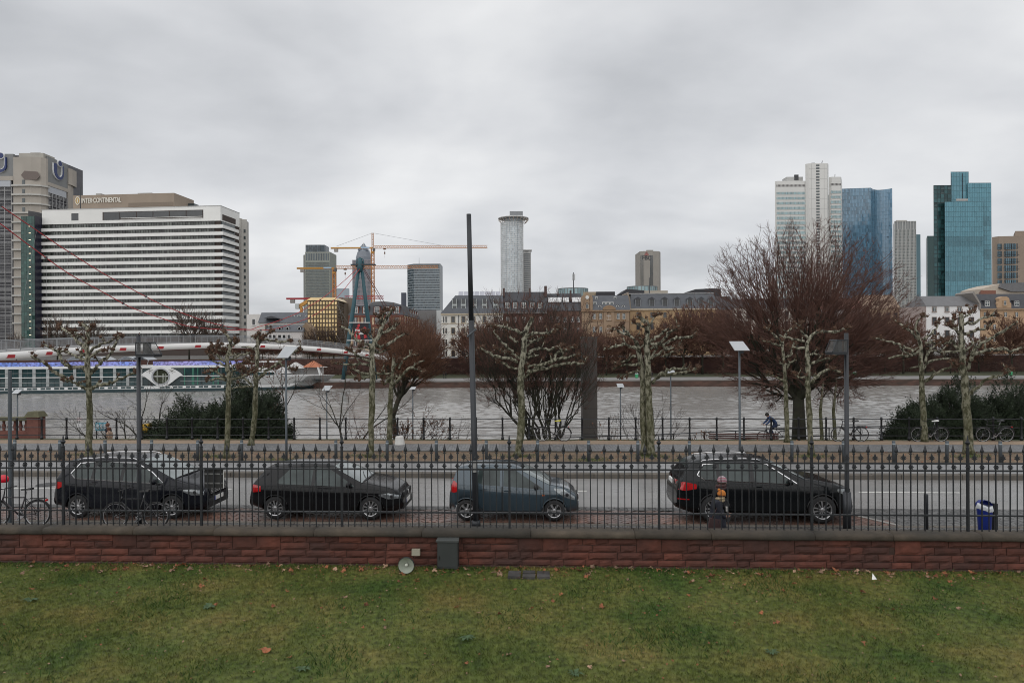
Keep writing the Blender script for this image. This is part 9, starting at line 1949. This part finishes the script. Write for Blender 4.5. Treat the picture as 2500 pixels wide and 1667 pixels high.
# ================================================================== lawn, grass and leaves
random.seed(99);rng=np.random.default_rng(5)
nx,ny=260,60;xs=np.linspace(-14,14,nx);V=[];Fc=[]
from mathutils import noise as mn
def lawn_h(x,y):return lawn_z-0.012+0.02*mn.noise(Vector((x*0.35,y*0.35,0)))+0.008*mn.noise(Vector((x*1.7,y*1.7,3)))
mb=MB();t_end=WF+0.02
for j in range(ny+1):
 t=lerp(5.0,t_end,j/ny)
 for i in range(nx):
  p=ST(xs[i],t,0);mb.v.append((p.x,p.y,lawn_h(p.x,p.y)))
for j in range(ny):
 for i in range(nx-1):a=j*nx+i;mb.f.append((a,a+1,a+nx+1,a+nx));mb.m.append(0)
def grass_mat(name,cols,val=1.0):
 m=bpy.data.materials.new(name);m.use_nodes=True;nt=m.node_tree;b=nt.nodes['Principled BSDF'];li=nt.links;b.inputs['Roughness'].default_value=0.75;b.inputs['Specular IOR Level'].default_value=0.25
 g_=nt.nodes.new('ShaderNodeNewGeometry')
 n1=nt.nodes.new('ShaderNodeTexNoise');n1.inputs['Scale'].default_value=0.55;n1.inputs['Detail'].default_value=6;n1.inputs['Roughness'].default_value=0.6;li.new(g_.outputs['Position'],n1.inputs['Vector'])
 rp=nt.nodes.new('ShaderNodeValToRGB');li.new(n1.outputs[0],rp.inputs[0]);e=rp.color_ramp.elements;e[0].position=0.34;e[0].color=cols[0]+(1,);e[1].position=0.66;e[1].color=cols[2]+(1,);q=e.new(0.5);q.color=cols[1]+(1,)
 n2=nt.nodes.new('ShaderNodeTexNoise');n2.inputs['Scale'].default_value=9.0;n2.inputs['Detail'].default_value=5;li.new(g_.outputs['Position'],n2.inputs['Vector'])
 mr=nt.nodes.new('ShaderNodeMapRange');mr.inputs[1].default_value=0.3;mr.inputs[2].default_value=0.7;mr.inputs[3].default_value=0.5*val;mr.inputs[4].default_value=1.5*val;li.new(n2.outputs[0],mr.inputs[0])
 hs=nt.nodes.new('ShaderNodeHueSaturation');li.new(rp.outputs[0],hs.inputs['Color']);li.new(mr.outputs[0],hs.inputs['Value']);li.new(hs.outputs[0],b.inputs['Base Color'])
 n3=nt.nodes.new('ShaderNodeTexNoise');n3.inputs['Scale'].default_value=45;li.new(g_.outputs['Position'],n3.inputs['Vector'])
 bp=nt.nodes.new('ShaderNodeBump');bp.inputs['Distance'].default_value=0.015;li.new(n3.outputs[0],bp.inputs['Height']);li.new(bp.outputs[0],b.inputs['Normal'])
 return m
GC=((0.046,0.080,0.015),(0.095,0.112,0.026),(0.155,0.134,0.040))
struct('lawn',mb,grass_mat('lawn_ground',GC,0.95),'patchy winter lawn',smooth=True)
def blades(n,hmin,hmax,wid,mat,name,label,dens=None):
 s=rng.uniform(-13.5,13.5,n*2);t=8.2+(t_end-8.25)*rng.random(n*2)**0.9
 if dens is not None:k=np.array([dens(a,b)for a,b in zip(s,t)])>rng.random(n*2)
 else:k=np.ones(n*2,bool)
 s,t=s[k][:n],t[k][:n];n=len(s)
 x=s*cT-t*sT;y=s*sT+t*cT
 z=np.array([lawn_h(a,b)for a,b in zip(x,y)])
 hh=rng.uniform(hmin,hmax,n);a=rng.uniform(0,2*np.pi,n);wv=wid*rng.uniform(0.6,1.3,n);ln=rng.uniform(0.2,1.1,n)*hh;b=rng.uniform(0,2*np.pi,n)
 dx,dy=np.cos(a)*wv,np.sin(a)*wv;ox,oy=np.cos(b)*ln,np.sin(b)*ln
 Vv=np.empty((n,4,3));Vv[:,0]=np.stack([x-dx,y-dy,z-0.004],1);Vv[:,1]=np.stack([x+dx,y+dy,z-0.004],1);Vv[:,2]=np.stack([x+dx*0.7+ox*0.45,y+dy*0.7+oy*0.45,z+hh*0.62],1);Vv[:,3]=np.stack([x+ox,y+oy,z+hh],1)
 me=bpy.data.meshes.new(name);me.vertices.add(n*4);me.vertices.foreach_set('co',Vv.ravel());me.loops.add(n*4);me.polygons.add(n)
 me.loops.foreach_set('vertex_index',np.arange(n*4));me.polygons.foreach_set('loop_start',np.arange(0,n*4,4));me.polygons.foreach_set('loop_total',np.full(n,4));me.materials.append(mat);me.update(calc_edges=True);me.validate()
 return tag(link(name,me),label,kind='stuff')
blades(210000,0.014,0.052,0.0058,grass_mat('grass_blade',GC,1.28),'grass','short winter grass of the lawn',lambda s,t:0.35+0.65*max(0,min(1,0.5+1.2*mn.noise(Vector((s*0.5,t*0.5,9))))))
blades(34000,0.035,0.085,0.007,grass_mat('grass_tuft',((0.022,0.055,0.012),(0.04,0.08,0.016),(0.06,0.095,0.022)),1.1),'grass_tufts','longer dark green grass tufts',lambda s,t:max(0,mn.noise(Vector((s*0.8,t*0.8,4)))*1.5-0.1)+(0.5 if t >t_end-0.35 else 0))
# rosette weeds
weed=M('weed_green',(0.045,0.085,0.03),0.6,var=0.25,scale=20)
def weed_plant(px,py,sz,lab):
 Yv=(H-lawn_z)/((py-HOR)/F);q=P(px,py,Yv);c=Vector((q.x,q.y,lawn_h(q.x,q.y)));r=thing('weed_rosette',lab,'weed',c,'weeds in the lawn')
 for k in range(11):
  a=2*PI*k/11+random.uniform(-0.3,0.3);d=Vector((math.cos(a),math.sin(a),0));n_=Vector((-d.y,d.x,0));l=sz*random.uniform(0.7,1.2);w_=l*0.16
  mb=MB();mb.add([c+d*0.01-n_*w_*0.3,c+d*l*0.5-n_*w_+Vector((0,0,l*0.35)),c+d*l+Vector((0,0,l*0.22)),c+d*l*0.5+n_*w_+Vector((0,0,l*0.35)),c+d*0.01+n_*w_*0.3],[(0,1,2,3,4)]);mb.build('leaf',weed,r)
for px,py,sz,lab in ((510,1478,0.15,'pale leafy weed rosette in the lawn by the dry patch'),(75,1460,0.15,'leafy weed rosette near the wall foot on the lawn'),(740,1632,0.13,'dark weed rosette in bare lawn'),(1140,1558,0.14,'weed rosette near a dead twig on the lawn'),(1885,1594,0.12,'weed rosette beside dry thatch'),(1405,1645,0.12,'low weed rosette in dark grass')):weed_plant(px,py,sz,lab)
# fallen leaves: the larger ones singly, crumbs as one mass
leaf_b=M('fallen_leaf_brown',(0.24,0.09,0.04),0.8,var=0.35,scale=18,rnd=0.5);leaf_p=M('fallen_leaf_pale',(0.30,0.19,0.125),0.8,var=0.3,scale=18,rnd=0.45)
def leaf_mesh(seed,mat):
 random.seed(seed);n=15;mb=MB();mb.v.append((0,0,0.012))
 for i in range(n):a=2*PI*i/n;q=(0.5+0.5*abs(math.sin(2.5*a+0.3)))*random.uniform(0.75,1.1);mb.v.append((q*0.062*math.cos(a),q*0.052*math.sin(a),random.uniform(0.0,0.03)+0.012*math.cos(2*a)))
 for i in range(n):mb.f.append((0,1+i,1+(i+1)% n));mb.m.append(0)
 mb.tube([(-0.03,0,0.01),(-0.085,0.012,0.012)],0.0025,3,False);return mb.mesh('fallen_leaf',mat)
LM=[leaf_mesh(k,leaf_b if k % 5<3 else leaf_p)for k in range(10)]
random.seed(42)
def leaf_spot(k):
 if k <175:s=random.uniform(-11.2,10.8);t=t_end-0.08-abs(random.gauss(0,0.32))
 elif k <225:s=random.uniform(-11,10.5);t=t_end-random.uniform(0.2,2.4)
 else:s=random.uniform(-9,8.5);t=random.uniform(9.2,13.8)
 return s,t
for k in range(250):
 s,t=leaf_spot(k);p=ST(s,t,0);o=link('fallen_leaf',random.choice(LM));o.location=(p.x,p.y,lawn_h(p.x,p.y)+0.018);o.rotation_euler=(random.gauss(0,0.35),random.gauss(0,0.35),random.uniform(0,6.28));sc=random.uniform(0.5,1.05)*(1.3 if k <175 else 1);o.scale=(sc,sc,sc)
 tag(o,'small brown fallen leaf lying flat on the lawn','leaf','fallen leaves on the lawn')
o=link('fallen_leaf',LM[0]);q=P(649,1589,10.3);o.location=(q.x,q.y,lawn_h(q.x,q.y)+0.03);o.scale=(1.5,1.5,1.2);o.rotation_euler=(0.3,0.1,0.2);tag(o,'largest curled orange brown leaf alone on the open lawn','leaf','fallen leaves on the lawn')
mb=MB()
for k in range(2200):
 s,t=leaf_spot(random.choice((0,0,0,0,200,240,240)));p=ST(s,t,0);c=Vector((p.x,p.y,lawn_h(p.x,p.y)+random.uniform(0.012,0.03)));a=random.uniform(0,6.28);l=random.uniform(0.008,0.026);u=Vector((math.cos(a),math.sin(a),random.gauss(0,0.3)))*l;v=Vector((-math.sin(a),math.cos(a),random.gauss(0,0.3)))*l*0.7
 mb.add([c-u,c+v,c+u,c-v],[(0,1,2,3)],0 if random.random()<0.6 else 1)
tag(mb.build('leaf_litter',[leaf_b,leaf_p]),'small leaf crumbs scattered on the lawn',kind='stuff')
# leaves and weeds on the earth strip under the trees
mb=MB()
for k in range(2600):
 s=random.uniform(-22,22);t=random.uniform(26.8,29.4)if random.random()<0.7 else 33.0+random.gauss(0,0.08);c=ST(s,t,0.15+random.uniform(0,0.03));a=random.uniform(0,6.28);l=random.uniform(0.015,0.05);u=Vector((math.cos(a),math.sin(a),random.gauss(0,0.3)))*l;v=Vector((-math.sin(a),math.cos(a),random.gauss(0,0.3)))*l*0.6;mb.add([c-u,c+v,c+u,c-v],[(0,1,2,3)])
tag(mb.build('strip_litter',leaf_b),'leaf litter on the earth strip',kind='stuff')
mb=MB();gpx=[(520,28.0),(900,28.2),(1270,28.3),(1590,28.3),(1975,28.3),(2365,28.4),(215,28.3),(700,27.2),(1440,27.4),(1690,27.3)]
for k in range(4200):
 px,t0_=random.choice(gpx);c=SP(px+random.gauss(0,28),t0_+random.gauss(0,0.25),0.14);a=random.uniform(0,6.28);h_=random.uniform(0.03,0.10);w_=0.008;d=Vector((math.cos(a),math.sin(a),0));mb.add([c-d*w_,c+d*w_,c+d*0.3*h_+Vector((random.gauss(0,0.02),random.gauss(0,0.02),h_))],[(0,1,2)])
tag(mb.build('weed_patches',M('strip_grass',(0.06,0.10,0.02),0.8,var=0.3,scale=2)),'green weed patches around the tree feet',kind='stuff')
